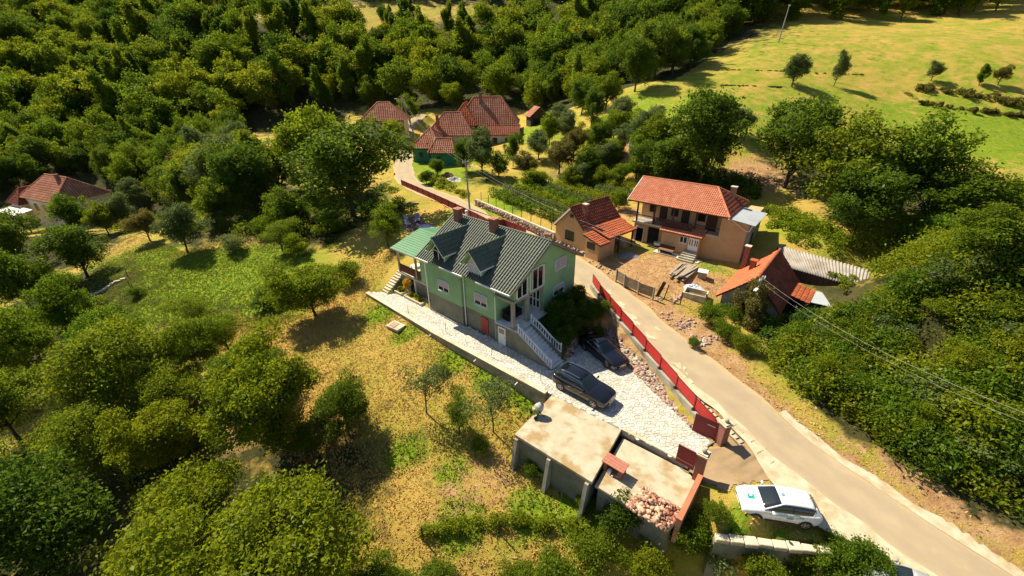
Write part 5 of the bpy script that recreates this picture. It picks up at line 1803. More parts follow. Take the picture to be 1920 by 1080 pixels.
for P, Qp in ((D_, C_), (A_, B_), (B_, C_), (A_, D_)):
    P2, Q2 = P - o_, Qp - o_
    ins = ((A_ + B_ + C_ + D_) / 4 - o_)
    P2, Q2 = P2 + (ins - P2) * .05, Q2 + (ins - Q2) * .05
    n = max(2, int((Q2 - P2).length / .5))
    for k in range(n):
        a, b = P2 + (Q2 - P2) * (k / n), P2 + (Q2 - P2) * ((k + .94) / n)
        e = Vector((-(b - a).y, (b - a).x, 0)).normalized() * .02
        MB().hull8([(a - e) * 1 + Vector((0, 0, hb - a.z)), (b - e) + Vector((0, 0, hb - b.z)), (b + e) + Vector((0, 0, hb - b.z)), (a + e) + Vector((0, 0, hb - a.z)),
                    a - e - Vector((0, 0, .12)), b - e - Vector((0, 0, .12)), b + e - Vector((0, 0, .12)), a + e - Vector((0, 0, .12))]).build('board', M_WOOD, cs)

# ------------------------------------------------------------------ village houses
def hip(root, x0, x1, y0, y1, z0, ze, zr_, mat_t, over=.5, ridge='y', inset=None, mat_w=None, seed=1, tw=.45, cl=.5):
    if mat_w:
        MB().box(x0, x1, y0, y1, z0 - 1.5, ze).build('wall', mat_w, root)
    X0, X1, Y0, Y1 = x0 - over, x1 + over, y0 - over, y1 + over
    if ridge == 'y':
        i = (X1 - X0) / 2 * .8 if inset is None else inset
        a, b = ((X0 + X1) / 2, Y0 + i, zr_), ((X0 + X1) / 2, Y1 - i, zr_)
        F = [[(X0, Y0, ze), (X1, Y0, ze), a], [(X1, Y0, ze), (X1, Y1, ze), b, a], [(X1, Y1, ze), (X0, Y1, ze), b], [(X0, Y1, ze), (X0, Y0, ze), a, b]]
    else:
        i = (Y1 - Y0) / 2 * .8 if inset is None else inset
        a, b = (X0 + i, (Y0 + Y1) / 2, zr_), (X1 - i, (Y0 + Y1) / 2, zr_)
        F = [[(X0, Y0, ze), (X1, Y0, ze), b, a], [(X1, Y0, ze), (X1, Y1, ze), b], [(X1, Y1, ze), (X0, Y1, ze), a, b], [(X0, Y1, ze), (X0, Y0, ze), a]]
    for k, f in enumerate(F):
        if len(f) == 4 and (Vector(f[2]) - Vector(f[3])).length < .05:
            f = f[:3]
        tiled('tiles', f, mat_t, root, tw, cl, .05, .05, seed=seed + k, deck=M_WOOD, deck_t=.15)
    ridge_tiles('ridge_tiles', Vector(a) + Vector((0, 0, .05)), Vector(b) + Vector((0, 0, .05)), mat_t, root, .18, .5)
    for q, cs_ in ((a, ((X0, Y0), (X1, Y0)) if ridge == 'y' else ((X0, Y0), (X0, Y1))), (b, ((X0, Y1), (X1, Y1)) if ridge == 'y' else ((X1, Y0), (X1, Y1)))):
        for c_ in cs_:
            ridge_tiles('ridge_tiles', (q[0], q[1], q[2] + .05), (c_[0], c_[1], ze + .08), mat_t, root, .17, .5)
    return a, b


M_TEAL = surf('teal_green_wall', (0.03, 0.20, 0.12), (0.025, 0.16, 0.10), 1.5, .9)
M_CREAM = surf('cream_wall', (0.60, 0.53, 0.42), (0.5, 0.44, 0.35), 1.5, .95)
pB = at_z(776, 303, 4.0)
vb_ = empty('village_house', (pB[0], pB[1], 4.0), -.12, 'village house with teal green walls and stepped brown hip roofs', 'house')
hip(vb_, 0, 6.2, 0, 9.5, 0, 2.9, 6.6, M_TILE_FAR, ridge='y', mat_w=M_TEAL, seed=50, inset=5.2)
hip(vb_, 5.4, 10.2, -4.2, 1.0, 0, 2.7, 5.2, M_TILE_FAR, ridge='x', mat_w=M_TEAL, seed=60, inset=1.2)
hip(vb_, 1.5, 12.0, 7.5, 16, .8, 4.6, 9.2, M_TILE_FAR, ridge='x', mat_w=M_CREAM, seed=70)
for x in (1.4, 3.6):
    MB().box(x, x + .9, -.06, .02, .9, 2.0).build('window', M_GLASS, vb_)
MB().box(6.6, 7.5, -4.26, -4.18, .8, 1.9).build('window', M_GLASS, vb_)
MB().box(3.5, 4.1, 8.3, 8.9, 5, 9.0).build('chimney', M_BRICK, vb_)
pC = at_z(870, 275, 5.8)
vc = empty('village_house', (pC[0], pC[1], 5.8), -.05, 'large village house under a broad brown hip roof behind the fruit trees', 'house')
hip(vc, -2, 12.5, 3, 13, 0, 4.4, 10.4, M_TILE_FAR, ridge='x', mat_w=M_CREAM, seed=80)
hip(vc, -3, 2.6, 1.5, 14, 0, 4.6, 9.2, M_TILE_ORANGE, ridge='y', mat_w=M_CREAM, seed=88, inset=4)
tiled('lean_to_tiles', [(-1, -1.5, 2.8), (13.5, -1.5, 2.8), (13.5, 3.2, 4.6), (-1, 3.2, 4.6)], M_TILE_DARK, vc, .45, .5, .05, .05, seed=97, deck=M_WOOD)
MB().box(-.6, 13.0, -.9, 3.0, -1.5, 2.9).build('lean_to_wall', M_CREAM, vc)
MB().box(3.4, 4.1, 6.5, 7.2, 8, 11.5).build('chimney', M_BRICK, vc)
for x in (1, 4, 7, 10):
    MB().box(x, x + 1.1, -.97, -.88, .8, 2.1).build('window', M_GLASS, vc)
pA = at_z(745, 248, 8.2)
va = empty('village_house', (pA[0], pA[1], 8.2), .05, 'brown-roofed village house half hidden behind the big lime tree', 'house')
hip(va, -8.5, 1.5, 0, 9, 0, 2.8, 6.8, M_TILE_FAR, ridge='x', mat_w=M_CREAM, seed=110)
MB().box(-6, -5.2, -.06, .03, .8, 1.9).build('window', M_GLASS, va)
MB().box(-3, -2.2, -.06, .03, .8, 1.9).build('window', M_GLASS, va)
pS = on_ground(995, 238)
vs = empty('wooden_shed', pS, .25, 'open-fronted wooden shed with brown roof on the grassy slope', 'shed')
MB().box(0, 4.6, 0, 4, -1, 2.4).build('wall', M_WOOD, vs)
MB().box(.6, 2.6, -.05, .03, 0, 1.9).build('shade_panel', M_DARK, vs)  # black panel in place of the shaded inside
tiled('tiles', [(-.4, 4.4, 2.3), (-.4, -.4, 2.3), (2.3, -.4, 4.6), (2.3, 4.4, 4.6)], M_TILE_FAR, vs, .45, .5, .05, .05, seed=120, deck=M_WOOD)
tiled('tiles', [(5.0, -.4, 2.3), (5.0, 4.4, 2.3), (2.3, 4.4, 4.6), (2.3, -.4, 4.6)], M_TILE_FAR, vs, .45, .5, .05, .05, seed=121, deck=M_WOOD)
m_ = MB()
m_.v = [(0, -.01, 2.3), (4.6, -.01, 2.3), (2.3, -.01, 4.4)]
m_.f = [(0, 1, 2)]
m_.build('gable', M_WOOD, vs)
wsd = empty('sheet_shed', (pS[0] + 6.0, pS[1] - 1.2, pS[2] + .4), .25, 'small lean-to shed with white sheet roof beside the wooden shed', 'shed')
MB().box(0, 5, 0, 3, -1, 1.6).build('wall', M_WOOD_GREY, wsd)
MB().slab([(-.3, -.5, 1.75), (5.3, -.5, 1.75), (5.3, 3.4, 3.2), (-.3, 3.4, 3.2)], .06).build('sheet_roof', M_WHITE, wsd)
# house in the trees on the left
pL = at_z(96, 418, -3.2)
lh = empty('secluded_house', (pL[0], pL[1], -3.2), -.42, 'pale house with worn brown hip roof among trees below the wood', 'house')
hip(lh, -6, 6, 0, 8, 0, 4.6, 8.2, M_TILE_FAR, ridge='x', mat_w=M_CREAM, seed=130, inset=2.5)
hip(lh, -9.5, -5.5, -1, 6, 0, 3.4, 6.0, M_TILE_DARK, ridge='y', mat_w=M_CREAM, seed=140)
for x in (-3, 0, 3):
    MB().box(x, x + 1.2, -.06, .03, 2.2, 3.6).build('window', M_GLASS, lh)
MB().slab([(-8.5, -3.8, 2.5), (-1, -3.8, 2.5), (-1, -1.2, 2.9), (-8.5, -1.2, 2.9)], .08).build('white_awning', M_WHITE, lh)
for x in (-8.3, -4.5, -1.2):
    MB().box(x - .06, x + .06, -3.7, -3.58, -1, 2.5).build('awning_post', M_WHITE, lh)
MB().box(2, 2.6, 3, 3.6, 6, 8.9).build('chimney', M_BRICK, lh)
# pale hut far up in the wood
pH = on_ground(672, 172)
fh = empty('forest_hut', pH, -.3, 'tiny pale grey hut glimpsed among the trees above the village', 'hut')
MB().box(-1.5, 1.5, 0, 4, -2, 2.2).build('wall', M_CREAM, fh)
MB().slab([(-1.8, -.3, 2.2), (0, -.3, 3.8), (0, 4.3, 3.8), (-1.8, 4.3, 2.2)][::-1], .1).build('roof', M_SHEET, fh)
MB().slab([(0, -.3, 3.8), (1.8, -.3, 2.2), (1.8, 4.3, 2.2), (0, 4.3, 3.8)][::-1], .1).build('roof', M_SHEET, fh)

# ------------------------------------------------------------------ poles, lamps and wires
M_POLE = surf('weathered_pole', (0.34, 0.31, 0.26), (0.25, 0.22, 0.18), 3, .9, stretch=(1, 1, .3))
def pole(name, base, top, r, label, lamp=None, strut=None):
    t = empty(name, base, 0, label, 'utility pole')
    d_ = Vector(top) - Vector(base)
    MB().tube([(0, 0, -.8), tuple(d_)], [r, r * .65], 10).build('shaft', M_POLE, t)
    MB().obox(d_ - Vector((0, 0, .35)), (1.1, .08, .1), rz=.6).build('crossarm', M_POLE, t)
    for s in (-.45, .45):
        MB().lathe([(.03, 0), (.06, .03), (.03, .08), (.06, .12), (.02, .2)], 8, (d_.x + s * math.cos(.6), d_.y + s * math.sin(.6), d_.z - .3)).build('insulator', M_WHITE, t)
    if lamp:
        l_ = Vector(lamp)
        MB().tube([d_ - Vector((0, 0, .9)), d_ - Vector((0, 0, .7)) + l_ * .6, d_ - Vector((0, 0, .75)) + l_], .03, 6).build('lamp_arm', M_POLE, t)
        c = d_ - Vector((0, 0, .78)) + l_ * 1.15
        MB().obox(c, (.62, .26, .14), rz=math.atan2(l_.y, l_.x)).build('lamp_head', M_WHITE, t, bevel=.04)
    if strut:
        MB().tube([tuple(Vector(strut)), tuple(d_ * .93)], [r, r * .7], 10).build('strut', M_POLE, t)
    return Vector(base) + d_


P1b = (-6.5, 65.2, 2.4)
P1 = pole('utility_pole', P1b, (-6.75, 65.2, 10.4), .16, 'grey utility pole with lamp rising behind the chimneys of the green house', lamp=(.9, -.3, 0))
b2 = at_z(758, 252, 7.6)
P2 = pole('utility_pole', b2, (b2[0] + .4, b2[1], b2[2] + 9.2), .17, 'braced utility pole with lamp between two village houses', lamp=(-1.2, -.2, 0), strut=(3.0, -1.5, -.5))
b3 = on_ground(1459, 80)
P3 = pole('utility_pole', b3, (b3[0] + .6, b3[1], b3[2] + 8.5), .16, 'lone leaning wooden pole standing on the hillside meadow')
b4 = (21.6, 32.6, 1.1)
P4 = pole('utility_pole', b4, (21.75, 32.7, 6.4), .14, 'creeper-clad lamp pole in front of the ruined house', lamp=(-.7, -.7, -.1))
off = Vector(at_y(1990, 800, 14.5))
M_WIRE = plain('pale_cable', (0.30, 0.29, 0.26), .6)


def wire(a, b, sag, r, label):
    a, b = Vector(a), Vector(b)
    pts = []
    for k in range(25):
        t = k / 24
        p = a.lerp(b, t)
        p.z -= sag * 4 * t * (1 - t)
        pts.append(p)
    o = MB().tube(pts, r, 5).build('overhead_cable', M_WIRE)
    return tag(o, label, 'cable')


wire(P1 - Vector((0, 0, .3)), P4 - Vector((0, 0, .2)), 1.6, .013, 'upper pale cable sagging from the lamp pole over the small house')
wire(P1 - Vector((0.1, 0, .75)), P4 - Vector((0.1, 0, .5)), 1.65, .008, 'thin lower cable under the one crossing the small house')
wire(P4 - Vector((0, 0, .2)), off, .9, .009, 'upper pale cable running from the ruined house over the thicket')
wire(P4 - Vector((0, 0, .6)), off - Vector((0, 0, .5)), .9, .006, 'lower pale cable running from the ruined house over the thicket')
wire(P1 - Vector((0, 0, .3)), P2 - Vector((0, 0, .4)), 1.8, .009, 'upper pale cable crossing in front of the teal village house')
wire(P1 - Vector((0, 0, .75)), P2 - Vector((0, 0, .9)), 1.9, .007, 'lower pale cable crossing in front of the teal village house')
# ------------------------------------------------------------------ vehicles
M_CARBLACK = plain('black_car_paint', (0.004, 0.004, 0.005), 0.12, spec=0.6, coat=0.6)
M_CARWHITE = plain('white_car_paint', (0.78, 0.78, 0.78), 0.25, spec=0.5, coat=0.4)
M_CARSILVER = plain('silver_car_paint', (0.50, 0.51, 0.53), 0.3, metal=0.4, coat=0.4)
M_CARGLASS = plain('car_glass', (0.012, 0.018, 0.02), 0.05, spec=0.9)
M_CHROME = plain('chrome_trim', (0.62, 0.62, 0.62), 0.18, metal=1.0)
M_TYRE = plain('tyre_rubber', (0.012, 0.012, 0.012), 0.85)
M_RIM = plain('alloy_rim', (0.42, 0.41, 0.40), 0.3, metal=0.8)
M_LAMP = plain('headlamp_glass', (0.62, 0.64, 0.66), 0.1, spec=0.8)
M_TAIL = plain('tail_lamp', (0.30, 0.012, 0.01), 0.2)
M_TRIM = plain('black_plastic', (0.014, 0.014, 0.015), 0.6)
M_TEALP = plain('teal_decal', (0.02, 0.30, 0.27), 0.4)
M_BLUED = plain('grey_blue_decal', (0.20, 0.30, 0.36), 0.4)


def loft(sections):
    """sections: list of (x, [(y,z)...]) half profiles from bottom centre to top centre"""
    m_ = MB()
    full = []
    for x, pr in sections:
        r = [(x, y, z) for y, z in pr] + [(x, -y, z) for y, z in pr[::-1][1:-1]]
        full.append(r + r[:1])
    m_.grid(full)
    n = len(full[0])
    m_.f.append(tuple(range(n - 1)))
    k = (len(full) - 1) * n
    m_.f.append(tuple(range(k + n - 2, k - 1, -1)))
    return m_


def lerp_tab(tab, x):
    tab = sorted(tab)
    xs = [t[0] for t in tab]
    return [float(np.interp(x, xs, [t[k] for t in tab])) for k in range(1, len(tab[0]))]


def smooth_tab(tab, n):
    tab = sorted(tab, reverse=True)
    P = smooth_line([(t[0], t[1], t[2]) for t in tab], 1e9)
    P = np.array([t for t in tab], float)
    out = []
    for i in range(len(P) - 1):
        p0, p1, p2, p3 = P[max(i - 1, 0)], P[i], P[i + 1], P[min(i + 2, len(P) - 1)]
        for t in np.arange(n) / n:
            out.append(0.5 * (2 * p1 + (p2 - p0) * t + (2 * p0 - 5 * p1 + 4 * p2 - p3) * t * t + (3 * p1 - p0 - 3 * p2 + p3) * t ** 3))
    out.append(P[-1])
    return out


def car(name, loc, heading, body, cabin, hwb, paint, wheel_x, wr, label, rails=False, chrome=False, kidney=False, pillars=False, roof=(0.25, -1.9), kids=None):
    t = empty(name, loc, heading, label, 'car')
    tabs = smooth_tab(body, 3)
    secs = []
    for x, zb, zt, hw in tabs:
        h = zt - zb
        secs.append((x, [(0, zb), (hw * .78, zb), (hw * .95, zb + .10), (hw * .995, zb + .22), (hw, zb + .5 * h), (hw * .99, zt - .22 * min(1, h)), (hw * .95, zt - .05), (hw * .84, zt), (hw * .45, zt + .035), (0, zt + .045)]))
    b = loft(secs).build('body', paint, t, True)
    tabs = smooth_tab(cabin, 3)
    secs = []
    rsec = []
    for x, z, hb, ht in tabs:
        zb = lerp_tab([(q[0], q[2]) for q in body], x)[0] - .02
        z = max(z, zb + .01)
        secs.append((x, [(0, zb - .1), (hb, zb - .1), (hb, zb), (ht + (hb - ht) * .15, z - .08), (ht * .9, z - .015), (ht * .5, z + .01), (0, z + .02)]))
        if roof[1] <= x <= roof[0]:
            rsec.append((x, [(0, z - .05), (ht * .94, z - .075), (ht * 1.015, z - .075), (ht * .93, z + .003), (ht * .5, z + .03), (0, z + .04)]))
    loft(secs).build('cabin_glass', M_CARGLASS, t, True)
    loft(rsec).build('roof', paint, t, True)
    # wheels and dark arches
    tyre = MB().lathe([(wr * .62, -.12), (wr * .95, -.12), (wr, -.08), (wr, .08), (wr * .95, .12), (wr * .62, .12)], 20).mesh('tyre', M_TYRE, True)
    rm = MB().lathe([(.02, .10), (.06, .125), (.09, .09), (wr * .55, .09), (wr * .6, .125), (wr * .66, .125), (wr * .66, .0)], 20)
    for k in range(5):
        a = k * 2 * math.pi / 5
        rm.obox((math.cos(a) * wr * .33, math.sin(a) * wr * .33, .115), (wr * .6, .06, .03), rz=a)
    rm = rm.mesh('rim', M_RIM)
    arch = MB().lathe([(wr * 1.14, -.1), (wr * 1.14, .012), (wr * .3, .012)], 22).mesh('wheel_arch', M_TRIM)
    hwm = max(q[3] for q in body)
    for x in wheel_x:
        for s in (-1, 1):
            R_ = Matrix.Rotation(-s * math.pi / 2, 4, 'X')
            w = new_obj('wheel', tyre, t)
            w.matrix_local = Matrix.Translation((x, s * (hwm - .115), wr)) @ R_
            r_ = new_obj('rim', rm, w)
            a_ = new_obj('wheel_arch', arch, t)
            a_.matrix_local = Matrix.Translation((x, s * (hwm - .008), wr + .02)) @ R_
    L0 = body[0][0]
    zt0 = body[1][2]
    for s in (-1, 1):
        hw2 = body[2][3]
        MB().hull8([(L0 - .12, s * hw2 * .42, zt0 - .16), (L0 - .34, s * hw2 * .93, zt0 - .10), (L0 - .6, s * hw2 * .99, zt0 - .03), (L0 - .3, s * hw2 * .5, zt0 - .16),
                    (L0 - .17, s * hw2 * .42, zt0 - .02), (L0 - .38, s * hw2 * .93, zt0 + .03), (L0 - .62, s * hw2 * .97, zt0 + .06), (L0 - .32, s * hw2 * .5, zt0 + .0)]).build('headlight', M_LAMP, t)
        Lr = body[-1][0]
        zr2 = body[-2][2]
        hr = body[-2][3]
        MB().hull8([(Lr - .02, s * hr * .55, zr2 - .3), (Lr + .05, s * hr * .98, zr2 - .3), (Lr + .3, s * hr * 1.02, zr2 - .26), (Lr + .1, s * hr * .6, zr2 - .3),
                    (Lr + .03, s * hr * .55, zr2 - .12), (Lr + .09, s * hr * .96, zr2 - .1), (Lr + .33, s * hr * 1.0, zr2 - .08), (Lr + .15, s * hr * .6, zr2 - .1)]).build('tail_light', M_TAIL, t)
        xm, zm = cabin[0][0] - .42, cabin[0][1] + .1
        mi = MB().obox((xm, s * (hwb + .2), zm), (.14, .22, .15), rz=s * .25).build('mirror', paint, t, bevel=.04)
        MB().tube([(xm, s * (hwb + .02), zm - .06), (xm, s * (hwb + .14), zm - .03)], .03, 6).build('mirror_arm', M_TRIM, t)
        # window outline
        zb_ = lambda x: lerp_tab([(q[0], q[2]) for q in body], x)[0]
        pts = []
        top = [q for q in tabs if roof[1] - .1 <= q[0] <= roof[0] + .25]
        for q in top:
            pts.append((q[0], s * (q[3] + (q[2] - q[3]) * .2 + .012), q[1] - .10))
        pts = pts[::2]
        lowp = [(top[-1][0] - .1, s * (hwb + .012), zb_(top[-1][0]) + .03), (0, s * (hwb + .014), zb_(0) + .0), (top[0][0] + .35, s * (hwb + .012), zb_(top[0][0]) + .0)]
        if chrome:
            MB().tube(pts[::-1] + [], .016, 6).build('window_trim', M_CHROME, t)
            MB().tube([pts[-1]] + lowp, .016, 6).build('window_trim', M_CHROME, t)
        if rails:
            MB().tube([(q[0], s * q[3] * .86, q[1] + .06) for q in tabs if roof[1] + .1 <= q[0] <= roof[0] - .1], .022, 6).build('roof_rail', M_CHROME, t)
        if pillars:
            for xa in (tabs[0][0] * .5 - .25,):
                pass
            A_ = tabs[1]
            for xs_ in ((roof[0] + .02, cabin[0][0] - .02),):
                q0 = min(tabs, key=lambda q: abs(q[0] - xs_[0]))
                MB().tube([(q0[0], s * q0[3] * .98, q0[1] - .04), (xs_[1], s * hwb * .96, zb_(xs_[1]) + .01)], .045, 6).build('pillar', paint, t)
            for xb_ in (-.42,):
                q0 = min(tabs, key=lambda q: abs(q[0] - xb_))
                MB().tube([(q0[0], s * (q0[3] + .02), q0[1] - .07), (q0[0], s * (hwb + .005), zb_(q0[0]))], .03, 6).build('pillar', M_TRIM, t)
            q0 = min(tabs, key=lambda q: abs(q[0] - roof[1]))
            MB().hull8([(q0[0] - .3, s * hwb * .9, zb_(q0[0]) - .02), (q0[0] + .12, s * (hwb + .012), zb_(q0[0]) - .02), (q0[0] + .1, s * (hwb - .1), zb_(q0[0]) - .02), (q0[0] - .3, s * (hwb - .25), zb_(q0[0]) - .02),
                        (q0[0] - .08, s * q0[3] * .92, q0[1] - .04), (q0[0] + .02, s * q0[3] * 1.0, q0[1] - .05), (q0[0] + .02, s * q0[3] * .8, q0[1] - .03), (q0[0] - .08, s * q0[3] * .7, q0[1] - .03)]).build('rear_pillar', paint, t)
    zg = body[1][1]
    if kidney:
        for s in (-1, 1):
            f = MB()
            x = L0 + .0
            bars(f, [(x, s * .04, zt0 - .28), (x, s * .32, zt0 - .26), (x - .05, s * .33, zt0 - .06), (x - .04, s * .05, zt0 - .05), (x, s * .04, zt0 - .28)], .035, .05, (1, 0, 0))
            f.build('grille_ring', M_CHROME, t)
        MB().box(L0 - .1, L0 - .02, -.3, .3, zt0 - .26, zt0 - .08).build('grille', M_TRIM, t)
        MB().tube([(L0 - .12, -.7, zg + .16), (L0 + .02, -.3, zg + .12), (L0 + .02, .3, zg + .12), (L0 - .12, .7, zg + .16)], .02, 6).build('bumper_trim', M_CHROME, t)
    else:
        MB().box(L0 - .16, L0 + .015, -.55, .55, zg + .02, zg + .2).build('grille', M_TRIM, t)
        MB().box(L0 - .12, L0 + .02, -.5, .5, zt0 - .2, zt0 - .14).build('badge_strip', M_TRIM, t)
    MB().box(L0 - .04, L0 + .03, -.26, .26, zg + .26, zg + .36).build('number_plate', M_WHITE, t)
    # sills and door shut lines
    for s in (-1, 1):
        MB().box(wheel_x[1] + .5, wheel_x[0] - .5, *sorted((s * (hwm - .03), s * (hwm + .012))), .26, .36).build('sill', M_TRIM, t)
        MB().tube([(-.25, s * (hwm + .004), .72), (-.05, s * (hwm + .012), .72)], .012, 6).build('door_handle', M_CHROME if chrome else M_TRIM, t) if False else None
        for x in (.25, -.75):
            MB().box(x, x + .18, *sorted((s * (hwm - .01), s * (hwm + .018))), .88, .91).build('door_handle', M_CHROME if chrome else paint, t)
    return t


SUV_B = [(2.45, .46, .74, .66), (2.36, .30, .90, .86), (2.05, .26, 1.00, .965), (1.5, .26, 1.07, .985), (.9, .25, 1.12, .99), (-.2, .25, 1.13, .99), (-1.3, .25, 1.14, .99), (-2.05, .28, 1.15, .97), (-2.36, .34, 1.12, .90), (-2.46, .5, .98, .80)]
SUV_C = [(1.02, 1.10, .86, .80), (.62, 1.38, .88, .74), (.15, 1.66, .88, .68), (-.5, 1.74, .88, .68), (-1.4, 1.72, .87, .67), (-1.95, 1.62, .85, .64), (-2.3, 1.30, .82, .68), (-2.42, 1.12, .80, .72)]
car('estate_car', (5.45, 25.50, .012), -.729, SUV_B, SUV_C, .90, M_CARBLACK, (1.47, -1.50), .375, 'black off-road estate with silver roof rails parked by the marble stairs', rails=True, chrome=True, kidney=True, roof=(.2, -1.98))
SED_B = [(2.47, .42, .62, .62), (2.38, .26, .74, .82), (2.0, .20, .84, .90), (1.4, .19, .92, .92), (.85, .19, .97, .93), (-.3, .19, .99, .93), (-1.3, .19, 1.01, .93), (-2.0, .22, 1.01, .90), (-2.36, .30, .97, .84), (-2.46, .45, .84, .74)]
SED_C = [(.98, .95, .80, .74), (.5, 1.20, .82, .68), (.0, 1.40, .82, .60), (-.6, 1.44, .82, .60), (-1.1, 1.38, .80, .60), (-1.6, 1.16, .78, .64), (-1.92, 1.0, .74, .66)]
car('saloon_car', (7.95, 30.25, .012), -1.06, SED_B, SED_C, .84, M_CARBLACK, (1.45, -1.48), .34, 'black saloon parked in the shade behind the estate car', chrome=True, kidney=True, roof=(.05, -1.15))
HAT_B = [(2.02, .40, .62, .58), (1.93, .24, .78, .76), (1.6, .20, .88, .85), (1.15, .19, .95, .87), (.75, .19, .98, .875), (-.2, .19, 1.0, .875), (-1.1, .19, 1.03, .88), (-1.7, .22, 1.04, .86), (-1.94, .30, 1.0, .80), (-2.03, .45, .88, .70)]
HAT_C = [(.98, .96, .76, .72), (.55, 1.20, .78, .68), (.1, 1.40, .79, .62), (-.5, 1.455, .79, .61), (-1.2, 1.43, .78, .60), (-1.62, 1.34, .76, .58), (-1.88, 1.10, .72, .60), (-1.98, 1.0, .68, .60)]
zc = h1(14.9, 15.45)
hc = car('hatchback', (14.9, 15.5, zc + .0), math.pi - .20, HAT_B, HAT_C, .79, M_CARWHITE, (1.28, -1.24), .31, 'white hatchback with teal hood emblem parked outside the gate', roof=(.12, -1.66), pillars=True)
MB().hull8([(1.25, -.16, .972), (1.6, -.16, .925), (1.6, .16, .925), (1.25, .16, .972), (1.25, -.16, .99), (1.6, -.16, .942), (1.6, .16, .942), (1.25, .16, .99)]).build('hood_emblem', M_TEALP, hc)
MB().hull8([(1.34, -.08, .988), (1.5, -.08, .968), (1.5, -.02, .968), (1.34, -.02, .988), (1.34, -.08, .993), (1.5, -.08, .973), (1.5, -.02, .973), (1.34, -.02, .993)]).build('emblem_mark', M_WHITE, hc)
for y in (-.36, .34):
    MB().box(1.28, 1.56, y - .02, y + .02, .95, .975).build('hood_lettering', surf('pale_lettering', (.62, .7, .68), (.7, .74, .73), 40, .5), hc)
for x in (-.35, -.95):
    MB().box(x, x + .025, -.42, .42, 1.47, 1.502).build('roof_seam', M_BLUED, hc)
MB().box(-.2, -.04, -.08, .1, 1.46, 1.503).build('roof_mark', M_BLUED, hc)
MB().tube([(-1.45, 0, 1.42), (-1.6, 0, 1.62)], .012, 6).build('antenna', M_TRIM, hc)
for s in (-1, 1):
    for k in range(13):
        x = .62 - k * .135
        MB().hull8([(x, s * .878 - .004, .80), (x + .06, s * .878 - .004, .80), (x + .06, s * .878 + .01 * s + .004, .80), (x, s * .878 + .01 * s + .004, .80),
                    (x - .06, s * .862 - .004, .95), (x, s * .862 - .004, .95), (x, s * .862 + .012 * s + .004, .95), (x - .06, s * .862 + .012 * s + .004, .95)]).build('side_stripe', M_BLUED, hc)
    MB().box(-.55, -.2, *sorted((s * .87, s * .885)), .62, .74).build('side_emblem', M_BLUED, hc)
pc = at_z(1700, 1112, -.9)
car('hatchback', (pc[0], pc[1], h1(pc[0], pc[1]) + .02), 2.55, HAT_B, HAT_C, .79, M_CARSILVER, (1.28, -1.24), .31, 'silver car cut off by the bottom edge beside the road', roof=(.12, -1.66), pillars=True)
# white van glimpsed among the orchard trees
pv = on_ground(1196, 277)
vn = empty('van', pv, .9, 'small white van half hidden by orchard trees below the meadow', 'van')
loft([(2.1, [(0, .3), (.8, .3), (.85, .6), (.8, .9), (0, .95)]), (1.5, [(0, .3), (.85, .3), (.9, .8), (.85, 1.1), (0, 1.15)]), (.9, [(0, .3), (.85, .3), (.9, .9), (.78, 1.85), (0, 1.9)]), (-2.0, [(0, .3), (.85, .3), (.9, .9), (.8, 1.9), (0, 1.95)])]).build('body', M_CARWHITE, vn)
MB().hull8([(1.48, -.75, 1.15), (1.5, .75, 1.15), (1.49, .76, 1.14), (1.4, -.76, 1.14), (.96, -.68, 1.8), (.96, .68, 1.8), (.9, .68, 1.8), (.9, -.68, 1.8)]).build('windscreen', M_CARGLASS, vn)
for x in (1.3, -1.3):
    for s in (-1, 1):
        MB().lathe([(.1, -.1), (.3, -.1), (.3, .1), (.1, .1)], 12, (x, .82 * s, .3), Matrix.Rotation(math.pi / 2, 3, 'X')).build('wheel', M_TYRE, vn)
# ------------------------------------------------------------------ vegetation
LM = {
    'mid': leaf_mat('mid_green_leaf', (0.034, 0.082, 0.006), (0.150, 0.250, 0.014), (0.235, 0.255, 0.012), .55),
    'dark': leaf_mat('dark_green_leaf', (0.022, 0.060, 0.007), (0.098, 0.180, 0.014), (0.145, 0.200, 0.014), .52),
    'yel': leaf_mat('yellow_green_leaf', (0.075, 0.130, 0.005), (0.215, 0.290, 0.012), (0.285, 0.285, 0.014), .55),
    'grey': leaf_mat('grey_green_leaf', (0.055, 0.095, 0.026), (0.150, 0.205, 0.065), (0.175, 0.205, 0.050), .45),
    'brown': leaf_mat('brownish_leaf', (0.072, 0.072, 0.016), (0.170, 0.170, 0.032), (0.225, 0.180, 0.04), .45),
    'gold': leaf_mat('golden_leaf', (0.50, 0.29, 0.01), (0.68, 0.46, 0.02), (0.65, 0.48, 0.03)),
    'straw': leaf_mat('straw_blade', (0.44, 0.295, 0.085), (0.70, 0.48, 0.19), (0.58, 0.41, 0.14), .25),
    'grass': leaf_mat('green_blade', (0.12, 0.195, 0.016), (0.25, 0.31, 0.035), (0.26, 0.29, 0.03), .3),
}
M_BARK = surf('bark', (0.085, 0.062, 0.042), (0.05, 0.037, 0.026), 4, .95, .6, 20)


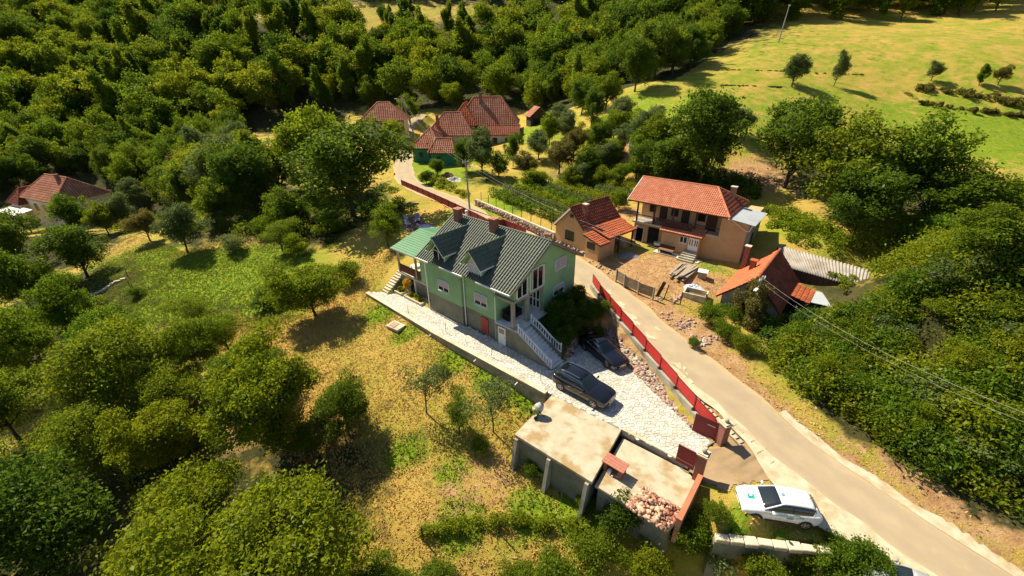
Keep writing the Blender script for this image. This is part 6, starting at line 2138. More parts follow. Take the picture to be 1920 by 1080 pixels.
def leaf_quads(C, Nn, size, rng, asp=0.5, fold=.25):
    """diamond leaves at centres C with normals Nn; returns V, Q"""
    n = len(C)
    Nn = Nn / np.maximum(np.linalg.norm(Nn, axis=1)[:, None], 1e-6)
    r = rng.normal(0, 1, (n, 3))
    a = np.cross(Nn, r)
    a /= np.maximum(np.linalg.norm(a, axis=1)[:, None], 1e-6)
    b = np.cross(Nn, a)
    s = (size * rng.uniform(.65, 1.3, n))[:, None]
    v0, v2 = C - a * s * .5, C + a * s * .5 - Nn * s * fold * .4
    v1, v3 = C + b * s * asp * .5 + Nn * s * fold * .3, C - b * s * asp * .5 + Nn * s * fold * .3
    V = np.stack([v0, v1, v2, v3], 1).reshape(-1, 3)
    Q = np.arange(4 * n).reshape(n, 4)
    return V, Q


def lobes_leaves(lobes, n, leaf, rng, shell=.55, up=.35, loose=1.0):
    """leaves spread through the outer part of many small ellipsoid clumps"""
    L_ = np.array(lobes)            # x y z rx ry rz
    area = (L_[:, 3] * L_[:, 4] + L_[:, 5] * L_[:, 3])
    k = rng.choice(len(L_), n, p=area / area.sum())
    d = rng.normal(0, 1, (n, 3))
    d[:, 2] += .25
    d /= np.linalg.norm(d, axis=1)[:, None]
    rad = 1.0 - shell * (1 - rng.power(1.9, n)) + loose * .16 * np.abs(rng.normal(0, 1, n)) ** 1.4
    c, r = L_[k, :3], L_[k, 3:6]
    P = c + d * r * rad[:, None]
    keep = np.ones(n, bool)          # drop leaves that sit deep inside another clump
    for q in L_:
        e = (((P - q[:3]) / q[3:6]) ** 2).sum(1)
        keep &= e > .22
    P, d, k = P[keep], d[keep], k[keep]
    nn = d * .3 + rng.normal(0, .9, P.shape)
    nn[:, 2] += up
    ct = rng.uniform(0, 1, len(L_))[k]
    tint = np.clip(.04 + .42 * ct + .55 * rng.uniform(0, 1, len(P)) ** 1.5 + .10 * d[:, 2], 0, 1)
    return P, nn, tint


def make_tree(name, h, trunk_h, r, nl, leaf, lm, seed, shape='round', nlobe=16, trunk_r=None, lean=0.0, clump=.36):
    rng = np.random.default_rng(seed)
    ch = h - trunk_h
    lobes = []
    lim = MB()
    tr = trunk_r or h * .022
    top = np.array([lean * h, 0, trunk_h + ch * .55])
    pts = [np.array([0, 0, -.6]), np.array([0, 0, 0]), np.array([lean * h * .3 + rng.normal(0, .05), rng.normal(0, .05), trunk_h * .7]), np.array([lean * h * .6, 0, trunk_h + ch * .2]), top]
    lim.tube([tuple(p) for p in pts], [tr * 1.25, tr, tr * .8, tr * .6, tr * .25], 8)
    ph = rng.uniform(0, 6.28, 2)
    for k in range(nlobe):
        for _ in range(40):
            q = rng.uniform(-1, 1, 3)
            if (q ** 2).sum() > 1 or (q ** 2).sum() < .12:
                continue
            if shape == 'cone' and np.hypot(q[0], q[1]) > (1 - q[2]) * .55:
                continue
            if shape == 'column' and np.hypot(q[0], q[1]) > .75 - .3 * q[2]:
                continue
            break
        f = (.75 if shape != 'round' else 1.0)
        wv = 1 + .30 * math.sin(ph[0] + 2 * math.atan2(q[1], q[0])) + .22 * math.sin(ph[1] + 3 * math.atan2(q[1], q[0]) + 2.5 * q[2])
        q = q * wv
        c = np.array([q[0] * r * .74 + lean * h * .7, q[1] * r * .74, trunk_h + ch * (.5 + q[2] * .40)])
        s = clump * rng.uniform(.72, 1.25)
        lobes.append((*c, r * s * f, r * s * f, max(ch * .5, r * .5) * s * .78))
        if k < 9:
            st = pts[2] + (pts[3] - pts[2]) * rng.uniform(0, 1)
            mid = st * .5 + c * .5 + np.array([0, 0, -.06 * h])
            lim.tube([tuple(st), tuple(mid), tuple(c)], [tr * .5, tr * .3, tr * .1], 5)
    for k in range(int(len(lobes) * 2.2)):     # small sprays breaking the outline
        b = lobes[rng.integers(0, nlobe)]
        dd_ = rng.normal(0, 1, 3)
        dd_ /= np.linalg.norm(dd_)
        f2 = rng.uniform(.22, .5)
        lobes.append((b[0] + dd_[0] * b[3] * 1.15, b[1] + dd_[1] * b[4] * 1.15, b[2] + abs(dd_[2]) * b[5] * 1.2 - .2 * b[5], b[3] * f2, b[4] * f2, b[5] * f2))
    P, nn, t = lobes_leaves(lobes, nl, leaf, rng, shell=.7, loose=1.7)
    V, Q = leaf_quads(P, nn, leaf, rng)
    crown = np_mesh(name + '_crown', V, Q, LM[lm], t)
    trunk = lim.mesh(name + '_trunk', M_BARK, True)
    return crown, trunk


PROTO = {}


def proto(key, **kw):
    PROTO[key] = (make_tree(key, **kw), kw['h'], kw['r'])


# near trees: leaves one can see
proto('n_walnut', h=9.5, trunk_h=1.6, r=5.4, nl=44000, leaf=.26, lm='yel', seed=11, nlobe=60, clump=.22)
proto('n_broad', h=7.5, trunk_h=1.5, r=4.2, nl=28000, leaf=.22, lm='mid', seed=12, nlobe=46, clump=.24)
proto('n_dark', h=7.0, trunk_h=1.0, r=4.4, nl=30000, leaf=.22, lm='dark', seed=13, nlobe=46, clump=.24)
proto('n_fruit', h=5.0, trunk_h=1.3, r=2.3, nl=10000, leaf=.14, lm='mid', seed=14, nlobe=18, clump=.34)
proto('n_sap', h=4.2, trunk_h=1.4, r=1.35, nl=2600, leaf=.13, lm='grey', seed=15, nlobe=12, clump=.34, trunk_r=.05)
# middle distance
for i, (lm, sh) in enumerate((('mid', 'round'), ('dark', 'round'), ('yel', 'round'), ('mid', 'column'), ('dark', 'cone'), ('grey', 'round'), ('brown', 'round'))):
    proto('m%d' % i, h=10.0, trunk_h=1.6, r=4.0 if sh == 'round' else 3.0, nl=16000, leaf=.33, lm=lm, seed=30 + i, shape=sh, nlobe=38, clump=.27)
for i, (lm, sh) in enumerate((('mid', 'round'), ('dark', 'round'), ('yel', 'round'), ('mid', 'column'), ('dark', 'column'), ('mid', 'round'))):
    proto('f%d' % i, h=11.0, trunk_h=1.2, r=4.6 if sh == 'round' else 3.4, nl=9000, leaf=.46, lm=lm, seed=50 + i, shape=sh, nlobe=30, clump=.29)
# bushes
proto('b_near', h=2.4, trunk_h=.1, r=1.6, nl=7500, leaf=.16, lm='mid', seed=71, nlobe=16, clump=.40, trunk_r=.04)
proto('b_yel', h=2.2, trunk_h=.1, r=1.6, nl=7500, leaf=.16, lm='yel', seed=72, nlobe=16, clump=.40, trunk_r=.04)
proto('b_dark', h=2.6, trunk_h=.1, r=1.6, nl=7500, leaf=.16, lm='dark', seed=73, nlobe=16, clump=.40, trunk_r=.04)
proto('b_grey', h=2.4, trunk_h=.1, r=1.5, nl=3600, leaf=.2, lm='grey', seed=74, nlobe=14, clump=.40, trunk_r=.04)
proto('b_gold', h=1.3, trunk_h=.2, r=.4, nl=700, leaf=.12, lm='gold', seed=75, nlobe=8, clump=.42, trunk_r=.02)


def plant(key, x, y, h=None, w=None, label='', cat='tree', group=None, name=None, z=None, rot=None):
    (crown, trunk), H, R_ = PROTO[key]
    sh = (h / H) if h else 1.0
    sw = (w / (2.3 * R_)) if w else sh
    t = empty(name or ('bush' if cat == 'bush' else 'tree'), (x, y, h1(x, y) if z is None else z), random.uniform(0, 6.28) if rot is None else rot, label, cat, group)
    t.scale = (sw * random.uniform(.88, 1.14), sw * random.uniform(.88, 1.14), sh)
    if cat == 'tree':
        t.rotation_euler = (random.gauss(0, .05), random.gauss(0, .05), t.rotation_euler[2])
    new_obj('crown', crown, t)
    new_obj('trunk' if cat == 'tree' else 'stem', trunk, t)
    return t


def plant_px(key, px, py, h, w, label, cat='tree', group=None, name=None):
    p = on_ground(px, py)
    return plant(key, p[0], p[1], h, w, label, cat, group, name)


# --- single trees: (kind, base pixel, height m, width m, label)
for a in (
    ('m1', 662, 405, 14.8, 17.0, 'huge round lime tree beside the road left of the village'),
    ('m2', 612, 365, 16.5, 13.0, 'lighter tall tree leaning against the huge lime tree'),
    ('n_broad', 728, 462, 5.6, 6.0, 'rounded dark bush-like tree by the terrace of the green house'),
    ('n_walnut', 592, 592, 6.2, 9.0, 'sprawling yellow-green walnut sapling thicket on the lawn left of the path'),
    ('n_fruit', 530, 470, 4.5, 5.5, 'low leafy tree at the upper edge of the bright lawn'),
    ('m5', 352, 474, 7.5, 7.0, 'thin leaning fruit tree at the upper edge of the green clearing'),
    ('m6', 282, 452, 5.5, 5.0, 'brownish fruit tree beside the leaning one in the clearing'),
    ('m1', 165, 520, 8.0, 9.0, 'dark tree with deep shade in front of the secluded house'),
    ('m2', 105, 428, 7.5, 6.5, 'small yellow-green tree right before the wall of the secluded house'),
    ('m0', 60, 436, 6.5, 6.5, 'leafy tree before the awning of the secluded house'),
    ('m0', 150, 440, 8.0, 7.0, 'green tree before the right part of the secluded house'),
    ('n_dark', 100, 560, 5.0, 6.0, 'dark shrubby tree below the stone edging of the clearing'),
    ('n_broad', 265, 765, 9.5, 11.5, 'broad olive tree at the lower edge of the green clearing'),
    ('n_broad', 340, 790, 6.0, 7.0, 'shadowed low tree under the broad olive tree'),
    ('n_walnut', 528, 835, 9.2, 10.0, 'spreading walnut with visible trunk in the middle of the orchard'),
    ('n_dark', 655, 815, 5.0, 5.6, 'dark round fruit tree with deep shade on the dry lawn'),
    ('n_walnut', 560, 1150, 9.6, 14.0, 'big bright walnut crown filling the bottom of the picture'),
    ('n_walnut', 390, 1090, 8.0, 9.0, 'yellow-green walnut next to the dark tree in the lower corner'),
    ('n_dark', 120, 1090, 9.6, 12.0, 'large dark tree filling the lower left corner'),
    ('n_broad', 40, 830, 8.5, 9.0, 'leafy tree cut by the left edge above the dark corner tree'),
    ('n_broad', 75, 720, 9.5, 9.0, 'feathery tree at the left edge of the picture'),
    ('n_broad', 190, 870, 6.5, 8.0, 'shaded tree between the left edge and the orchard walnut'),
    ('n_broad', 720, 1130, 3.6, 4.5, 'lower shrubby tree at the bottom edge right of the big walnut'),
    ('n_sap', 800, 775, 5.6, 3.6, 'slender young plum tree with forked stems on the dry lawn'),
    ('n_fruit', 862, 815, 3.6, 3.4, 'leafy young plum tree in the middle of three on the lawn'),
    ('n_sap', 925, 810, 5.4, 4.2, 'young plum tree nearest the garage roof'),
    ('m2', 738, 268, 6.0, 6.5, 'bright low tree before the wall of the half hidden village house'),
    ('m1', 40, 500, 8.5, 8.0, 'dark tree between the secluded house and the left edge'),
    ('m2', 12, 470, 7.0, 6.0, 'yellow-lit tree at the very left edge beside the secluded house'),
    ('m0', 60, 580, 9.0, 8.0, 'tree above the stone edging at the left of the clearing'),
    ('m0', 205, 440, 6.5, 6.0, 'tree hiding the right corner of the secluded house'),
    ('m5', 240, 430, 7.0, 6.5, 'grey-green tree at the head of the clearing'),
    ('m2', 470, 400, 9.5, 8.0, 'bright bushy tree at the edge of the wood above the clearing'),
    ('m0', 420, 420, 8.0, 8.0, 'leafy tree between the leaning fruit tree and the wood'),
    ('m0', 545, 430, 7.0, 7.0, 'round tree between the wood and the shaded lime tree'),
    ('n_fruit', 430, 660, 4.5, 5.0, 'low bushy tree at the foot of the green clearing'),
    ('n_broad', 400, 700, 6.5, 7.0, 'tree between the broad olive tree and the orchard walnut'),
    ('n_walnut', 330, 880, 6.5, 7.0, 'yellowish tree in the gap between orchard walnut and the bottom trees'),
    ('n_broad', 240, 690, 7.5, 8.0, 'tree crowding the left side of the broad olive tree'),
    ('n_broad', 150, 640, 8.0, 7.5, 'light tree at the lower left end of the stone edging'),
    ('n_fruit', 590, 860, 3.2, 3.4, 'low brownish shrub tree between walnut and dark fruit tree'),
    ('n_broad', 480, 740, 5.5, 6.5, 'leafy tree behind the spreading orchard walnut'),
    ('n_fruit', 370, 620, 4.2, 5.0, 'bushy tree standing at the lower rim of the green clearing'),
    ('m1', 1312, 350, 14.0, 13.0, 'tall dark pyramid-shaped walnut behind the tan house'),
    ('m1', 1255, 345, 7.5, 9.0, 'lower dark tree at the foot of the tall walnut behind the tan house'),
    ('m1', 1470, 352, 12.0, 13.0, 'great walnut with thick bare trunk on the slope right of the tan house'),
    ('m0', 1565, 402, 12.0, 12.5, 'bright full walnut crown next to the great trunk on the slope'),
    ('m0', 1680, 405, 12.0, 12.5, 'rounded walnut crown below the terraced meadow'),
    ('m0', 1775, 430, 7.5, 9.0, 'rounded lower tree right of the walnut group'),
    ('m1', 1600, 440, 8.0, 11.0, 'shaded dark tree under the walnut group on the slope'),
    ('m0', 1800, 405, 5.0, 7.0, 'medium bushy tree at the corner of the terraced meadow'),
    ('m2', 1900, 425, 5.5, 8.0, 'bushy tree at the right edge below the meadow'),
    ('m0', 1730, 475, 4.5, 7.0, 'spreading shrub tree under the walnut group'),
    ('m0', 1850, 480, 4.0, 7.0, 'low tree beside the right edge above the thicket'),
    ('m5', 905, 330, 9.0, 7.0, 'weeping grey-green fruit tree before the large village house'),
    ('m1', 962, 312, 6.5, 4.5, 'small dark fruit tree with bare stem on the grass by the village'),
    ('m6', 1048, 325, 6.5, 7.0, 'straggly brownish fruit tree above the vines'),
    ('m5', 1085, 348, 4.0, 5.0, 'low grey-green round bush-tree between the vines and the orchard'),
    ('m1', 1108, 240, 8.0, 5.5, 'upright dark tree at the left edge of the meadow'),
    ('m5', 1185, 280, 5.0, 7.0, 'grey-green orchard tree by the white van'),
    ('m0', 1192, 335, 4.0, 5.0, 'compact green shrub tree behind the roof of the tan house'),
    ('m2', 1150, 300, 4.0, 5.0, 'yellowish low orchard tree beside the dirt patch'),
    ('m5', 1380, 260, 5.0, 6.0, 'grey-green small tree between the pyramid walnut and the meadow'),
    ('m1', 1190, 172, 11.0, 10.0, 'dark tree casting a long shadow on the meadow'),
    ('m5', 1484, 162, 6.2, 7.0, 'lone grey-green round tree with trunk on the meadow'),
    ('m5', 1563, 162, 7.0, 3.4, 'slim double-crowned young tree on the meadow'),
    ('m3', 1835, 160, 4.0, 3.0, 'small bright tree on the terrace hedge of the meadow'),
    ('m6', 1870, 160, 4.0, 3.6, 'half bare thin tree on the terrace hedge of the meadow'),
    ('m5', 1745, 152, 4.0, 4.0, 'sparse shrub tree at the start of the terrace hedge'),
    ('f0', 592, 42, 13.0, 13.0, 'round lone tree in the far meadow strip'),
    ('f4', 660, 50, 12.0, 10.0, 'dark pointed tree in the far meadow strip'),
    ('f1', 720, 45, 9.0, 6.0, 'narrow tree at the right part of the far meadow strip'),
    ('f1', 622, 58, 9.0, 10.0, 'low tree below the far meadow strip'),
    ('m0', 770, 232, 8.0, 8.0, 'tree behind the braced pole in the village'),
    ('m2', 850, 205, 9.0, 8.0, 'bright tree between the two village roofs'),
    ('m0', 700, 200, 11.0, 11.0, 'tall rounded tree right above the half hidden village roof'),
    ('m5', 545, 330, 8.0, 7.0, 'airy grey-green tree beside the pale clearing left of the village'),
    ('m1', 800, 345, 2.5, 3.5, 'bramble-like low tree at the roadside by the village lawn'),
):
    plant_px(*a)

# --- orchard between the vines, the village and the meadow
ORCH = [('m5', 1010, 300, 5, 5), ('m0', 1030, 272, 6, 5), ('m6', 1075, 300, 5.5, 5), ('m0', 1100, 330, 5, 5), ('m1', 1120, 285, 5, 5), ('m5', 1135, 320, 4.5, 5), ('m2', 1150, 262, 5, 5), ('m5', 1165, 240, 5, 6),
        ('m0', 1205, 300, 5, 6), ('m5', 1215, 262, 5, 6), ('m1', 1230, 330, 5, 6), ('m0', 1128, 352, 3.5, 4), ('m5', 1062, 262, 5, 5), ('m0', 935, 335, 4.5, 4.5), ('m1', 875, 322, 5.5, 5), ('m6', 985, 335, 4.5, 4.5), ('m0', 1075, 352, 3.6, 4.5), ('m2', 1000, 352, 3.0, 4.0),
        ('m0', 1235, 285, 6, 6), ('m1', 1090, 215, 7, 7), ('m0', 1135, 205, 7, 7), ('m5', 1050, 245, 5, 5), ('m0', 1160, 350, 3.4, 4.4), ('m1', 820, 330, 3.0, 3.5)]
near_ = ('beside the grass by the village', 'above the upper vines', 'next to the brownish fruit tree', 'at the upper end of the vines', 'in the middle of the orchard', 'beside the dirt patch', 'below the meadow edge', 'at the meadow corner',
         'right behind the tan roof', 'next to the white van', 'at the foot of the pyramid walnut', 'close to the small house roof', 'near the wooden shed', 'left of the first vines', 'before the teal house', 'between vines and weeping tree', 'just over the ninth vine row', 'on the left of the ninth vine row',
         'left of the pyramid walnut', 'right of the sheds', 'at the left corner of the meadow', 'between the sheds and orchard', 'between the fig bush and orchard', 'by the bundles on the village lawn')
for (k_, px_, py_, h_, w_), nr_ in zip(ORCH, near_):
    plant_px(k_, px_, py_, h_ * 1.15, w_ * 1.2, {'m0': 'mid-green', 'm1': 'dark green', 'm2': 'yellow-green', 'm5': 'grey-green', 'm6': 'brownish'}[k_] + ' orchard tree ' + nr_, 'tree', 'orchard trees above the vines')

# --- the wood on the hillsides
def world_poly(px):
    return [on_ground(*q)[:2] for q in px]


def pix(x, y, z):
    z = z - CAM_Z
    fw, up = y * _cp - z * _sp, y * _sp + z * _cp
    u, v = x / fw, -up / fw
    return 960 + F_PX * (u * _cr - v * _sr), 540 + F_PX * (u * _sr + v * _cr)


WOODS = [
    ([(-160, 60), (380, 62), (430, 62), (640, 64), (700, 150), (690, 190), (640, 215), (545, 215), (470, 235), (440, 280), (500, 330), (560, 360), (560, 395), (480, 430), (400, 395), (300, 400), (215, 380), (175, 345), (100, 345), (30, 360), (-160, 420)],
     'hillside wood left of the village', 'in the dense wood on the left hillside'),
    ([(640, 64), (880, 64), (1000, 60), (1090, 150), (1110, 190), (1060, 205), (960, 200), (860, 195), (790, 205), (700, 200)],
     'wood behind the village', 'in the wood right behind the village roofs'),
    ([(1000, 60), (1100, 20), (1330, -10), (1400, 20), (1395, 58), (1340, 100), (1265, 150), (1200, 158), (1110, 185)],
     'wood left of the meadow', 'in the wood along the left side of the meadow'),
    ([(1330, -25), (2050, -70), (2050, -15), (1850, 25), (1700, 42), (1450, 42), (1400, 55)],
     'wood above the meadow', 'in the dark wood above the upper edge of the meadow'),
    ([(-160, 60), (380, 60), (520, 12), (1000, 5), (1100, 20), (1330, -20), (1100, -70), (-160, -40)],
     'far wood', None),
]
LOOK = {'0': 'mid-green rounded tree', '1': 'dark green rounded tree', '2': 'yellow-green rounded tree', '3': 'slender mid-green tree', '4': 'dark pointed tree', '5': 'grey-green airy tree', '6': 'brownish-green tree'}
ORD = [', leftmost'] + [', %s from left' % q for q in ('second', 'third', 'fourth', 'fifth', 'sixth', 'seventh', 'eighth', 'ninth', 'tenth', 'eleventh', 'twelfth', 'thirteenth', 'fourteenth', 'fifteenth')]
wood_trees = []
far_pts = []
placed = []
count = 0
rng = np.random.default_rng(99)
for wi, (px, grp, lab) in enumerate(WOODS):
    P = np.array(world_poly(px))
    lo, hi = P.min(0), P.max(0)
    lo[0], hi[0] = max(lo[0], -330), min(hi[0], 330)
    hi[1] = min(hi[1], 420)
    sp = 7.2
    cand = []
    yy = lo[1]
    while yy < hi[1]:
        s = 5.6 + max(0, yy - 100) * .022
        xx = lo[0]
        while xx < hi[0]:
            cand.append((xx + rng.uniform(-.42, .42) * s, yy + rng.uniform(-.42, .42) * s))
            xx += s
        yy += s * .9
    cand = np.array(cand)
    ok = in_poly(cand[:, 0], cand[:, 1], [tuple(q) for q in P])
    # only what the lens can see (and a little more for a step aside)
    ang = np.abs(np.arctan2(cand[:, 0], cand[:, 1]))
    ok &= ang < math.radians(58)
    cand = cand[ok]
    zz = hgt(cand[:, 0], cand[:, 1])
    dr_, _, _ = road_dist(cand[:, 0], cand[:, 1])
    for (x, y), z, d in zip(cand, zz, dr_):
        if d < 6:
            continue
        if wi == 4 or y > 205:
            far_pts.append((x, y, z))
        else:
            placed.append((x, y, z, grp, lab))
placed.sort(key=lambda q: q[1])
for i, (x, y, z, grp, lab) in enumerate(placed):
    if i >= 200:
        far_pts.append((x, y, z))
        continue
    far_ = y > 125
    k = rng.choice(7 if not far_ else 6, p=(.30, .26, .16, .10, .06, .06, .06) if not far_ else (.28, .26, .14, .1, .06, .16))
    key = ('f' if far_ else 'm') + str(k)
    lk = LOOK[str(k)] if not far_ else ('mid-green rounded tree', 'dark green rounded tree', 'yellow-green rounded tree', 'slender mid-green tree', 'slender dark tree', 'mid-green rounded tree')[k]
    h = rng.uniform(8, 13.5)
    t = plant(key, x, y, h, h * rng.uniform(.72, 1.0) * (1 if k in (0, 1, 2, 5, 6) else .62), lk + ' ' + lab, 'tree', grp, z=z)
    wood_trees.append((t, lk, grp, *pix(x, y, z + h * .7)))
ZX = {'hillside wood left of the village': ((110, 'at the left edge'), (230, 'above the secluded house'), (340, 'above the fruit tree'), (450, 'above the green clearing'), (560, 'beside the pale rocks'), (9999, 'by the lime tree')),
      'wood behind the village': ((760, 'over the hidden roof'), (860, 'over the teal house'), (960, 'over the large roof'), (9999, 'by the wooden shed')),
      'wood left of the meadow': ((1120, 'near the wooden shed'), (1210, 'by the dark tree'), (1300, 'at the meadow corner'), (9999, 'towards the leaning pole')),
      'wood above the meadow': ((1560, 'above the leaning pole'), (1720, 'above the slim tree'), (9999, 'above the terrace hedge'))}
ZY = ((70, 'highest in'), (95, 'high in'), (120, 'upper in'), (145, 'mid-high in'), (170, 'midway up in'), (200, 'mid-low in'), (230, 'lower in'), (265, 'low in'), (9999, 'bordering'))
SHORT = {'hillside wood left of the village': 'the left wood', 'wood behind the village': 'the village wood', 'wood left of the meadow': 'the meadow-side wood', 'wood above the meadow': 'the top wood'}
by = {}
for t, lk, grp, px_, py_ in wood_trees:
    zx = next(q for lim_, q in ZX[grp] if px_ < lim_)
    zy = next(q for lim_, q in ZY if py_ < lim_)
    by.setdefault('%s %s %s, %s' % (lk, zy, SHORT[grp], zx), []).append((px_, t))
for lab_, lst in by.items():
    lst.sort(key=lambda q: q[0])
    suf = {1: ('',), 2: (', left one', ', right one'), 3: (', left one', ', middle one', ', right one')}.get(len(lst), ORD)
    for (q, t), sfx in zip(lst, suf):
        t['label'] = lab_ + sfx
print('wood trees', min(300, len(placed)), 'far', len(far_pts))
# the far wood reads as one mass: crowns set on points
fp_ = np.array([q for q in far_pts if rng.uniform() > .22])
kit = bpy.data.collections.new('crown_kit')
for i in range(6):
    o = bpy.data.objects.new('kit_crown', PROTO['f%d' % i][0][0])
    kit.objects.link(o)
me = bpy.data.meshes.new('distant_forest')
me.from_pydata([tuple(q) for q in fp_], [], [])
sc_ = me.attributes.new('tree_scale', 'FLOAT_VECTOR', 'POINT')
hh = rng.uniform(.75, 1.7, len(fp_))
ww = hh * rng.uniform(.8, 1.15, len(fp_))
sc_.data.foreach_set('vector', np.stack([ww, ww, hh], 1).astype(np.float32).ravel())
rt = me.attributes.new('tree_turn', 'FLOAT_VECTOR', 'POINT')
rt.data.foreach_set('vector', np.stack([np.zeros(len(fp_)), np.zeros(len(fp_)), rng.uniform(0, 6.28, len(fp_))], 1).astype(np.float32).ravel())
fo = tag(new_obj('distant_forest', me), 'distant broadleaf wood covering the hillsides along the top', 'forest', kind='stuff')
ng = bpy.data.node_groups.new('set_crowns', 'GeometryNodeTree')
ng.interface.new_socket('Geometry', in_out='INPUT', socket_type='NodeSocketGeometry')
ng.interface.new_socket('Geometry', in_out='OUTPUT', socket_type='NodeSocketGeometry')
gi, go = ng.nodes.new('NodeGroupInput'), ng.nodes.new('NodeGroupOutput')
ci = ng.nodes.new('GeometryNodeCollectionInfo')
ci.inputs['Collection'].default_value = kit
ci.inputs['Separate Children'].default_value = True
ip = ng.nodes.new('GeometryNodeInstanceOnPoints')
ip.inputs['Pick Instance'].default_value = True
for nm_, sk in (('tree_scale', 'Scale'), ('tree_turn', 'Rotation')):
    na = ng.nodes.new('GeometryNodeInputNamedAttribute')
    na.data_type = 'FLOAT_VECTOR'
    na.inputs[0].default_value = nm_
    ng.links.new(na.outputs[0], ip.inputs[sk])
ri = ng.nodes.new('FunctionNodeRandomValue')
ri.data_type = 'INT'
[q for q in ri.inputs if q.name == 'Min' and q.type == 'INT'][0].default_value = 0
[q for q in ri.inputs if q.name == 'Max' and q.type == 'INT'][0].default_value = 5
ng.links.new([q for q in ri.outputs if q.type == 'INT'][0], ip.inputs['Instance Index'])
ng.links.new(gi.outputs[0], ip.inputs['Points'])
ng.links.new(ci.outputs[0], ip.inputs['Instance'])
ng.links.new(ip.outputs[0], go.inputs[0])
mod = fo.modifiers.new('crowns', 'NODES')
mod.node_group = ng

# --- thickets and ground cover as masses of leaves
def mass(name, mounds, n, leaf, lm, seed, label, cat, up=.6):
    rng = np.random.default_rng(seed)
    P, nn, t = lobes_leaves(mounds, n, leaf, rng, shell=.35, up=up)
    g = hgt(P[:, 0], P[:, 1])
    k = P[:, 2] > g - .05
    P, nn, t = P[k], nn[k], t[k]
    V, Q = leaf_quads(P, nn, leaf, rng)
    return tag(new_obj(name, np_mesh(name, V, Q, LM[lm], t)), label, cat, kind='stuff')


def mounds_in(px_poly, n, rmin, rmax, seed, hmul=.8, keep_road=2.25, gaps=False):
    rng = np.random.default_rng(seed)
    P = world_poly(px_poly)
    A = np.array(P)
    lo, hi = A.min(0), A.max(0)
    out = []
    tries = 0
    while len(out) < n and tries < n * 40:
        tries += 1
        c = rng.uniform(lo, hi)
        if not in_poly(np.array([c[0]]), np.array([c[1]]), P)[0]:
            continue
        r = rng.uniform(rmin, rmax)
        if keep_road and road_dist(np.array([c[0]]), np.array([c[1]]))[0][0] < keep_road + r * .45:
            continue
        z = h1(c[0], c[1])
        if gaps and math.sin(c[0] * .62 + 1.3) + math.sin(c[1] * .55 + c[0] * .2) > 1.05:
            continue
        out.append((c[0], c[1], z + r * .25, r, r * rng.uniform(.7, 1.1), r * hmul * rng.uniform(.6, 1.2)))
    return out


TH_PX = [(1440, 668), (1520, 640), (1590, 605), (1670, 560), (1760, 500), (1990, 470), (2060, 700), (2060, 1010), (1920, 985), (1800, 905), (1700, 845), (1600, 775), (1500, 715), (1420, 665)]
md = [q[:3] + (q[3], q[4], q[5] * random.uniform(.4, 1.35)) for q in mounds_in(TH_PX, 300, .45, 1.9, 3, .9, gaps=True)]
random.shuffle(md)
third = len(md) // 4
mass('bramble_thicket', md[:third * 2], 85000, .27, 'mid', 5, 'dense green bramble thicket on the slope right of the road', 'thicket')
mass('bramble_thicket', md[third * 2:], 72000, .26, 'yel', 6, 'yellow-green scrub patches between the brambles right of the road', 'thicket')
md = mounds_in([(1560, 420), (1700, 430), (1960, 430), (1980, 480), (1760, 510), (1680, 520), (1620, 470)], 90, .8, 2.0, 13, keep_road=0)
mass('hillside_scrub', md, 36000, .26, 'yel', 7, 'yellow-green scrub on the bank between walnut trees and thicket', 'scrub')
md = mounds_in([(1420, 390), (1560, 430), (1620, 470), (1560, 480), (1470, 455), (1430, 430)], 60, .4, 1.0, 14, keep_road=0)
mass('bank_weeds', md, 12000, .26, 'yel', 8, 'bright weeds on the bank behind the tan house', 'weeds')
md = mounds_in([(1430, 640), (1500, 600), (1560, 600), (1500, 700)], 14, .8, 1.5, 15)
mass('ivy_mound', md, 12000, .22, 'dark', 9, 'dark leafy mound beside the ruined house', 'thicket')
# shrubs standing out of the thicket
shrubs = []
TPW = world_poly(TH_PX)
TA = np.array(TPW)
k = 0
rng = np.random.default_rng(77)
for _ in range(900):
    c = rng.uniform(TA.min(0), TA.max(0))
    if k >= 46 or not in_poly(np.array([c[0]]), np.array([c[1]]), TPW)[0] or road_dist(np.array([c[0]]), np.array([c[1]]))[0][0] < 4.2:
        continue
    kind = ('b_near', 'b_yel', 'b_dark', 'b_grey', 'b_yel', 'b_near')[k % 6]
    plant(kind, c[0], c[1], rng.uniform(1.2, 2.7), rng.uniform(2.2, 4.6), {'b_near': 'mid-green', 'b_yel': 'yellow-green', 'b_dark': 'dark green', 'b_grey': 'grey-green'}[kind] + ' shrub rising out of the thicket right of the road', 'bush', 'shrubs in the roadside thicket')
    q = pix(c[0], c[1], h1(c[0], c[1]) + 1)
    shrubs.append((COL.objects[-1].parent, kind, *q))
    k += 1
by = {}
for t, kind, px_, py_ in shrubs:
    zx = next(q for lim_, q in ((1560, 'below the ruined house'), (1660, 'below the corrugated shed'), (1760, 'in the middle of the thicket'), (1850, 'towards the right edge'), (9999, 'at the right edge')) if px_ < lim_)
    zy = next(q for lim_, q in ((560, 'high on the slope'), (640, 'on the upper slope'), (720, 'above the cables'), (800, 'on the lower slope'), (9999, 'close to the road')) if py_ < lim_)
    by.setdefault('%s thicket shrub %s, %s' % ({'b_near': 'mid-green', 'b_yel': 'yellow-green', 'b_dark': 'dark green', 'b_grey': 'grey-green'}[kind], zy, zx), []).append((px_, t))
for lab_, lst in by.items():
    lst.sort(key=lambda q: q[0])
    suf = {1: ('',), 2: (', left one', ', right one'), 3: (', left one', ', middle one', ', right one')}.get(len(lst), ORD)
    for (q, t), sfx in zip(lst, suf):
        t['label'] = lab_ + sfx
md = mounds_in(TH_PX, 46, .5, 1.3, 83, .5)
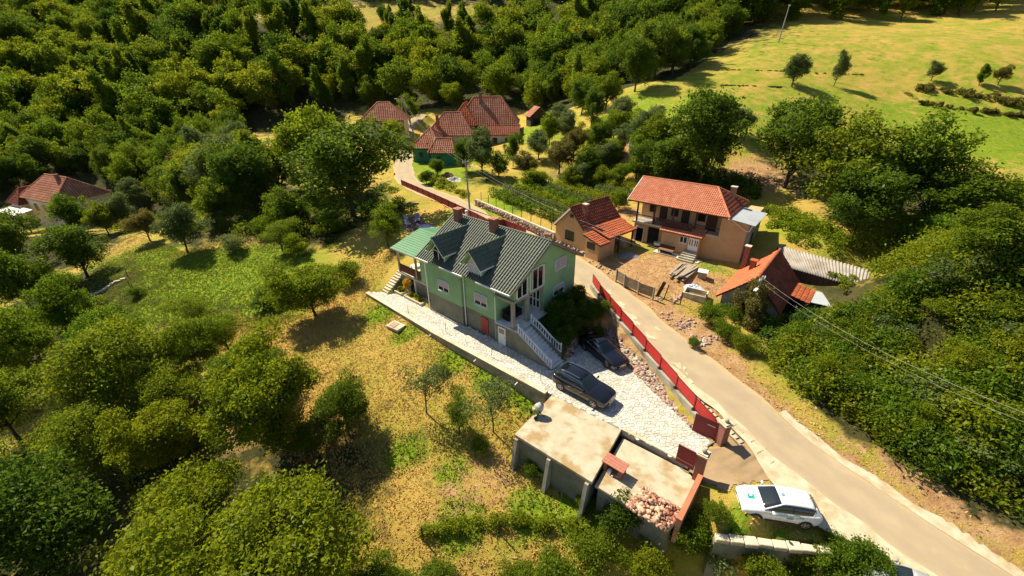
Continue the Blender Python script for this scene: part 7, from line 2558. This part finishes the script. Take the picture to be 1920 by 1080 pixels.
mass('dry_scrub', md, 15000, .17, 'brown', 84, 'dry brownish scrub in gaps of the thicket right of the road', 'scrub')
# creeper over the ruin and its pole
cr = []
rng = np.random.default_rng(17)
for k in range(70):
    X, Y = rng.uniform(-.5, 1.3), rng.uniform(-1.7, 1.2)
    z = rng.uniform(1.0, 5.4 - abs(Y) * .9)
    w = RH.w(X - .2, Y)
    cr.append((w[0], w[1], z, rng.uniform(.25, .5), rng.uniform(.25, .5), rng.uniform(.3, .6)))
for k in range(26):
    z = rng.uniform(1.0, 5.6)
    cr.append((21.7 + rng.normal(0, .3), 32.7 + rng.normal(0, .3), z, .4, .4, .5))
mass('creeper', cr, 15000, .17, 'brown', 18, 'brownish creeper hanging over the gable and pole of the ruined house', 'creeper')
cr = []
for k in range(30):
    X, Y = rng.uniform(-1.2, .4), rng.uniform(-2.6, 2.6)
    w = RH.w(X, Y)
    cr.append((w[0], w[1], 1.2 + rng.uniform(0, .9), .55, .55, .5))
mass('creeper_foot', cr, 9000, .17, 'mid', 19, 'green shrubs growing at the foot of the creeper-covered gable', 'shrubs')
cr = [(*at_z(1585 + rng.normal(0, 14), 520 + rng.normal(0, 8), 4.1)[:3], .35, .35, .2) for _ in range(10)]
mass('roof_weeds', cr, 1200, .2, 'yel', 20, 'yellow weeds creeping over the end of the corrugated roof', 'weeds')
# terraced hedges of the meadow
for px, n, lab, sd in (([(1725, 165), (1950, 205)], 60, 'brown overgrown terrace hedge crossing the meadow', 23), ([(1720, 190), (1800, 205), (1960, 225)], 50, 'thin dry terrace edge below the hedge on the meadow', 24)):
    L_ = smooth_line([on_ground(*q) for q in px], .5)
    md = []
    for k in range(n):
        p = L_[rng.integers(0, len(L_))]
        r = rng.uniform(.3, .95) * (1 if sd == 23 else .5)
        md.append((p[0] + rng.normal(0, 1.0), p[1] + rng.normal(0, 1.0), h1(p[0], p[1]) + .1, r, r, r * rng.uniform(.5, 1.2)))
    mass('terrace_hedge', md, 9000, .4, 'brown', sd, lab, 'hedge')
# shrubs on the bank beside the house
bank = [(GH.w(12.4, 6.2)), (GH.w(13.4, 7.6)), (GH.w(12.6, 8.6)), (GH.w(13.6, 5.2)), (GH.w(14.7, 6.4)), (GH.w(14.6, 4.6)), (GH.w(12.8, 4.6)), (GH.w(15.4, 5.2)), (GH.w(15.5, 7.3)), (GH.w(13.6, 3.4)), (GH.w(14.9, 3.2)), (GH.w(16.4, 6.2))]
bank.sort(key=lambda q: pix(q[0], q[1], h1(q[0], q[1]))[0])
for k, b in enumerate(bank):
    plant('b_dark', b[0], b[1], random.uniform(1.5, 2.4), random.uniform(2.0, 2.8), 'dark evergreen shrub on the shaded bank beside the green house' + ORD[k], 'bush', 'shrubs on the bank between house and road')
plant('b_yel', *GH.w(12.3, 2.6)[:2], 1.0, .9, 'small golden-green bush at the top of the marble stairs', 'bush')
p = GH.w(-4.55, .3)
plant('b_gold', p[0], p[1], 2.1, .95, 'bright yellow slender bush between the planter beds', 'bush', z=.2)
for k, (x, y) in enumerate(((-5.7, .2), (-5.3, .4), (-3.7, .25), (-2.9, .3), (-2.2, .2))):
    w = GH.w(x, y)
    plant('b_yel', w[0], w[1], .5, .8, 'low yellow-green tuft growing in the planter beds' + ORD[k], 'bush', 'tufts in the planter beds', z=.2)
# bushes along the bottom edge
for a in (('b_dark', 1165, 985, 2.8, 3.4, 'dense dark bush against the brick rubble end of the garage'), ('b_near', 1120, 1062, 2.3, 3.2, 'bright leafy bush at the bottom edge below the garage'),
          ('b_near', 1045, 1100, 2.3, 3.4, 'leafy bush at the bottom edge left of the bright one below the garage'), ('b_yel', 1210, 1085, 2.4, 3.0, 'yellow-green bush at the bottom edge below the brick rubble'),
          ('b_near', 1290, 1020, 2.6, 3.0, 'tall bush right of the brick parapet'), ('b_grey', 1340, 1060, 2.2, 2.8, 'greyish bush at the bottom edge below the block wall'),
          ('b_near', 1420, 1090, 2.0, 2.6, 'small bush in the dark gap under the block wall'), ('b_yel', 1490, 1085, 2.0, 2.6, 'sunny small bush below the end of the block wall'),
          ('b_near', 1590, 1060, 2.0, 3.0, 'leafy bush between the block wall and the silver car'), ('b_near', 1545, 1078, 2.4, 3.0, 'darker leafy bush by the right end of the block wall'), ('b_yel', 1640, 1085, 1.4, 2.0, 'low bush right in front of the silver car'),
          ('b_near', 975, 1110, 1.6, 2.6, 'round bush at the bottom edge under the hedge'), ('b_near', 820, 1095, 1.2, 2.2, 'round low bush near the bottom edge left of the hedge shadow'),
          ('b_near', 1002, 893, 1.2, 1.5, 'small bush between the garage buttresses'), ('b_yel', 1095, 948, 1.0, 1.6, 'low weeds at the foot of the last garage buttress'),
          ('b_near', 900, 850, 1.2, 1.6, 'knee-high bush in the shade of the young plum trees'), ('b_near', 1300, 690 - 40, .9, 1.2, 'small roadside bush on the orange verge'),
          ('b_near', 1330, 610, 1.9, 2.6, 'bright bush by the trough at the roadside'), ('b_near', 1362, 640, 1.7, 2.4, 'green roadside bush below the ruined house'), ('b_near', 1395, 660, 1.6, 2.4, 'roadside bush between the ruin and the thicket'),
          ('b_near', 1160, 392, 3.0, 3.6, 'bright green fig bush behind the roof of the small house'), ('b_grey', 440, 470, 2.5, 4, 'grey-green bush at the top of the bright lawn'),
          ('b_near', 650, 530, 2.8, 4.2, 'round bush at the right of the walnut thicket'), ('b_yel', 560, 480, 2.8, 4.6, 'yellow-green bush above the walnut thicket'), ('b_dark', 505, 575, 2.4, 4.0, 'dark bush at the left of the walnut thicket'),
          ('b_near', 260, 555, 1.2, 1.8, 'bare-looking little shrub in the green clearing'), ('b_grey', 130, 545, 2.2, 3.5, 'grey-green shrub beside the stone edging'),
          ('b_near', 620, 440, 3.0, 5.0, 'broad bush in the shade of the lime tree'), ('b_dark', 560, 420, 3.5, 5.5, 'dark bush under the trees left of the lime tree'), ('b_near', 500, 440, 3.0, 4.5, 'leafy bush at the edge of the wood above the lawn'),
          ('b_near', 1335, 995, 1.1, 1.5, 'weeds at the corner of the block wall'), ('b_yel', 830, 700, .7, 1.6, 'tuft of tall weeds on the lawn below the path wall'), ('b_grey', 410, 430, 3, 5, 'grey-green thicket bush at the edge of the wood')):
    plant_px(a[0], a[1], a[2], a[3], a[4], a[5], 'bush')
# hedge with posts along the lower lawn
hl = smooth_line([on_ground(800, 1000), on_ground(900, 990), on_ground(1000, 985), on_ground(1110, 985)], .3)
md = []
for k in range(60):
    p = hl[rng.integers(0, len(hl))]
    md.append((p[0] + rng.normal(0, .15), p[1] + rng.normal(0, .2), h1(p[0], p[1]) + .2, .4, .28, .42))
mass('hedge', md, 8000, .15, 'yel', 27, 'low yellow-green hedge along the lower edge of the lawn', 'hedge')
for k, px in enumerate((793, 935, 790)):
    p = on_ground((793, 935, 652)[k], (1012, 1000, 1040)[k])
    o = MB().tube([(0, 0, -.3), (.05, 0, 1.3)], .05, 6).build('fence_post', M_WOOD)
    o.location = p
    tag(o, ('thin dark fence post at the left end of the low hedge', 'thin dark fence post in the middle of the low hedge', 'thin dark fence post under the big walnut')[k], 'post')
# vines in rows
a, b = Vector(at_z(905, 372, 3.4)), Vector(at_z(1040, 430, 3.4))
dv = b - a
nr = Vector((-dv.y, dv.x, 0)).normalized()
for r_ in range(9):
    t = empty('vine_row', (0, 0, 0), 0, ('row of vines nearest the road wall', 'second row of vines from the road wall', 'third row of vines from the road wall', 'fourth row of vines from the road wall', 'fifth row of vines from the road wall',
                                          'sixth row of vines from the road wall', 'seventh row of vines from the road wall', 'eighth row of vines from the road wall', 'ninth and last row of vines uphill from the road')[r_], 'vines', 'vine rows above the garden wall')
    st = a + nr * (2.0 + r_ * 2.2) + dv * (.02 * r_)
    t.location = (st.x, st.y, h1(st.x, st.y))
    lob = []
    n = int(dv.length * (1 - .03 * r_) / .8)
    for k in range(n):
        p = st + dv.normalized() * (k * .8 + rng.uniform(-.2, .2)) + nr * rng.uniform(-.25, .25)
        if rng.uniform() < .12:
            continue
        z = h1(p.x, p.y)
        s = rng.uniform(.45, .95)
        lob.append((p.x - t.location.x, p.y - t.location.y, z - t.location.z + .75, s, s * .8, .75 * rng.uniform(.7, 1.3)))
        if k % 4 == 0:
            o = MB().tube([(0, 0, -.3), (0, 0, 1.9)], .05, 5).build('post', M_WOOD, t)
            o.location = (p.x - t.location.x, p.y - t.location.y, z - t.location.z)
    P, nn, tt = lobes_leaves(lob, 6500, .22, rng, shell=.5)
    V, Q = leaf_quads(P, nn, .22, rng)
    new_obj('foliage', np_mesh('foliage', V, Q, LM[('mid', 'grey', 'yel')[r_ % 3]], tt), t)
# low plants by the village lawn and the field edge
md = mounds_in([(790, 325), (870, 360), (890, 385), (850, 372), (800, 345)], 30, .4, .9, 33, keep_road=2.6)
mass('roadside_weeds', md, 5000, .28, 'yel', 34, 'weedy fence line between the road and the village lawn', 'weeds')
md = mounds_in([(1080, 235), (1200, 215), (1240, 290), (1130, 330), (1060, 290)], 46, .5, 1.3, 35, keep_road=0)
mass('orchard_scrub', md, 9000, .4, 'yel', 36, 'scrubby undergrowth among the orchard trees above the vines', 'scrub')
md = mounds_in([(1210, 300), (1400, 330), (1420, 380), (1330, 360), (1230, 330)], 40, .5, 1.4, 37, keep_road=0)
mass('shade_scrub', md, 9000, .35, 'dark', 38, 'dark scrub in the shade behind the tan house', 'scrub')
md = mounds_in([(-60, 560), (160, 560), (420, 620), (480, 760), (350, 960), (100, 1100), (-60, 1000)], 120, .5, 1.5, 39, keep_road=0)
mass('orchard_undergrowth', md, 42000, .24, 'mid', 40, 'dense undergrowth below the trees in the lower left', 'undergrowth')
md = mounds_in([(560, 380), (760, 345), (780, 395), (700, 440), (600, 430)], 60, .5, 1.2, 43, keep_road=2.6)
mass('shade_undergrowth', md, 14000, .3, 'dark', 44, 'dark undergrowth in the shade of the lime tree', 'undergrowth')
md = mounds_in([(200, 400), (430, 395), (560, 390), (640, 430), (640, 470), (560, 470), (480, 450), (420, 455), (330, 440), (230, 440)], 130, .6, 1.7, 45, 1.1, keep_road=0)
mass('wood_edge_scrub', md, 40000, .26, 'mid', 46, 'leafy scrub along the edge of the wood above the clearing', 'scrub')

# --- grass blades on the lawns
def grass(name, polys_px, dens, h0, h1_, lm, seed, label, fld=None, inv=False, wid=.05):
    rng = np.random.default_rng(seed)
    out = []
    for px in polys_px:
        P = np.array(world_poly(px))
        lo, hi = P.min(0), P.max(0)
        n = int((hi[0] - lo[0]) * (hi[1] - lo[1]) * dens)
        c = rng.uniform(lo, hi, (n, 2))
        c = c[in_poly(c[:, 0], c[:, 1], [tuple(q) for q in P])]
        out.append(c)
    c = np.concatenate(out)
    for Pz in (DRIVE, HOUSE_FP, GARAGE, TERR_FP, STAIR_FP):
        c = c[~in_poly(c[:, 0], c[:, 1], Pz)]
    c = c[road_dist(c[:, 0], c[:, 1])[0] > 1.95 + .25 * np.sin(c[:, 1] * 2.1)]
    lu = patch_field(c[:, 0], c[:, 1], LUSH)
    so_ = patch_field(c[:, 0], c[:, 1], SOIL)
    cl = lumps(c[:, 0] * 3.1, c[:, 1] * 3.1)
    jj = lu + cl * .25 + rng.uniform(-.2, .2, len(c))
    kk = (jj > .33) & (so_ < .5) if inv else (jj < .55) & (rng.uniform(0, 1, len(c)) > so_ * .85)
    c, cl = c[kk], cl[kk]
    n = len(c)
    z = hgt(c[:, 0], c[:, 1])
    base = np.stack([c[:, 0], c[:, 1], z - .02], 1)
    nb = 3
    V, T = [], []
    for k in range(nb):
        a = rng.uniform(0, 6.28, n)
        hh = rng.uniform(h0, h1_, n) * (1 + .5 * np.clip(cl, -1, 1))
        w = wid * rng.uniform(.7, 1.4, n)
        side = np.stack([np.cos(a), np.sin(a), np.zeros(n)], 1) * w[:, None]
        ln_ = np.stack([-np.sin(a), np.cos(a), np.zeros(n)], 1) * (hh * rng.uniform(.3, 1.1, n))[:, None]
        jit = rng.normal(0, .05, (n, 3)) * np.array([1, 1, 0])
        tip = base + jit + ln_ + np.stack([np.zeros(n), np.zeros(n), hh], 1)
        V.append(np.stack([base + jit - side, base + jit + side, tip], 1))
        T.append(np.clip(.5 + .35 * cl + rng.uniform(-.4, .4, n), 0, 1))
    V = np.concatenate(V).reshape(-1, 3)
    Q = np.arange(len(V)).reshape(-1, 3)
    return tag(new_obj(name, np_mesh(name, V, Q, LM[lm], np.concatenate(T))), label, 'grass', kind='stuff')


LAWN = [(560, 590), (700, 470), (760, 470), (700, 550), (1030, 740), (960, 830), (1100, 950), (1240, 1000), (1100, 1080), (700, 1100), (560, 900), (480, 760), (380, 640), (420, 600)]
CLEAR = [(130, 580), (240, 440), (340, 470), (480, 440), (560, 480), (560, 600), (420, 640), (250, 600)]
grass('lawn_grass', [LAWN], 42, .06, .18, 'straw', 61, 'dry straw-coloured grass of the lawn below the green house')
grass('green_grass', [LAWN, CLEAR], 34, .07, .2, 'grass', 62, 'green grass patches of the lawn and the clearing', inv=True, wid=.06)
grass('clearing_grass', [CLEAR], 12, .07, .2, 'straw', 63, 'dry grass around the green clearing', wid=.07)
grass('yard_grass', [[(1100, 480), (1200, 470), (1390, 500), (1350, 545), (1300, 600), (1420, 690), (1600, 820), (1800, 950), (1950, 1020), (1920, 1050), (1760, 970), (1560, 840), (1400, 730), (1250, 610), (1130, 520)], [(1330, 920), (1560, 990), (1520, 1015), (1340, 1000)]], 16, .06, .16, 'straw', 64, 'dry grass on the yard and the verge of the road', wid=.05)
# ------------------------------------------------------------------ small things
M_PLASTIC = surf('white_plastic', (0.62, 0.60, 0.62), (0.52, 0.5, 0.54), 4, .6)
def chair(px, py, rz, label, mat):
    p = on_ground(px, py)
    t = empty('garden_chair', (p[0], p[1], p[2] + .03), rz, label, 'chair')
    MB().box(-.26, .26, -.26, .26, .42, .47).build('seat', mat, t)
    MB().hull8([(-.26, .22, .45), (.26, .22, .45), (.26, .27, .45), (-.26, .27, .45), (-.24, .32, .95), (.24, .32, .95), (.24, .36, .95), (-.24, .36, .95)]).build('backrest', mat, t)
    for x in (-.22, .22):
        for y in (-.22, .22):
            MB().box(x - .025, x + .025, y - .025, y + .025, -.1, .42).build('leg', mat, t)
        MB().box(x - .03, x + .03, -.24, .26, .64, .68).build('armrest', mat, t)


chair(762, 414, 2.2, 'white plastic garden chair in the shade by the dark bush', M_PLASTIC)
chair(764, 424, .8, 'white plastic garden chair lying nearest the light green roof', M_PLASTIC)
p = on_ground(783, 415)
t = empty('sun_lounger', (p[0], p[1], p[2] + .05), .25, 'grey upholstered sun lounger behind the light green roof', 'lounger')
M_PAD = surf('grey_pad', (0.26, 0.27, 0.34), (0.2, 0.21, 0.27), 4, .8)
MB().box(-.36, .36, -1.0, .4, .32, .44).build('seat', M_PAD, t, bevel=.03)
MB().hull8([(-.36, .4, .32), (.36, .4, .32), (.36, .45, .32), (-.36, .45, .32), (-.36, .85, .95), (.36, .85, .95), (.36, .95, .92), (-.36, .95, .92)]).build('backrest', M_PAD, t)
for x in (-.32, .32):
    for y in (-.9, .5):
        MB().box(x - .03, x + .03, y - .03, y + .03, -.1, .32).build('leg', M_POST, t)
crumpled('washing', 798, 426, .7, surf('white_blue_cloth', (0.70, 0.70, 0.80), (0.30, 0.30, 0.62), 3, .8), 'heap of white and blue washing behind the light green roof', 'washing', 5, .5)
crumpled('washing', 812, 430, .6, surf('pale_lilac_cloth', (0.70, 0.68, 0.80), (0.5, 0.48, 0.66), 3, .8), 'smaller heap of lilac washing beside the ridge of the green house', 'washing', 6, .4)
crumpled('red_mat', 776, 428, .6, surf('red_cloth', (0.35, 0.06, 0.08), (0.28, 0.05, 0.06), 3, .9), 'crumpled red blanket on the terrace behind the light green roof', 'blanket', 7, .15)
tp = [on_ground(q[0], q[1]) for q in ((745, 412), (795, 402), (812, 428), (765, 436))]
o = MB().prism([q[:2] for q in tp][::-1], min(q[2] for q in tp) - .3, max(q[2] for q in tp) - .06).build('paved_terrace', surf('brown_terrace', (0.15, 0.10, 0.09), (0.11, 0.075, 0.07), 2, .9))
tag(o, kind='structure')
# pale beam on the slope behind the house
a, b = on_ground(744, 389), on_ground(784, 379)
o = MB().obox((0, 0, 0), (math.hypot(b[0] - a[0], b[1] - a[1]), .3, .3)).build('concrete_beam', M_CONC_PALE)
o.location = ((a[0] + b[0]) / 2, (a[1] + b[1]) / 2, (a[2] + b[2]) / 2 + .12)
o.rotation_euler = (0, 0, math.atan2(b[1] - a[1], b[0] - a[0]))
tag(o, 'pale concrete beam lying in the shade below the road fence', 'beam')
# bundles on the village lawn
crumpled('bundle', 828, 342, .9, surf('pink_bundle', (0.62, 0.48, 0.42), (0.5, 0.38, 0.34), 3, .9), 'round pinkish bundle at the edge of the village lawn', 'bundle', 8, .9)
crumpled('bundle', 850, 338, 1.3, surf('white_bundle', (0.66, 0.60, 0.55), (0.5, 0.44, 0.4), 3, .9), 'pale tarpaulin heap on the village lawn beside the pole', 'bundle', 9, .7)
crumpled('bundle', 840, 330, .9, surf('maroon_bundle', (0.22, 0.10, 0.08), (0.3, 0.16, 0.12), 3, .9), 'dark red heap behind the pale bundles on the village lawn', 'bundle', 10, .8)
# pale rocks seen through the trees left of the lime tree
for k, (px, py, r) in enumerate(((556, 293, 1.6), (548, 288, 1.0), (462, 270, 1.3))):
    p = on_ground(px, py)
    o = stones('boulder', [(0, 0, .2, r)], surf('pale_rock', (0.62, 0.55, 0.46), (0.5, 0.44, 0.36), 1.5, .95), None, 60 + k)
    o.location = p
    o['kind'] = 'thing'
    tag(o, ('large pale rock beside the airy tree left of the lime tree', 'smaller pale rock next to the large one left of the lime tree', 'pale rock at the dark edge of the wood above the clearing')[k], 'rock')
# stone edging of the clearing
el = smooth_line([on_ground(q[0], q[1]) for q in ((122, 574), (150, 566), (178, 553), (195, 546), (214, 532), (236, 524))], .5)
t = empty('stone_edging', tuple(el[len(el) // 2]), 0, 'curving pale stone edging across the green clearing', 'edging')
for i in range(0, len(el) - 1):
    if 22 < i % 40 < 25:
        continue
    a, b = el[i], el[i + 1]
    z = h1(a[0], a[1])
    o = MB().obox((0, 0, 0), (math.hypot(*(b - a)[:2]) * .96, .38, .5)).build('stone', M_CONC_PALE, t, bevel=.04)
    o.location = Vector(((a[0] + b[0]) / 2, (a[1] + b[1]) / 2, z + .08)) - Vector(t.location)
    o.rotation_euler = (0, 0, math.atan2(b[1] - a[1], b[0] - a[0]) + random.uniform(-.08, .08))
# young stakes in the clearing
for k, (px, py) in enumerate(((240, 520), (246, 545), (253, 552))):
    p = on_ground(px, py)
    o = MB().tube([(0, 0, -.2), (.1, .05, 1.4)], .04, 6).build('stake', M_WOOD)
    o.location = p
    tag(o, ('dark stake at the end of the stone edging in the clearing', 'upper dark stake of the pair beside the stone edging', 'lower dark stake of the pair beside the stone edging')[k], 'stake')
# thin dry balks across the meadow
for k, (px, n) in enumerate((([(1345, 132), (1480, 134), (1620, 140)], 60), ([(1350, 160), (1420, 162), (1470, 164)], 30), ([(1700, 175), (1740, 196), (1830, 208), (1960, 222)], 70))):
    L_ = smooth_line([on_ground(*q) for q in px], .4)
    md = []
    for _ in range(n):
        p = L_[RNG.integers(0, len(L_))]
        r = RNG.uniform(.10, .24) * (1.8 if k == 2 else 1)
        md.append((p[0] + RNG.normal(0, .15), p[1] + RNG.normal(0, .15), h1(p[0], p[1]) + .02, r * 1.6, r, r * .6))
    mass('grass_balk', md, 2600, .22, 'brown', 90 + k, ('thin dry grass balk across the middle of the meadow', 'short dry balk left of the lone meadow tree', 'lower dry balk under the terrace hedge')[k], 'balk')
# wire and dark posts along the drive side of the wood shed etc.
for k, (px, py) in enumerate(((1497, 372), (1508, 372))):
    p = on_ground(px, py)
    o = MB().obox((0, 0, .5), (.9, .06, 1.3)).build('board', M_WOOD_GREY)
    o.location = p
    o.rotation_euler = (-.5, .1 * k, .5 + .4 * k)
    tag(o, ('grey board leaning under the great walnut', 'second grey board leaning under the great walnut, on the side away from its trunk')[k], 'board')
